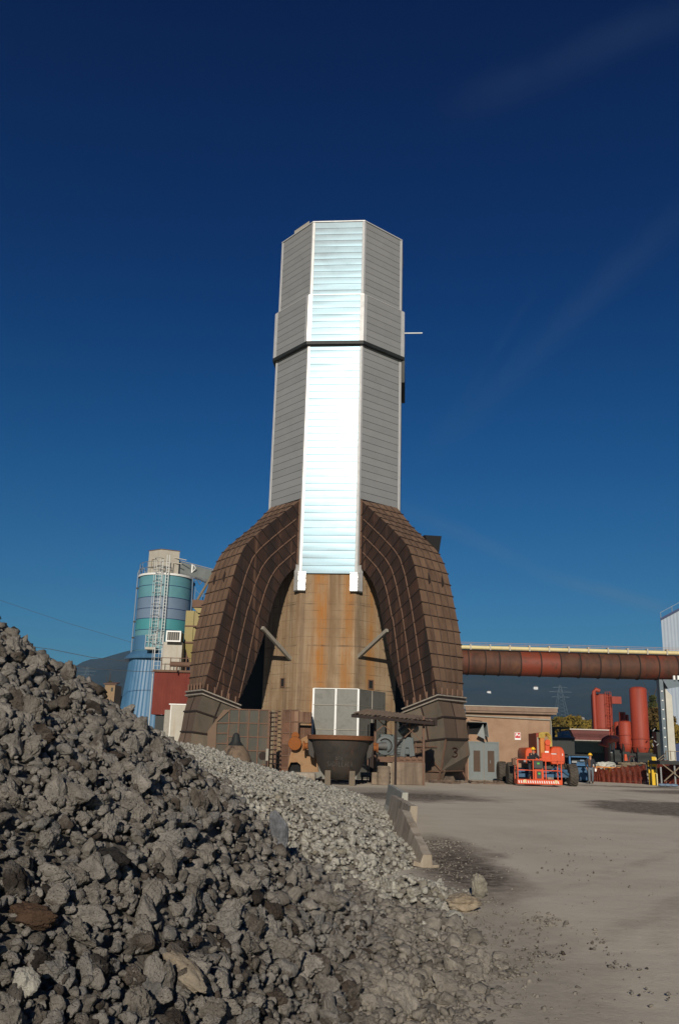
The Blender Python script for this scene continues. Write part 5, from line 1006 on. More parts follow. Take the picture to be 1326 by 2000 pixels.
# yellow dust collector
t_ = thing('dust_collector', 'faded yellow dust collector with brown head box behind the left duct', 'dust collector', (W(385, 1230, 73).x, 73, 0)); mb = MB()
x0, x1, x2 = W(362, 1220, 73).x, W(378, 1220, 73).x, W(412, 1220, 73).x; zA, zB = W(380, 1193, 73).z, W(380, 1255, 73).z
mb.box((x0, 73, zB), (x1, 75, zA)); mb.box((x1, 73.15, zB), (x2, 75, zA)); mb.build('body', 'yellow_old', t_)
mb = MB(); mb.prism([(x0, 73, zB), (x2, 73, zB), (x2-.6, 73.6, zB-2.2), (x1, 73.6, zB-2.2)], (0, 1.5, 0)); mb.build('taper', 'yellow_old', t_)
mb = MB(); zc = W(380, 1223, 73).z; mb.box((x0-.02, 72.94, zc-.05), (x2, 73, zc+.05)); mb.box((x0-.06, 72.93, zB-.08), (x2, 73.05, zB+.06)); mb.build('band', 'brown', t_)
mb = MB(); mb.prism([W(376, 1171, 72.9), W(410, 1173, 72.9), W(410, 1186, 72.9), W(376, 1186, 72.9)], (0, 2, 0)); mb.build('head_box', 'brown', t_)
mb = MB(); mb.prism([W(378, 1187, 72.9), W(402, 1188, 72.9), W(394, 1197, 72.9), W(387, 1197, 72.9)], (0, 1.8, 0)); mb.build('funnel', 'yellow_old', t_)
mb = MB(); mb.box((x0+.1, 73.4, 0), (x0+.3, 73.6, zB)); mb.box((x2-.9, 73.4, 0), (x2-.7, 73.6, zB)); mb.build('leg', 'brown', t_)
t_ = thing('slanting_tube', 'slanting brown tube between the gallery and the brown head box', 'tube', W(398, 1145, 73)); mb = MB(); mb.tube([W(421, 1112, 73.6), W(386, 1172, 73)], .11, 8); mb.build('tube_wall', 'timber', t_)
mb = MB()
for x in (382, 398): a_, b_ = W(x, 1147, 74), W(x, 1172, 74); b_.x = a_.x; mb.bar(a_, b_, .05)
mb.bar(W(382, 1152, 74), W(398, 1168, 74), .03); mb.bar(W(398, 1160, 74), W(412, 1161, 74), .04); mb.build('frame', 'colgrey', t_)
# red shed with platform and equipment
YS = 71.0; a_, b_ = W(299, 1350, YS), W(420, 1350, YS); zr_ = W(340, 1313, YS).z; zd = W(330, 1396, YS).z
t_ = thing('red_shed', 'red corrugated shed raised between blue silo base and left duct', 'shed', ((a_.x+b_.x)/2, YS, 0)); mb = MB(); n = 46; vs_ = []
for i in range(n+1):
    x = a_.x+(b_.x-a_.x)*i/n; y = YS+(.05 if i % 2 else 0); vs_ += [(x, y, zd), (x, y, zr_)]
mb.add(vs_, [(2*i, 2*i+2, 2*i+3, 2*i+1) for i in range(n)]); mb.add([(a_.x, YS, zd), (a_.x, YS+4, zd), (a_.x, YS+4, zr_), (a_.x, YS, zr_)], [(0, 1, 2, 3)]); mb.add([(a_.x, YS+.05, zr_), (b_.x, YS+.05, zr_), (b_.x, YS+4, zr_), (a_.x, YS+4, zr_)], [(0, 1, 2, 3)]); mb.add([(b_.x, YS, zd), (b_.x, YS+4, zd), (b_.x, YS+4, zr_), (b_.x, YS, zr_)], [(0, 1, 2, 3)]); mb.build('corrugated_wall', 'redshed', t_)
mb = MB(); mb.box((a_.x-.1, YS-.15, zr_), (b_.x, YS+4, zr_+.16)); mb.build('deck_edge', 'brown', t_)
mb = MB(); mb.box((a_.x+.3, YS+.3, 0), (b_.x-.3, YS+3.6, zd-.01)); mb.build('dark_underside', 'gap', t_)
mb = MB(); ra, rb2 = W(316, 1300, YS).x, b_.x
for z in (.45, .95): mb.bar((ra, YS-.1, zr_+.16+z), (rb2, YS-.1, zr_+.16+z), .05)
for i in range(7): x = ra+(rb2-ra)*i/6; mb.bar((x, YS-.1, zr_+.16), (x, YS-.1, zr_+1.15), .06)
mb.build('deck_railing', 'brown', t_)
t_ = thing('ventilation_unit', 'white cabinet with a white framed dark grille on the red shed deck', 'ventilation unit', (W(337, 1300, 72).x, 72, zr_+.16)); mb = MB(); pxbox(mb, 318, 1254, 355, 1310, 72, 1.6, z0=zr_+.16); mb.build('cabinet', 'offwhite', t_, bevel=.04)
mb = MB(); pxbox(mb, 326, 1233, 353, 1253, 71.6, 1.5); gr = mb.build('grille_box', 'dgrey', t_)
mb = MB(); x0, x1, z0, z1 = pxbox(MB(), 325, 1232, 354, 1253.5, 71.5, .1)
for q in (((x0, 71.45, z0), (x1, 71.6, z0+.11)), ((x0, 71.45, z1-.11), (x1, 71.6, z1)), ((x0, 71.45, z0+.11), (x0+.11, 71.6, z1-.11)), ((x1-.11, 71.45, z0+.11), (x1, 71.6, z1-.11))): mb.box(*q)
mb.build('grille_frame', 'white', t_)
for i in range(5): mb = MB(); x = x0+.2+(x1-x0-.4)*i/4.6; mb.box((x, 71.5, z0+.12), (x+.07, 71.58, z1-.12)); mb.build('slat', 'strut', t_)
t_ = thing('rusty_tank_pipe', 'short horizontal brown pipe lying on the red shed deck', 'pipe', W(352, 1297, 70.6)); a_, b2 = W(333, 1297, 70.4), W(385, 1299, 70.4); mb = MB(); mb.tube([a_, b2], .20, 16); mb.build('shell', 'brown', t_, smooth=40); mb = MB(); mb.box((a_.x+.5, 70.3, zr_), (a_.x+.6, 70.5, a_.z)); mb.box((b2.x-.5, 70.3, zr_), (b2.x-.4, 70.5, a_.z)); mb.build('saddle', 'brown', t_)
t_ = thing('white_cabin', 'small white cabin wall below the red shed beside the left duct', 'cabin', (W(345, 1440, 68).x, 68, 0)); mb = MB(); x0, x1, z0, z1 = pxbox(mb, 330, 1377, 385, 1470, 68, 2.2, z0=0); mb.build('wall', 'offwhite', t_)
mb = MB(); mb.box((x0-.1, 67.95, z1), (x1, 70.3, z1+.08)); mb.build('roof', 'white', t_); mb = MB(); x0b = W(321, 1400, 68.2).x; mb.box((x0b, 68.3, 0), (x0-.01, 70, W(325, 1386, 68).z)); mb.build('side_box', 'strut', t_)
mb = MB(); mb.box((x0+.05, 67.97, .1), (x0+.1, 68, z1-.05)); mb.build('corner_strip', 'white', t_)
# far house, tree and pylon on the left
t_ = thing('far_house', 'tiny ochre house in front of the hill left of the blue silo', 'house', (W(212, 1400, 190).x, 190, 0)); mb = MB(); x0, x1, z0, z1 = pxbox(mb, 203, 1337, 223, 1400, 190, 6, z0=0); mb.build('wall', 'ochrewall', t_); mb = MB(); mb.prism([(x0-.3, 189.7, z1), (x1+.3, 189.7, z1), (x1+.3, 193, z1+.5), (x0-.3, 193, z1+.5)], (0, 0, .2)); mb.build('roof', 'brown', t_)
mb = MB(); mb.box((x1-.8, 189.95, z1-1.4), (x1-.4, 190, z1-.6)); mb.build('window', 'gap', t_)

def crown(name, label, cat, base, hgt, rad, nl, m, seed, cone=False, group=None, squash=1.0, leaf=.22):
    r_ = random.Random(seed); t_ = thing(name, label, cat, base, 0, group)
    mb = MB(); b = Vector(base); trunkh = hgt*(.35 if not cone else .9); mb.tube([b, b+Vector((.1, 0, trunkh*.5)), b+Vector((0, .1, trunkh))], [rad*.07, rad*.055, rad*.03], 8)
    for i in range(6):
        a_ = r_.uniform(0, 6.28); z = trunkh*r_.uniform(.5, 1); q = b+Vector((math.cos(a_)*rad*.6, math.sin(a_)*rad*.6, z+hgt*.25)); mb.tube([b+Vector((0, 0, z)), b.lerp(q, .5)+Vector((0, 0, z*.5)), q], [rad*.035, rad*.025, rad*.01], 5)
    mb.build('trunk', 'bark', t_)
    mb = MB(); cl = []
    for i in range(int(9 if not cone else 12)):
        if cone: f = i/12; z = hgt*(.12+.86*f); rr = rad*(1-f)*.8; a_ = r_.uniform(0, 6.28); cl.append((b+Vector((math.cos(a_)*rr*.35, math.sin(a_)*rr*.35, z)), rr*.75+.25))
        else: a_ = r_.uniform(0, 6.28); q = r_.uniform(0, .62)*rad; cl.append((b+Vector((math.cos(a_)*q, math.sin(a_)*q, hgt*r_.uniform(.42, .80))), rad*r_.uniform(.34, .52)))
    for c_, cr_ in cl:
        tn0 = r_.uniform(-.5, .5)
        for k in range(nl//len(cl)):
            v = Vector((r_.gauss(0, 1), r_.gauss(0, 1), r_.gauss(0, 1))).normalized()*cr_*r_.random()**.35; v.z *= .8*squash; q = c_+v; s_ = leaf*r_.uniform(.5, 1.2)
            n_ = Vector((r_.gauss(0, 1), r_.gauss(0, 1), r_.gauss(0, 1))).normalized(); u = n_.orthogonal().normalized()*s_; w_ = n_.cross(u)*.7
            mb.add([q-u, q-w_*.8, q+u, q+w_], [(0, 1, 2, 3)], tn0+r_.uniform(-.5, .5))
    mb.build('crown', m, t_); return t_
p = W(214, 1345, 205); crown('conifer', 'small dark conifer behind the tiny ochre house', 'tree', (p.x, 205, 0), W(214, 1320, 205).z, 2.2, 2600, 'leaf_green', 5, cone=True, leaf=.3)
p = W(233, 1345, 198); crown('far_bush', 'dark bushy tree right of the tiny ochre house', 'tree', (p.x, 200, 0), W(230, 1332, 200).z, 2.0, 1500, 'leaf_green', 6, leaf=.3)
def pylon(label, px, ytop, ybot, Y, wid, nm='pylon'):
    t_, b_ = W(px, ytop, Y), W(px, ybot, Y); b_.x = t_.x; base = Vector((t_.x, Y, b_.z)); th = thing(nm, label, 'pylon', base); H_ = t_.z-b_.z; mb = MB(); r_ = H_*.0028
    for sx_ in (-1, 1):
        for sy in (-1, 1): mb.bar(base+Vector((sx_*wid, sy*wid, 0)), base+Vector((sx_*wid*.12, sy*wid*.12, H_)), r_*2)
    for i in range(9):
        f, g = i/9, (i+1)/9; wa, wb_ = wid*(1-.88*f), wid*(1-.88*g); mb.bar(base+Vector((-wa, -wa, H_*f)), base+Vector((wb_, -wb_, H_*g)), r_); mb.bar(base+Vector((wa, -wa, H_*f)), base+Vector((-wb_, -wb_, H_*g)), r_)
    mb.build('lattice_mast', 'colgrey', th); 
    for f, l_ in ((.62, 1.5), (.78, 1.9), (.92, 1.2)):
        mb = MB(); z = H_*f; mb.bar(base+Vector((-wid*l_, 0, z)), base+Vector((wid*l_, 0, z)), r_*2); mb.bar(base+Vector((-wid*l_, 0, z)), base+Vector((0, 0, z+H_*.05)), r_); mb.bar(base+Vector((wid*l_, 0, z)), base+Vector((0, 0, z+H_*.05)), r_); mb.build('cross_arm', 'colgrey', th)
    return th
pylon('faint lattice pylon before the hill left of the tiny ochre house', 172, 1302, 1345, 420, 2.2)
# power lines
def wire(label, pts, Y0, Y1, r_, grp='power lines crossing the sky on the left'):
    P_ = [W(x, y, Y0+(Y1-Y0)*i/(len(pts)-1)) for i, (x, y) in enumerate(pts)]; t_ = MB(); t_.tube(P_, r_, 4); o = t_.build('power_line', 'wire', loc=P_[0]); tag(o, label, 'wire', grp)
wire('uppermost faint power line sloping across the sky left of the silo', [(-150, 1140), (0, 1172), (130, 1216), (262, 1256)], 150, 150, .035)
wire('dark power line just above the hill left of the silo', [(-150, 1235), (0, 1255), (100, 1268), (180, 1284), (262, 1293)], 120, 120, .05)
wire('lowest power line crossing the hill in front of the blue silo base', [(100, 1292), (180, 1306), (262, 1311), (300, 1312)], 72, 72, .025)
# ------------------------------------------------------------------ hills and far things
def hill_h(x, y):
    az = math.degrees(math.atan2(x, y)); ridge = float(np.interp(az, [-40, -22, -18, -15.5, -13.0, -6, 4, 12, 18, 26, 40], [130, 150, 165, 235, 275, 270, 240, 245, 240, 245, 230]))
    d = math.hypot(x, y); f = max(0, min(1, (d-1100)/1900)); g = max(0, 1-max(0, d-3000)/2500); s_ = f*f*(3-2*f)
    return ridge*s_*g*(.93+.07*1)+ (32*noise.noise((x*.0016, y*.0016, 3))+26*noise.noise((x*.005, y*.005, 7))+10*noise.noise((x*.014, y*.014, 9)))*s_*min(1, g+.2)-3*(1-s_)-2
mb = MB(); AZ = np.linspace(R(-42), R(42), 190); DD = np.linspace(1000, 5000, 80)
mb.v = [Vector((d*math.sin(a), d*math.cos(a), hill_h(d*math.sin(a), d*math.cos(a)))) for d in DD for a in AZ]; na = len(AZ)
mb.f = [(i*na+j, i*na+j+1, (i+1)*na+j+1, (i+1)*na+j) for i in range(len(DD)-1) for j in range(na-1)]; mb.t = [0]*len(mb.f)
o = mb.build('hills', 'hill', smooth=True); tag(o, kind='structure')
def on_hill(px, py):
    d_ = W(px, py, 1000)-CAMP; t_ = 1.05
    while t_ < 4: 
        q = CAMP+d_*t_
        if hill_h(q.x, q.y) > q.z: return q
        t_ += .01
    return None
for px, py, s_, lab in ((954, 1354, 9, 'tiny white house on the hillside left of the middle under the pipe'), (1045, 1346, 11, 'tiny bright white house on the hillside under the middle of the pipe'), (1135, 1406, 8, 'tiny white house on the hill just above the autumn trees'), (1031, 1337, 6, 'faintest tiny white house high on the hillside under the pipe')):
    q = on_hill(px, py)
    if q is None: continue
    t_ = thing('far_house', lab, 'house', q, 0, 'tiny houses on the hillside'); mb = MB(); mb.box(q+Vector((-s_/2, -s_/2, -8)), q+Vector((s_/2, s_/2, s_*.5))); mb.build('wall', 'whitewall', t_); mb = MB(); mb.prism([q+Vector((-s_*.55, -s_*.55, s_*.5)), q+Vector((s_*.55, -s_*.55, s_*.5)), q+Vector((0, -s_*.55, s_*.75))], (0, s_*1.1, 0)); mb.build('roof', 'brown', t_)
pylon('pale lattice pylon on the hillside above the autumn trees', 1093, 1338, 1400, 600, 4)
# ------------------------------------------------------------------ flat building on the right
BY = 61.3; xr = W(1077, 1460, BY).x; xl = W(880, 1460, BY).x; zt = W(1000, 1394, BY).z
bl = thing('flat_building', 'low tan stucco building with flat brown roof and grey double door', 'building', ((xl+xr)/2, BY, 0))
mb = MB(); mb.box((xl, BY, 0), (xr, BY+9, zt)); mb.build('wall', 'stucco', bl)
mb = MB(); mb.box((xl-.2, BY-.35, zt), (xr+.32, BY+9.3, zt+.14)); mb.box((xl-.2, BY-.42, zt+.14), (xr+.38, BY+9.35, zt+.42)); rf = mb.build('roof', 'roofedge', bl); mb = MB(); mb.box((xl-.2, BY-.46, zt+.42), (xr+.42, BY+9.38, zt+.47)); mb.build('roof_lip', 'offwhite', rf)
mb = MB(); a_, b_ = W(903, 1397, BY-.08), W(1074, 1406, BY-.08); b_.z -= .0; mb.tube([a_, b_, b_+Vector((.03, 0, -.1)), Vector((b_.x+.03, BY-.08, .05))], .055, 8); mb.build('drain_pipe', 'strut', bl, smooth=40)
dx0, dx1, dz1 = W(917, 1490, BY).x, W(972, 1490, BY).x, W(945, 1451, BY).z
dr = None
mb = MB(); mb.box((dx0-.08, BY-.05, 0), (dx0, BY-.003, dz1+.08)); mb.box((dx1, BY-.05, 0), (dx1+.08, BY-.003, dz1+.08)); mb.box((dx0, BY-.05, dz1), (dx1, BY-.003, dz1+.08)); mb.build('door_frame', 'door', bl)
for i in range(2):
    a_, b_ = dx0+(dx1-dx0)*i/2+.01, dx0+(dx1-dx0)*(i+1)/2-.01; mb = MB(); mb.box((a_, BY-.035, .02), (b_, BY-.004, dz1-.01)); dr = mb.build('door', 'door', bl)
    w_ = b_-a_; c_ = (a_+b_)/2
    for k in range(24): z = .55+k*(dz1-1.05)/24; mb = MB() if k == 0 else mb; mb.box((c_-w_*.24, BY-.055, z), (c_+w_*.24, BY-.036, z+.05))
    mb.build('louvre', 'louvre', dr)
mb = MB(); mb.box((dx1-.55, BY-.09, 1.1), (dx1-.5, BY-.056, 1.3)); mb.build('handle', 'steel', dr)
# sign on wall
t_ = thing('fire_hose_sign', 'small white wall sign with red square and white pictogram', 'sign', W(1010, 1438, BY-.03)); x0, x1, z0, z1 = pxbox(MB(), 1004.5, 1430.5, 1016, 1445, BY, .1)
mb = MB(); mb.box((x0, BY-.03, z0), (x1, BY-.003, z1)); mb.build('plate', 'white', t_); w_ = x1-x0; h_ = z1-z0
mb = MB(); mb.box((x0+w_*.06, BY-.036, z0+h_*.24), (x1-w_*.06, BY-.0305, z1-h_*.05)); mb.build('red_square', 'signred', t_)
mb = MB(); mb.box((x0+w_*.20, BY-.042, z0+h_*.62), (x0+w_*.52, BY-.0365, z0+h_*.88)); mb.box((x0+w_*.12, BY-.042, z0+h_*.50), (x0+w_*.30, BY-.0365, z0+h_*.60)); mb.box((x0+w_*.52, BY-.042, z0+h_*.52), (x0+w_*.86, BY-.0365, z0+h_*.62)); mb.box((x0+w_*.68, BY-.042, z0+h_*.62), (x0+w_*.80, BY-.0365, z0+h_*.78)); mb.build('pictogram', 'white', t_)
# horn vent
t_ = thing('vent_horn', 'flared sheet metal horn over a dark opening above the grey door', 'vent', W(932, 1430, BY)); x0, x1, z0, z1 = pxbox(MB(), 911, 1412, 933, 1434, BY, .1)
mb = MB(); mb.box((x0, BY-.03, z0-.0), (x1+.5, BY-.004, z1)); mb.build('opening', 'black', t_)
A = [Vector((x0-.1, BY-1.2, z0)), Vector((x0-.1, BY-1.2, z1+.02)), Vector((x1+.45, BY-.9, z1+.02)), Vector((x1+.55, BY-.9, z0-.2)), Vector((x1-.2, BY-.9, z0-.1))]; mb = MB()
mb.prism([A[1], A[2], Vector((x1+.5, BY-.03, z1)), Vector((x0, BY-.03, z1))], (0, 0, .03)); mb.prism([A[2], A[3], Vector((x1+.3, BY-.03, z0)), Vector((x1+.5, BY-.03, z1))], (.03, 0, 0)); mb.prism([W(931, 1436, BY-.7), W(943, 1414, BY-.7), W(947, 1444, BY-.7)], (.02, .05, 0))
mb.build('horn_sheet', 'gallery', t_)
mb = MB(); mb.bar(W(914, 1408, BY-.5), W(914, 1436, BY-.5), .08); mb.bar(W(918, 1406, BY-.5), W(941, 1409, BY-.5), .05); mb.build('bracket', 'ribdark', t_)
t_ = thing('grey_cowl', 'small grey metal cowl between the right duct and the roof edge', 'cowl', W(902, 1388, 61)); c_ = W(902, 1388, 60.7); mb = MB(); mb.lathe([(0, -.4), (.22, -.4), (.26, .1), (.16, .35), (0, .4)], c_, 18, cap=False); mb.build('cowl_shell', 'galv', t_, smooth=40); mb = MB(); mb.bar((c_.x, c_.y, c_.z-.4), (c_.x, c_.y+.6, c_.z-.7), .08); mb.build('cowl_arm', 'brown', t_)
# ------------------------------------------------------------------ pipe bridge
PY = 67.0; a_ = W(880, 1293, PY); a_.z = a_.z; zc = W(905, 1293.5, PY).z; r_ = (W(905, 1270, PY).z-W(905, 1318.5, PY).z)/2*.985; xa, xb = a_.x, 62.0
br = thing('gas_pipe', 'huge rust brown gas main crossing behind the flat building, patched in red', 'pipe', (xa, PY, zc)); seam = [W(x, 1300, PY).x for x in (912, 945, 972, 1013, 1052, 1090, 1128, 1166, 1204, 1242, 1279, 1316, 1354, 1392)]
xs2 = [xa]+seam+[xb]
for i, (p, q) in enumerate(zip(xs2, xs2[1:])):
    mb = MB(); mb.lathe([(r_, p), (r_, (p+q)/2), (r_, q)], (0, PY, zc), 44, 'X', tone=rng.uniform(-1, 1)); mb.build('pipe_length', 'pipered' if i in (4, 5) else 'pipe', br, smooth=40)
for x in seam: mb = MB(); mb.lathe([(r_+.01, x-.045), (r_+.05, x-.04), (r_+.05, x+.04), (r_+.01, x+.045)], (0, PY, zc), 44, 'X', cap=False); mb.build('joint_ring', 'ribdark', br, smooth=30)
zy = W(905, 1264, PY-.3).z; t_ = thing('cream_pipe', 'thin cream yellow pipe with rails running on top of the gas main', 'pipe', (xa, PY-.3, zy)); mb = MB(); mb.tube([(xa, PY-.3, zy), (xb, PY-.3, zy)], .15, 12); mb.build('pipe_run', 'cream', t_, smooth=40)
for i in range(15): x = W(917+i*38, 1264, PY).x; mb = MB(); mb.box((x-.05, PY-.5, zc+r_), (x+.05, PY-.1, zy+.24)); mb.build('pipe_clamp', 'offwhite', t_)
mb = MB()
for k, dz in enumerate((.28, .40, .52)): mb.tube([(xa, PY+.9, zy+dz), (xb, PY+.9, zy+dz)], .018, 4)
for i in range(24): x = xa+.8+i*1.0; mb.tube([(x, PY+.9, zc+.4), (x, PY+.9, zy+.52)], .012, 4)
mb.build('guard_rail', 'rail_orange', t_)
mb = MB(); mb.box((xa, PY-.2, zc+r_+.0), (xb, PY+1.0, zc+r_+.04)); mb.build('walkway', 'brown', t_)
# support column
CY = 65.8; t_ = thing('support_column', 'tall column with grey web and white flange carrying the gas main', 'column', (W(1302, 1480, CY).x, CY, 0)); zt2 = zc-r_-.05
x0 = W(1292, 1400, CY).x; x1 = W(1299.5, 1400, CY).x; x2 = W(1314, 1400, CY).x
mb = MB(); mb.box((x0, CY+.1, 0), (x1, CY+.7, zt2)); mb.build('web', 'colgrey', t_); zk = W(1300, 1345, CY).z
mb = MB(); mb.prism([(x1, CY, 0), (x2, CY, 0), (x2, CY, zk-.5), (x1+.1, CY, zk)], (0, .6, 0)); mb.build('flange', 'colwhite', t_)
mb = MB(); mb.prism([W(1293, 1327, CY), W(1345, 1328, CY), W(1345, 1338, CY), W(1304, 1345, CY)], (0, 1.2, 0)); mb.build('saddle', 'colgrey', t_)
for x in (1316, 1324, 1332): mb = MB(); p = W(x, 1327, CY); mb.box((p.x-.06, CY, p.z-.15), (p.x+.08, CY+.2, p.z+.28)); mb.build('saddle_bolt', 'white', t_)
for i in range(7): mb = MB(); p = W(1296, 1350+i*18, CY+.08); mb.box((x0+.08, CY+.05, p.z-.04), (x0+.2, CY+.1, p.z+.04)); mb.build('rivet', 'white', t_)
# far right building with pale siding
t_ = thing('clad_hall', 'pale blue grey clad hall with dark band at the right edge', 'hall', (45, 120, 0)); hx0, hy0, hx1, hy1 = W(1296, 1300, 120).x, 120.0, 70, 120; zt3 = W(1296, 1212, 120).z; n = 110; mb = MB(); vs_ = []; RISE = 14.0
dirw = Vector((hx1-hx0, 0, 0)); nrmw = Vector((0, -1, 0))
for i in range(n+1):
    p = Vector((hx0, hy0, 0))+dirw*i/n+nrmw*(.06 if i % 2 else 0); vs_ += [(p.x, p.y, 0), (p.x, p.y, zt3+RISE*i/n)]
mb.add(vs_, [(2*i, 2*i+2, 2*i+3, 2*i+1) for i in range(n)]); mb.build('siding', 'siding', t_)
mb = MB(); mb.prism([(hx0-.15, hy0-.2, zt3), (hx1, hy0-.2, zt3+RISE), (hx1+8, hy0+20, zt3+RISE), (hx0+7.8, hy0+20, zt3)], (0, 0, .3)); mb.build('roof', 'navyband', t_)
mb = MB(); mb.add([(hx0, hy0, 0), (hx0+7.9, hy0+20, 0), (hx0+7.9, hy0+20, zt3), (hx0, hy0, zt3)], [(0, 1, 2, 3)]); mb.build('end_wall', 'siding', t_)
mb = MB(); q0, q1 = Vector((hx0, hy0, 0)), Vector((hx1, hy1, 0)); off = nrmw*(.12 if nrmw.x < 0 else -.12)
off = nrmw*.12; mb.add([q0+off, q1+off, q1+off+Vector((0, 0, 22)), q0+off+Vector((0, 0, 3.0))], [(0, 1, 2, 3)]); mb.build('dark_band', 'navyband', t_)
mb = MB()
for i in range(12): p = q0.lerp(q1, i/16); mb.bar(p+Vector((0, 0, zt3+.3+RISE*i/16)), p+Vector((0, 0, zt3+1.1+RISE*i/16)), .06)
mb.bar(q0+Vector((0, 0, zt3+1.1)), q1+Vector((0, 0, zt3+1.1+RISE)), .05); mb.build('roof_railing', 'galv', t_)
# ------------------------------------------------------------------ red tanks
def tank(label, cx, ytop, ybot, wpx, Y, legs=True, dome=.35, nm='storage_tank', cone=True):
    a_, b_ = W(cx-wpx/2, (ytop+ybot)/2, Y).x, W(cx+wpx/2, (ytop+ybot)/2, Y).x; r_ = (b_-a_)/2; x = (a_+b_)/2; z1, z0 = W(cx, ytop, Y).z, max(.2, W(cx, ybot, Y).z)
    t_ = thing(nm, label, 'tank', (x, Y+r_, 0), 0, 'red oxide tanks behind the yard'); hd = r_*dome
    mb = MB(); mb.lathe([(0, z1), (r_*.5, z1-hd*.12), (r_*.85, z1-hd*.45), (r_, z1-hd), (r_, z0)], (x, Y+r_, 0), 36, cap=False); mb.build('shell', 'tankred', t_, smooth=50)
    mb = MB(); mb.lathe([(r_, z0), (r_*.93, z0-.3), (r_*.4, max(.15, z0-1.0)), (0, max(.1, z0-1.1))], (x, Y+r_, 0), 36, cap=False); mb.build('bottom_cone', 'tankred', t_, smooth=50)
    mb = MB()
    for zz_ in (z0+.05, z0+.9): mb.lathe([(r_+.01, zz_), (r_+.06, zz_+.03), (r_+.06, zz_+.12), (r_+.01, zz_+.15)], (x, Y+r_, 0), 36, cap=False)
    mb.build('ring', 'tankred', t_, smooth=30)
    if legs:
        for k in range(4): an = math.pi/4+k*math.pi/2; mb = MB(); mb.bar((x+r_*.9*math.cos(an), Y+r_+r_*.9*math.sin(an), 0), (x+r_*.9*math.cos(an), Y+r_+r_*.9*math.sin(an), z0+.2), .22); mb.build('leg', 'ribdark', t_)
    return t_, x, r_, z0, z1
tank('tallest slim red oxide tank standing rightmost', 1253.5, 1340, 1462, 33, 92)
t_, x, r_, z0, z1 = tank('broad tall red silo with ladder left of the slim tank', 1181, 1354, 1440, 40, 96, dome=.12)
mb = MB(); xp = W(1162, 1400, 95.5).x; mb.tube([(xp, 95.6, z0), (xp, 95.6, z1+.1), (xp+.2, 95.6, z1+.35), (xp+.6, 95.6, z1+.2)], .22, 12); mb.build('riser_pipe', 'tankred', t_, smooth=40)
xl_ = W(1188, 1400, 95.7).x; ladder(t_, Vector((xl_, 95.75, z1+.1)), Vector((xl_, 95.75, z0)), .45, 'signred' if False else 'tankred', True, 'ladder', .4)
mb = MB(); mb.box((xl_+.35, 95.4, z1-1.1), (xl_+1.35, 96.2, z1-.35)); mb.build('service_box', 'orange_dark', t_); mb = MB()
for i in range(9): xq = x-r_+i*r_/4; mb.bar((xq, 95.6, z0-.1), (xq, 95.6, z0+.5), .05)
mb.bar((x-r_, 95.6, z0+.5), (x+r_, 95.6, z0+.5), .05); mb.build('deck_rail', 'tankred', t_)
tank('squat red tank with domed top in front of its taller neighbour', 1225, 1407, 1455, 26, 93)
tank('narrow red tank partly hidden behind the squat one', 1210, 1409, 1463, 16, 95, nm='storage_tank')
t_ = thing('red_stack', 'thin red stack rising behind the squat tanks', 'stack', W(1214, 1430, 98)); mb = MB(); p, q = W(1214, 1391, 98), W(1214, 1430, 98); q.x = p.x; mb.tube([p, q], .36, 14); mb.build('stack_wall', 'tankred', t_, smooth=40); mb = MB(); p2, q2 = W(1223, 1396, 98), W(1223, 1425, 98); q2.x = p2.x; mb.tube([p2, q2], .2, 12); mb.build('vent_tube', 'tankred', t_, smooth=40)
mb = MB(); mb.bar((p.x, 98, 0), q, .5); mb.build('stand', 'tankred', t_)
t_ = thing('red_elbow', 'red bent pipe coming out of the container end', 'pipe', W(1185, 1447, 82)); mb = MB(); mb.tube([W(1203, 1443, 84), W(1188, 1443, 82), W(1181, 1446, 82), W(1179, 1454, 82)], [.3, .32, .32, .38], 14); mb.build('bend', 'tankred', t_, smooth=40)
mb = MB(); mb.tube([W(1179, 1453, 82), W(1178, 1457, 82)], .46, 14); mb.build('flange', 'tankred', t_)
# container / hopper
t_ = thing('loading_hopper', 'maroon hopper over an olive green container body', 'hopper', (W(1155, 1460, 85).x, 85, 0)); mb = MB(); mb.prism([W(1114, 1425.5, 85), W(1189, 1425.5, 85), W(1189, 1446, 85), W(1123, 1446, 85)], (0, 4, 0)); mb.build('upper_hopper', 'maroon', t_)
mb = MB(); x0, x1, z0, z1 = pxbox(mb, 1123, 1446.6, 1185, 1470, 85.05, 4); mb.build('container_body', 'olive', t_); mb = MB(); pxbox(mb, 1122, 1445.6, 1182, 1447.2, 84.9, .1); pxbox(mb, 1112, 1424, 1189, 1426, 84.9, .1); mb.build('pale_stripe', 'line', t_)
mb = MB(); mb.box((x0+.4, 85.4, 0), (x1-.2, 88.5, z0-.01)); mb.build('dark_base', 'gap', t_)
for x in (1183, 1188): mb = MB(); p = W(x, 1460, 84.5); mb.box((p.x-.12, 84.4, 0), (p.x+.12, 84.8, p.z+.9)); mb.build('end_post', 'plinth' if x == 1188 else 'maroon', t_)
t_ = thing('black_shed', 'black shed with flat roof just right of the tan building', 'shed', (W(1100, 1470, 79).x, 79, 0)); mb = MB(); pxbox(mb, 1070, 1441, 1122, 1500, 79, 3.5, z0=0); mb.build('wall', 'gap', t_); mb = MB(); pxbox(mb, 1068, 1439.5, 1123, 1441.5, 78.8, 4); mb.build('roof', 'navyband', t_)
t_ = thing('blue_cab', 'small bright blue cab perched on the black shed', 'cab', W(1104, 1436, 80)); mb = MB(); mb.prism([W(1096, 1441, 80), W(1096, 1429, 80), W(1110, 1427.5, 80), W(1116, 1441, 80)], (0, 1.5, 0)); mb.build('cab_shell', 'cabblue', t_); mb = MB(); pxbox(mb, 1100, 1433, 1110, 1436, 79.9, .05); mb.build('window', 'lilac', t_)
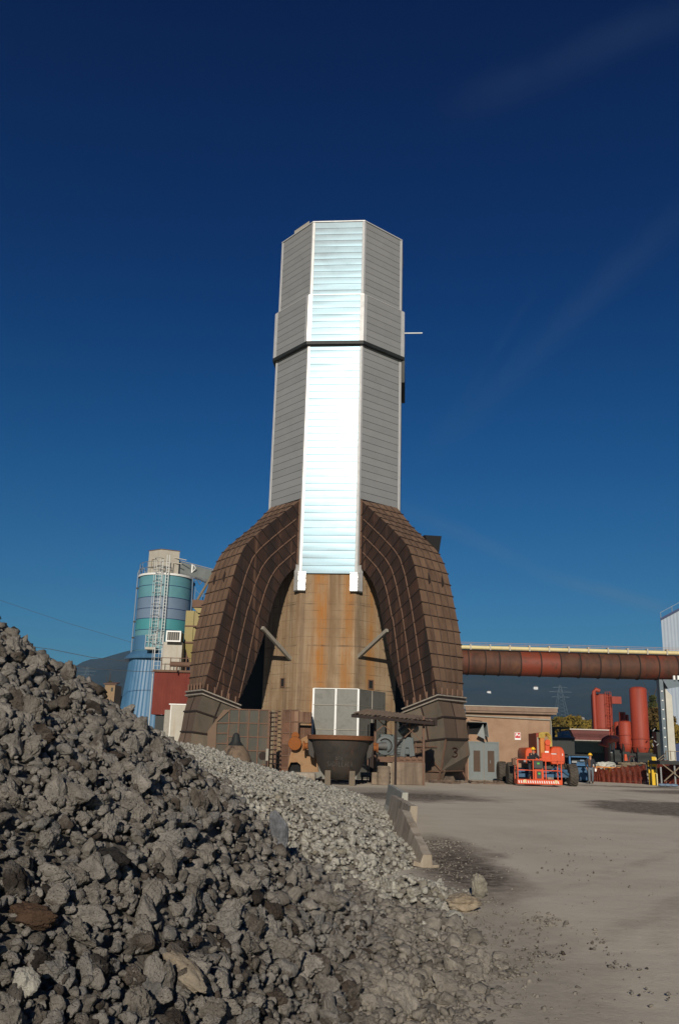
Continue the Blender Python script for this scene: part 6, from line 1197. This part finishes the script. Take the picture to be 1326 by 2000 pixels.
mb = MB(); pxbox(mb, 1079, 1420, 1112, 1423, 81, 3); pxbox(mb, 1079, 1423, 1083, 1441, 81, .3); pxbox(mb, 1093, 1423, 1095, 1441, 80.6, .3); mb.build('canopy', 'gap', t_)
# dark equipment row
t_ = thing('dark_tank_row', 'row of dark machinery under the red tanks', 'machinery', (W(1200, 1480, 90).x, 90, 0)); mb = MB(); pxbox(mb, 1128, 1471, 1300, 1500, 90.5, 1.0, z0=0)
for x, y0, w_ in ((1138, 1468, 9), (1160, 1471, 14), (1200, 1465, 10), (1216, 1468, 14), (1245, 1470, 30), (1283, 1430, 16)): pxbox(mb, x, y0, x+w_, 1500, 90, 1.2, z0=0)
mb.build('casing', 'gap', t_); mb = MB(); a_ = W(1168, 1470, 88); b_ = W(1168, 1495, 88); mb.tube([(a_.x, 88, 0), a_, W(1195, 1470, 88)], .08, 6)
for i, (x, y) in enumerate(((1274, 1428), (1272, 1440), (1276, 1446), (1273, 1452), (1281, 1456))): p = W(x, y, 89); mb.bar(p, p+Vector((rng.uniform(.1, .4), 0, rng.uniform(-.3, .3))), .08)
mb.build('pipework', 'galv', t_)
# autumn trees
for i, (px, ytop, Y, w_, m_, lab) in enumerate(((1113, 1391, 128, 3.9, 'leaf_yellow', 'rounded yellow autumn tree behind the black shed'), (1090, 1397, 132, 3.2, 'leaf_green', 'duller olive tree at the building corner'), (1150, 1398, 130, 3.3, 'leaf_yellow', 'yellow autumn tree just left of the broad red silo'), (1208, 1386, 126, 2.2, 'leaf_green', 'dark green treetop between the red tanks'), (1283, 1368, 108, 3.0, 'leaf_rust', 'russet tree between slim red tank and support column'), (1272, 1350, 112, 1.8, 'leaf_green', 'pointed dark green tree right behind the slim tank'), (1295, 1395, 105, 2.2, 'leaf_yellow', 'low yellow green tree beside the support column'))):
    p = W(px, ytop, Y); crown('conifer' if i == 5 else 'autumn_tree', lab, 'tree', (p.x, Y, 0), p.z, w_, 5200, m_, 20+i, cone=(i == 5), group='autumn trees behind the yard', leaf=.30)
# ------------------------------------------------------------------ yard clutter on the right
t_ = thing('mesh_fence', 'sagging orange plastic mesh fence along the back of the yard', 'fence', (W(1210, 1520, 62).x, 62, 0)); 
def meshrun(pts, name, hts, nst):
    mb = MB(); P_ = [Vector(p) for p in pts]
    def top(s): k = min(int(s), len(P_)-2); f = s-k; b = P_[k].lerp(P_[k+1], f); h = hts[k]*(1-f)+hts[k+1]*f; return b, h
    S = len(P_)-1; n = nst
    for r_i in range(15):
        pts2 = []
        for i in range(n+1):
            b, h = top(S*i/n*.9999); fz = r_i/14; pts2.append(b+Vector((0, .12*math.sin(i*.9+fz*3), h*fz*(1-.06*math.sin(i*.7))+.02)))
        mb.tube(pts2, .034, 3)
    for i in range(n+1):
        b, h = top(S*i/n*.9999); mb.bar(b+Vector((0, .12*math.sin(i*.9), 0)), b+Vector((0, .12*math.sin(i*.9+3), h)), .035)
    mb.build(name, 'mesh_orange', t_)
fp = lambda x, Y: Vector((W(x, 1520, Y).x, Y, 0))
pp = [fp(1152, 65.5), fp(1172, 65), fp(1215, 64), fp(1262, 63)]
meshrun([p*1 for p in pp], 'mesh_panel', [.85, .75, 1.05, 1.2], 90)
meshrun([fp(1283, 62.5), fp(1300, 62), fp(1345, 61)], 'mesh_panel', [1.5, 1.5, 1.5], 60)
meshrun([fp(1152, 69), fp(1175, 69)], 'mesh_panel', [.9, .8], 20)
for x, y in ((1152, 65.5), (1215, 64), (1262, 63), (1300, 62)): p = fp(x, y); mb = MB(); mb.bar(p, p+Vector((0, 0, 1.3)), .05); mb.build('fence_stake', 'brown', t_)
t_ = thing('yellow_railing', 'low yellow painted railing behind the orange mesh', 'railing', (W(1180, 1500, 66).x, 66, 0)); mb = MB(); a_, b_ = W(1152, 1497, 66), W(1212, 1500, 66); mb.bar(a_, b_, .08); mb.build('top_rail', 'boom_yellow', t_)
for f in (0, .2, .45, .62, .8, 1): p = a_.lerp(b_, f); mb = MB(); mb.bar((p.x, p.y, 0), p, .16 if f == .62 else .07); mb.build('post', 'safety_yellow' if f == .62 else 'boom_yellow', t_)
# pale sacks in a heap
for i, (x, y, s_) in enumerate(((1166, 1494, .62), (1176, 1493, .7), (1187, 1492, .66), (1194, 1495, .5))):
    p = W(x, y, 70); v, f = ico(4); v = rock_shape(v, 300+i, .22); mb = MB(); mb.add([(p.x+q[0]*s_, 70+q[1]*s_, max(0.0, p.z-.25)+s_*.1+q[2]*s_*.75) for q in v], [tuple(a) for a in f.tolist()]); o = mb.build('bulk_sack', 'sack', smooth=True, loc=(p.x, 70, 0)); tag(o, ['leftmost crumpled pale sack behind the yellow railing', 'second and largest crumpled pale sack from the left', 'third crumpled pale sack from the left', 'smallest pale sack at the right end of the row'][i], 'sack', 'pale sacks behind the yellow railing')
# dirt mound
mb = MB(); a_, b_ = W(1190, 1490, 76), W(1265, 1490, 76); n = 40; vs_ = []
for j in range(9):
    for i in range(n+1):
        x = a_.x+(b_.x-a_.x)*i/n; y = 74+j*.6; h = max(0, math.sin(math.pi*i/n))*.9*math.sin(math.pi*j/8)+.8*math.sin(math.pi*j/8)*math.exp(-((i-30)/7)**2); vs_.append((x, y, h*(1+.4*noise.noise((x, y, 1)))-.02))
mb.add(vs_, [(j*(n+1)+i, j*(n+1)+i+1, (j+1)*(n+1)+i+1, (j+1)*(n+1)+i) for j in range(8) for i in range(n)]); o = mb.build('spoil_mound', 'barrier', smooth=True); tag(o, 'low grey mound of spoil in front of the red tanks', 'mound', kind='stuff')
t_ = thing('pallet_stack', 'pile of timber planks and scrap in front of the spoil mound', 'timber pile', (W(1240, 1497, 71).x, 71, 0)); mb = MB()
for i in range(26): p = W(rng.uniform(1222, 1262), rng.uniform(1489, 1503), 71+rng.uniform(-1, 1)); l_ = rng.uniform(.3, 1.1); p.z = max(.06, p.z); d_ = Vector((1, rng.uniform(-.6, .6), rng.uniform(-.15, .15))).normalized()*l_; mb.bar(p-d_, p+d_, rng.uniform(.1, .22), .08)
mb.build('plank', 'timber', t_); mb = MB()
for i in range(14): p = W(rng.uniform(1236, 1264), rng.uniform(1494, 1506), 70); p.z = max(.06, p.z); d_ = Vector((1, .2, 0)).normalized()*.6; mb.bar(p-d_, p+d_, .16, .12)
mb.build('dark_scrap', 'gap', t_)
t_ = thing('traffic_post', 'small orange and white post with red frame standing on the mound', 'post', W(1222, 1480, 75)); mb = MB(); mb.prism([W(1219, 1486, 75), W(1219, 1473, 75), W(1223, 1473, 75), W(1225, 1486, 75)], (0, .2, 0)); mb.build('cone_post', 'orange', t_); mb = MB(); mb.tube([W(1227, 1488, 75), W(1230, 1477, 75), W(1239, 1477, 75), W(1242, 1488, 75)], .05, 5); mb.build('bent_frame', 'maroon', t_)
# yellow boards and scaffold
for i, (x0, x1, y0, y1, y2, m_, lab) in enumerate(((1265, 1269.5, 1486, 1497, 1524, 'safety_yellow', 'left narrow yellow board on its post beside the mesh fence'), (1272.5, 1280, 1478, 1497, 1526, 'safety_yellow', 'right larger yellow board with dark mark on tall post'))):
    Yb = 60.5 if i else 61.2; t_ = thing('yellow_board', lab, 'board', (W((x0+x1)/2, y2, Yb).x, Yb, 0), 0, 'yellow boards at the yard edge'); mb = MB(); X0, X1, Z0, Z1 = pxbox(mb, x0, y0, x1, y1, Yb, .08); mb.build('upper_board', m_, t_)
    mb = MB(); mb.box((X0-.06*i, Yb, .02), (X1-.04, Yb+.08, 1.0)); mb.build('lower_board', m_, t_); mb = MB(); mb.box((X1-.02, Yb+.02, 0), (X1+.06, Yb+.1, Z1-.05)); mb.build('post', 'cream', t_)
    mb = MB(); w_ = X1-X0; mb.box((X0+w_*.3, Yb-.006, Z0+(Z1-Z0)*.25), (X0+w_*.6, Yb-.001, Z0+(Z1-Z0)*.8)) if i == 0 else mb.box((X0+w_*.1, Yb-.006, 1.0), (X1-.05, Yb+.04, 1.12)); mb.build('dark_mark', 'gap', t_)
t_ = thing('crossed_trestle', 'low steel trestle with crossed braces and blue grey feet at the right edge', 'trestle', (W(1312, 1525, 59).x, 59, 0)); mb = MB()
for a_, b_ in (((1291, 1491), (1340, 1530)), ((1296, 1526), (1336, 1489))): mb.bar(W(*a_, 59), W(*b_, 59), .07)
mb.build('cross_brace', 'timber', t_); mb = MB(); mb.box((W(1288, 1500, 59).x, 58.95, W(1300, 1493, 59).z), (W(1360, 1500, 59).x, 61, W(1300, 1486, 59).z)); mb.build('table_top', 'gap', t_)
for x in (1290, 1317, 1345): mb = MB(); p = W(x, 1512, 59.2); mb.bar((p.x, 59.2, 0), (p.x, 59.2, 1.6 if x != 1290 else 1.2), .09); mb.build('upright', 'galv', t_)
for x in (1292, 1303, 1315): mb = MB(); p = W(x, 1528, 58.7); v, f = ico(3); mb.add([(p.x+q[0]*.28, 58.7+q[1]*.2, .1+q[2]*.1) for q in v], [tuple(a) for a in f.tolist()]); mb.build('foot_block', 'lilac', t_)
t_ = thing('yellow_stair', 'slanting yellow stair rails at the column foot', 'stair', W(1288, 1480, 64)); mb = MB()
for k in range(3): mb.bar(W(1281+k*3, 1486+k*2, 64), W(1299, 1471+k*7, 64), .05)
for x in (1299, 1308, 1317, 1326): p = W(x, 1467, 63.5); q = W(x, 1484, 63.5); q.x = p.x; mb.bar(p, q, .04)
mb.bar(W(1299, 1467, 63.5), W(1330, 1468, 63.5), .04); mb.build('rail', 'timber', t_)
mb = MB(); mb.box((W(1290, 1500, 63.2).x, 63.2, 0), (W(1360, 1500, 63.2).x, 65.2, W(1300, 1486, 63.2).z)); mb.build('dark_plinth', 'gap', t_)
# ------------------------------------------------------------------ boom lift
LY = 54.0
lift = thing('boom_lift', 'orange articulated boom lift with work basket facing us before the tan building', 'boom lift', (W(1062, 1530, LY+1).x, LY+1, 0))
def tyre(cx, ycen, Y, rr, w_, label=None):
    mb = MB(); n = 40; prof = [(rr*.55, -w_/2), (rr*.86, -w_/2), (rr*.94, -w_*.40), (rr*.95, 0), (rr*.94, w_*.40), (rr*.86, w_/2), (rr*.55, w_/2)]; mb.lathe(prof, (cx, Y, rr), n, 'X'); o = mb.build('wheel', 'rubber', lift, smooth=40)
    mb = MB()
    for k in range(20):
        for s_ in (-1, 1):
            t0 = 2*math.pi*(k+(.5 if s_ > 0 else 0))/20; P_ = []
            for f in (0, .5, 1): t = t0+f*.22; P_.append(Vector((cx+s_*w_*.47*f, Y+math.sin(t)*rr*(.985-.03*f), rr+math.cos(t)*rr*(.985-.03*f))))
            mb.bar(P_[0], P_[1], .055, .05, up=(P_[0]-Vector((cx, Y, rr)))); mb.bar(P_[1], P_[2], .055, .05, up=(P_[1]-Vector((cx, Y, rr))))
    mb.build('tread_lug', 'rubber', o); mb = MB(); mb.lathe([(rr*.54, -w_*.42), (rr*.50, -w_*.3), (.12, -w_*.28), (0, -w_*.28)], (cx, Y, rr), 24, 'X', cap=False); mb.lathe([(rr*.54, w_*.42), (rr*.50, w_*.3), (.12, w_*.28), (0, w_*.28)], (cx, Y, rr), 24, 'X', cap=False); mb.build('rim', 'blue', o, smooth=30)
xL, xR = W(1002, 1515, LY+.3).x, W(1122, 1517, LY+.3).x
for x in (xL, xR):
    tyre(x, 0, LY+.9, .64, .50); tyre(x, 0, LY+4.0, .64, .50)
def lb(name, m, x0, y0, x1, y1, Y, dep, bev=0.0, z0=None):
    mb = MB(); pxbox(mb, x0, y0, x1, y1, Y, dep, z0); return mb.build(name, m, lift, bevel=bev)
lb('chassis', 'blue', 1012, 1502, 1112, 1518, LY+1.0, 3.4, .04)
mb = MB(); a_ = W(1010, 1513, LY+.9); b_ = W(1114, 1514, LY+.9); mb.bar(a_, b_, .26); mb.tube([W(1082, 1499, LY+.7), W(1098, 1505, LY+.7), W(1110, 1514, LY+.7)], .07, 8); mb.tube([W(1072, 1508, LY+.6), W(1084, 1500, LY+.6), W(1094, 1512, LY+.6)], .06, 8); mb.tube([W(1018, 1508, LY+.7), W(1034, 1504, LY+.7), W(1046, 1510, LY+.7)], .06, 8); mb.build('axle', 'blue', lift)
lb('turntable', 'dgrey', 1034, 1489, 1080, 1503, LY+1.3, 2.2, .05)
# engine hoods: rounded boxes
def hood(name, x0, y0, x1, y1, Y, dep, m):
    A, B, Z0, Z1 = pxbox(MB(), x0, y0, x1, y1, Y, dep); bm = bmesh.new(); bmesh.ops.create_cube(bm, size=1)
    mb = MB(); w_, h_ = B-A, Z1-Z0; prof = []
    for (fx, fz) in ((.10, 0), (.90, 0), (1, .12), (1, .62), (.96, .80), (.84, .95), (.66, 1), (.34, 1), (.14, .95), (.03, .80), (0, .62), (0, .12)): prof.append((A+w_*fx, Z0+h_*fz))
    n = len(prof); cx, cz = (A+B)/2, (Z0+Z1)/2; rings = [(Y+.10, .90), (Y+.02, .97), (Y, .94)][::-1]; rings = [(Y, .88), (Y+.05, .96), (Y+.15, 1.0), (Y+dep-.15, 1.0), (Y+dep, .9)]
    vs_ = [(cx+(x-cx)*s_, y, cz+(z-cz)*s_) for y, s_ in rings for x, z in prof]; fs_ = [(i*n+k, i*n+(k+1) % n, (i+1)*n+(k+1) % n, (i+1)*n+k) for i in range(len(rings)-1) for k in range(n)]+[tuple(range(n)), tuple((len(rings)-1)*n+k for k in range(n))]
    bm.free(); mb.add(vs_, fs_); return mb.build(name, m, lift, smooth=35), A, B, Z0, Z1
h1, A, B, Z0, Z1 = hood('engine_hood', 1074, 1458, 1103, 1494, LY+.9, 2.4, 'orange')
mb = MB(); mb.box((A+.05, LY+.885, Z0+.20), (B-.05, LY+.9, Z0+.22)); mb.box((A+.1, LY+.885, Z0+(Z1-Z0)*.6), (A+.42, LY+.895, Z0+(Z1-Z0)*.64)); mb.build('hood_line', 'orange_dark', h1)
mb = MB(); mb.box((A+.06, LY+.87, Z0+(Z1-Z0)*.57), (A+.36, LY+.885, Z0+(Z1-Z0)*.61)); mb.box((B-.18, LY+.87, Z0+(Z1-Z0)*.5), (B-.14, LY+.885, Z0+(Z1-Z0)*.62)); mb.build('decal', 'white', h1)
h2, A, B, Z0, Z1 = hood('tank_hood', 1025, 1460, 1047, 1492, LY+.9, 2.4, 'orange')
mb = MB(); mb.box((A+.1, LY+.86, Z0), (B, LY+1.2, Z0+.45)); mb.build('dark_recess', 'gap', h2)
# boom stack
lb('main_boom', 'boom_yellow', 1054.5, 1434, 1063, 1480, LY+.7, 2.5, .03)
lb('boom_side', 'orange_dark', 1047, 1432, 1054, 1480, LY+.9, 2.2, .02)
lb('boom_channel', 'strut', 1048.5, 1440, 1051.5, 1480, LY+.82, .1)
lb('lower_arm', 'orange', 1064, 1449, 1074, 1483, LY+.7, 2.2, .06)
lb('arm_base', 'orange', 1057, 1470, 1076, 1488, LY+.6, 2.4, .04)
lb('name_plate', 'white', 1063.5, 1467, 1071, 1470.5, LY+.66, .03)
lb('basket_mount', 'orange', 1046, 1481, 1066, 1487, LY+.2, .6, .02)
c_ = W(1069, 1450, LY+.65); mb = MB(); mb.lathe([(0, -.03), (.17, -.03), (.17, .1), (0, .1)], c_, 20, 'Y', cap=False); mb.build('knuckle', 'orange', lift, smooth=40)
mb = MB()
for k in range(5): mb.tube([W(1052+k*2.5, 1441, LY+.7), W(1053+k*2.6, 1433-k*.4, LY+.65), W(1058+k*2.8, 1431, LY+.7), W(1066+k*2.2, 1433+k, LY+.8), W(1071+k*1.3, 1441+k*2, LY+.9), W(1074+k*.6, 1458, LY+.9)], .045, 6)
mb.build('hose', 'hose', lift)
lb('knuckle_block', 'boom_yellow', 1052, 1431, 1070, 1438, LY+.9, 1.8, .05)
lb('side_beacon', 'galv', 1022, 1484, 1027, 1489, LY+.6, .2, .03)
lb('hydraulic_block', 'dgrey', 1037, 1474, 1047, 1492, LY+.7, .5, .03)
# work basket
bx0, bx1 = W(1010, 1528, LY-1.4).x, W(1098, 1528, LY-1.4).x; BYn = LY-1.4; zf0, zf1 = W(1054, 1533.5, BYn).z, W(1054, 1524, BYn).z
zf0 = max(zf0, .12); zf1 = zf0+.27
mb = MB(); mb.box((bx0, BYn, zf0), (bx1, BYn+.95, zf1)); mb.build('basket_floor', 'orange', lift, bevel=.015)
ns = 18; mb = MB()
for i in range(ns):
    x = bx0+.08+(bx1-bx0-.2)*i/ns; mb.add([(x, BYn-.004, zf0+.06), (x+.055, BYn-.004, zf0+.06), (x-.03+.055, BYn-.004, zf1-.07), (x-.03, BYn-.004, zf1-.07)], [(0, 1, 2, 3)])
mb.build('hazard_stripe', 'white', lift)
for x in (bx0+.35, bx1-.45): mb = MB(); mb.box((x, BYn-.008, zf0+.09), (x+.16, BYn-.003, zf1-.02)); mb.build('label_plate', 'cream', lift)
mb = MB(); rt = zf1+1.08
for y in (BYn+.04, BYn+.9):
    for x in (bx0+.04, bx0+(bx1-bx0)*.36, bx0+(bx1-bx0)*.64, bx1-.04): mb.bar((x, y, zf1), (x, y, rt), .055)
    for z in (zf1+.5, rt): mb.bar((bx0+.04, y, z), (bx1-.04, y, z), .05 if z > zf1+.6 else .035)
for x in (bx0+.04, bx1-.04):
    for z in (zf1+.5, rt): mb.bar((x, BYn+.04, z), (x, BYn+.9, z), .045)
mb.build('basket_rail', 'orange', lift)
xm = (bx0+bx1)/2
mb = MB(); mb.box((xm-.30, BYn+.08, zf1+.62), (xm+.22, BYn+.4, rt-.02)); cbx = mb.build('control_box', 'dgrey', lift, bevel=.02); mb = MB(); mb.box((xm-.12, BYn+.065, zf1+.84), (xm+.02, BYn+.078, zf1+.93)); mb.build('green_badge', 'green_led', cbx)
mb = MB(); mb.box((xm-.30, BYn+.02, zf1), (xm+.24, BYn+.06, zf1+.56)); gt = mb.build('gate_panel', 'orange', lift, bevel=.01); mb = MB(); mb.box((xm-.17, BYn-.02, zf1+.06), (xm+.10, BYn+.018, zf1+.46)); mb.build('black_box', 'dgrey', gt, bevel=.01); mb = MB(); mb.box((xm-.10, BYn-.03, zf1+.28), (xm+.03, BYn-.022, zf1+.38)); mb.build('badge', 'green_led', gt)
mb = MB(); mb.bar((xm, BYn+.9, zf1+.15), (xm, LY+1.0, zf1+.75), .22); mb.build('basket_arm', 'orange_dark', lift)
mb = MB(); q = Vector((bx0+.02, BYn+.3, rt)); mb.box(q+Vector((-.22, 0, -.32)), q+Vector((-.04, .3, .05))); mb.tube([q+Vector((-.2, 0, .02)), q+Vector((0, 0, .1)), q+Vector((.15, 0, .04))], .025, 5); mb.build('control_lever_box', 'brown', lift)
# blue loader behind
BL = 62.5; ld = thing('blue_loader', 'blue framed wheel loader front parked behind the boom lift', 'loader', (W(1118, 1530, BL).x, BL, 0))
def db(name, m, x0, y0, x1, y1, Y, dep, bev=0, z0=None): mb = MB(); pxbox(mb, x0, y0, x1, y1, Y, dep, z0); return mb.build(name, m, ld, bevel=bev)
db('engine_body', 'blue', 1115, 1488, 1152, 1524, BL+.3, 3, .06); db('dark_interior', 'gap', 1117, 1480, 1148, 1497, BL+.5, 2.2)
for q in ((1111, 1476, 1114.5, 1520), (1147, 1477, 1150, 1515), (1114.5, 1476, 1147, 1479.5), (1114.5, 1493, 1147, 1496)): db('cab_frame', 'cabblue', *q, BL, .2, .02)
db('window', 'galv', 1116, 1486, 1126, 1490, BL+.1, .05); db('window', 'lilac', 1132, 1484, 1140, 1487, BL+.1, .05)
db('fender', 'blue', 1103, 1504, 1114, 1522, BL, 1.0, .04); db('roof', 'gap', 1108, 1473.5, 1150, 1476, BL-.1, 2.2)
for x in (1108, 1143): mb = MB(); p = W(x, 1515, BL+1.4); mb.lathe([(.3, -.2), (.62, -.2), (.66, 0), (.62, .2), (.3, .2)], (p.x, BL+1.6, .66), 28, 'X'); mb.build('wheel', 'rubber', ld, smooth=40)

# ------------------------------------------------------------------ people
def skin_mesh(name, m, parent, chains, root, sub=2):
    """chains: list of lists of (point, radius); points that coincide are welded so that the body is one surface"""
    vid = {}; V = []; E = []; Rr = []
    def gid(p, r_):
        k = tuple(round(c, 4) for c in p)
        if k not in vid: vid[k] = len(V); V.append(Vector(p)); Rr.append(r_)
        return vid[k]
    for ch in chains:
        ids_ = [gid(*c) for c in ch]; E += [(a, b) for a, b in zip(ids_, ids_[1:]) if a != b]
    wm = WM[parent.name]; me = bpy.data.meshes.new(name); iv = wm.inverted(); me.from_pydata([iv @ v for v in V], E, []); o = bpy.data.objects.new(name, me); COL.objects.link(o); o.parent = parent; WM[o.name] = wm
    md = o.modifiers.new('skin', 'SKIN'); md.use_smooth_shade = True
    ss = o.modifiers.new('sub', 'SUBSURF'); ss.levels = sub; ss.render_levels = sub
    for i, r_ in enumerate(Rr):
        rr = r_ if isinstance(r_, tuple) else (r_, r_); me.skin_vertices[0].data[i].radius = rr; me.skin_vertices[0].data[i].use_root = False
    me.skin_vertices[0].data[vid[tuple(round(c, 4) for c in root)]].use_root = True
    me.materials.append(M[m]); return o
def person(label, base, J, jacket_m, trouser_m, face=0.0, vest=False):
    t_ = thing('person', label, 'person', base, face); X = WM[t_.name]; T = lambda p: tuple(X @ Vector(p))
    j = {k: T(v) for k, v in J.items()}; lerp = lambda a, b, f: tuple(Vector(a).lerp(Vector(b), f))
    pel, bel, che, nec, hd = j['pelvis'], j['belly'], j['chest'], j['neck'], j['head']
    ch = [[(pel, .13), (bel, .12), (che, .14), (nec, .055), (hd, .085)]]
    hv = Vector(hd)-Vector(nec); hv.normalize(); ch.append([(hd, .085), (tuple(Vector(hd)+hv*.10), .075)])
    for s_ in ('l', 'r'):
        sh, el, wr, hn = j['sh'+s_], j['el'+s_], j['wr'+s_], j['hn'+s_]; hp, kn, an, toe = j['hp'+s_], j['kn'+s_], j['an'+s_], j['toe'+s_]
        ch += [[(che, .14), (sh, .062), (el, .045), (wr, .030), (hn, .034)], [(pel, .13), (hp, .095), (kn, .062), (an, .042), (toe, .036)]]
        hnv, wrv = Vector(hn), Vector(wr); d_ = (hnv-wrv).normalized(); side = Vector(X.to_3x3() @ Vector((0, -1, 0))); side = (side-d_*side.dot(d_)).normalized(); fwd = d_.cross(side)
        for k, (off, ln) in enumerate(((-.03, .065), (-.01, .075), (.01, .07), (.03, .055))):
            a_ = hnv+side*off+d_*.02; b_ = a_+d_*ln*.55+fwd*.01; c_ = b_+d_*ln*.35+fwd*.03*(1 if s_ == 'l' else -1); ch.append([(hn, .034), (tuple(a_), .011), (tuple(b_), .009), (tuple(c_), .008)])
        a_ = wrv.lerp(hnv, .55)+side*.035; ch.append([(hn, .034), (tuple(a_+side*.012), .011), (tuple(a_+side*.03+d_*.04), .009)])
    skin_mesh('body', 'skin', t_, ch, pel)
    # nose, eyes line, ears so that the head reads as a face
    f_ = Vector(X.to_3x3() @ Vector((0, -1, 0))); s1 = Vector(X.to_3x3() @ Vector((1, 0, 0))); hc = Vector(hd)+hv*.045
    mb = MB(); mb.prism([hc+f_*.085+s1*.012-hv*.01, hc+f_*.085-s1*.012-hv*.01, hc+f_*.08+hv*.035], f_*.022); mb.build('nose', 'skin', t_)
    mb = MB()
    for q in (-.032, .032): mb.lathe([(0, -.006), (.011, 0), (0, .006)], hc+f_*.082+s1*q+hv*.03, 10, 'Y', cap=False)
    mb.build('eye', 'gap', t_); mb = MB(); mb.bar(hc+f_*.083-s1*.025-hv*.035, hc+f_*.083+s1*.025-hv*.035, .008, .006); mb.build('mouth', 'maroon', t_)
    mb = MB()
    for q in (-1, 1): mb.box(hc+s1*q*.088-Vector((.008, .015, .03)), hc+s1*q*.088+Vector((.008, .015, .03)))
    mb.build('ear', 'skin', t_)
    mb = MB(); mb.lathe([(.088, -.07), (.098, -.02), (.095, .04)], Vector(hd)+hv*.045, 20); mb.build('hair', 'boot', t_, smooth=50) if False else None
    c_ = Vector(hd)+hv*.115; mb = MB(); prof = [(.150*math.cos(a), .125*math.sin(a)) for a in np.linspace(0, math.pi/2, 8)]; 
    mb.lathe([(.128*math.cos(a), .128*math.sin(a)-.01) for a in np.linspace(-.12, math.pi/2, 9)], c_, 28, cap=False); mb.lathe([(.125, -.024), (.158, -.030), (.158, -.018), (.126, -.006)], c_+f_*.018, 28, cap=False); mb.bar(c_+f_*.02+Vector((0, 0, .118)), c_-f_*.09+Vector((0, 0, .085)), .02); mb.build('hard_hat', 'helmet', t_, smooth=45)
    # clothes
    ch = [[(lerp(pel, bel, -.05), .150), (bel, .148), (che, .165), (lerp(che, nec, .72), .075)]]
    for s_ in ('l', 'r'): ch.append([(che, .165), (j['sh'+s_], .082), (j['el'+s_], .066), (lerp(j['el'+s_], j['wr'+s_], .93), .050)])
    skin_mesh('jacket', jacket_m, t_, ch, bel)
    ch = []
    for s_ in ('l', 'r'): ch.append([(pel, .148), (j['hp'+s_], .108), (j['kn'+s_], .080), (lerp(j['kn'+s_], j['an'+s_], .95), .070)])
    skin_mesh('trousers', trouser_m, t_, ch, pel)
    for s_ in ('l', 'r'): skin_mesh('boot', 'boot', t_, [[(lerp(j['kn'+s_], j['an'+s_], .9), .060), (j['an'+s_], .056), (lerp(j['an'+s_], j['toe'+s_], .5), .052), (j['toe'+s_], .044)]], j['an'+s_])
    if vest: mb = MB(); mb.prism([Vector(che)+f_*.155+s1*-.16+Vector((0, 0, .10)), Vector(che)+f_*.165+s1*.0+Vector((0, 0, .10)), Vector(bel)+f_*.16+s1*-.02-Vector((0, 0, .10)), Vector(bel)+f_*.15+s1*-.15-Vector((0, 0, .10))], f_*.02); mb.build('brown_bib', 'vest', t_, bevel=.01)
    return t_
K = 1.04
J = dict(pelvis=(0, 0, .98), belly=(0, -.01, 1.14), chest=(0, 0, 1.38), neck=(0, -.02, 1.56), head=(0, -.04, 1.66), shl=(.20, 0, 1.47), ell=(.29, .02, 1.20), wrl=(.27, -.10, .97), hnl=(.26, -.14, .90), shr=(-.20, 0, 1.47), elr=(-.28, .05, 1.20), wrr=(-.25, -.06, .97), hnr=(-.24, -.09, .89),
    hpl=(.10, 0, .92), knl=(.11, -.02, .52), anl=(.11, .14, .10), toel=(.13, -.02, .05), hpr=(-.10, 0, .92), knr=(-.12, -.16, .53), anr=(-.13, -.16, .09), toer=(-.15, -.34, .045))
J = {k: tuple(c*K for c in v) for k, v in J.items()}
pp_ = W(1143, 1525, 61.5); man = person('worker in yellow helmet, dark jacket and grey jeans walking towards us beside the loader', (pp_.x, 60.2, 0), J, 'jacket', 'jeans', R(-6), vest=True)
tj = W(1149, 1508, 60.6)
mb = MB(); h_ = WM[man.name] @ Vector((.26*K, -.18*K, .86*K)); mb.box(h_+Vector((-.04, -.02, -.10)), h_+Vector((.07, .02, .08))); o = mb.build('white_paper', 'white', loc=h_); tag(o, 'small white paper in the walking worker left hand', 'paper')
J2 = dict(pelvis=(0, 0, .95), belly=(.03, -.02, 1.10), chest=(.08, -.08, 1.32), neck=(.09, -.13, 1.49), head=(.07, -.17, 1.58), shl=(.27, -.08, 1.40), ell=(.36, -.25, 1.20), wrl=(.26, -.42, 1.10), hnl=(.22, -.47, 1.06), shr=(-.11, -.10, 1.40), elr=(-.18, -.28, 1.17), wrr=(-.05, -.43, 1.08), hnr=(-.01, -.48, 1.05),
    hpl=(.10, 0, .90), knl=(.12, -.03, .50), anl=(.12, .04, .09), toel=(.14, -.12, .05), hpr=(-.10, 0, .90), knr=(-.11, -.03, .50), anr=(-.12, .04, .09), toer=(-.14, -.12, .05))
px_ = W(1038, 1490, BYn+.45).x; person('operator in yellow helmet and black jacket leaning on the basket rail of the boom lift', (px_, BYn+.62, zf1), J2, 'jacket2', 'jacket', R(12))
# ------------------------------------------------------------------ air between us and the hills
hz_m = bpy.data.materials.new('air_haze'); hz_m.use_nodes = True; t = hz_m.node_tree; t.nodes.clear(); o_ = N(t, 'ShaderNodeOutputMaterial'); pv = N(t, 'ShaderNodeVolumePrincipled'); pv.inputs['Color'].default_value = (.20, .60, 1, 1); pv.inputs['Density'].default_value = .00010; pv.inputs['Anisotropy'].default_value = .0; t.links.new(pv.outputs[0], o_.inputs['Volume'])
mb = MB(); mb.box((-5200, -260, -8), (5200, 6800, 400)); o = mb.build('haze', hz_m); tag(o, kind='stuff')
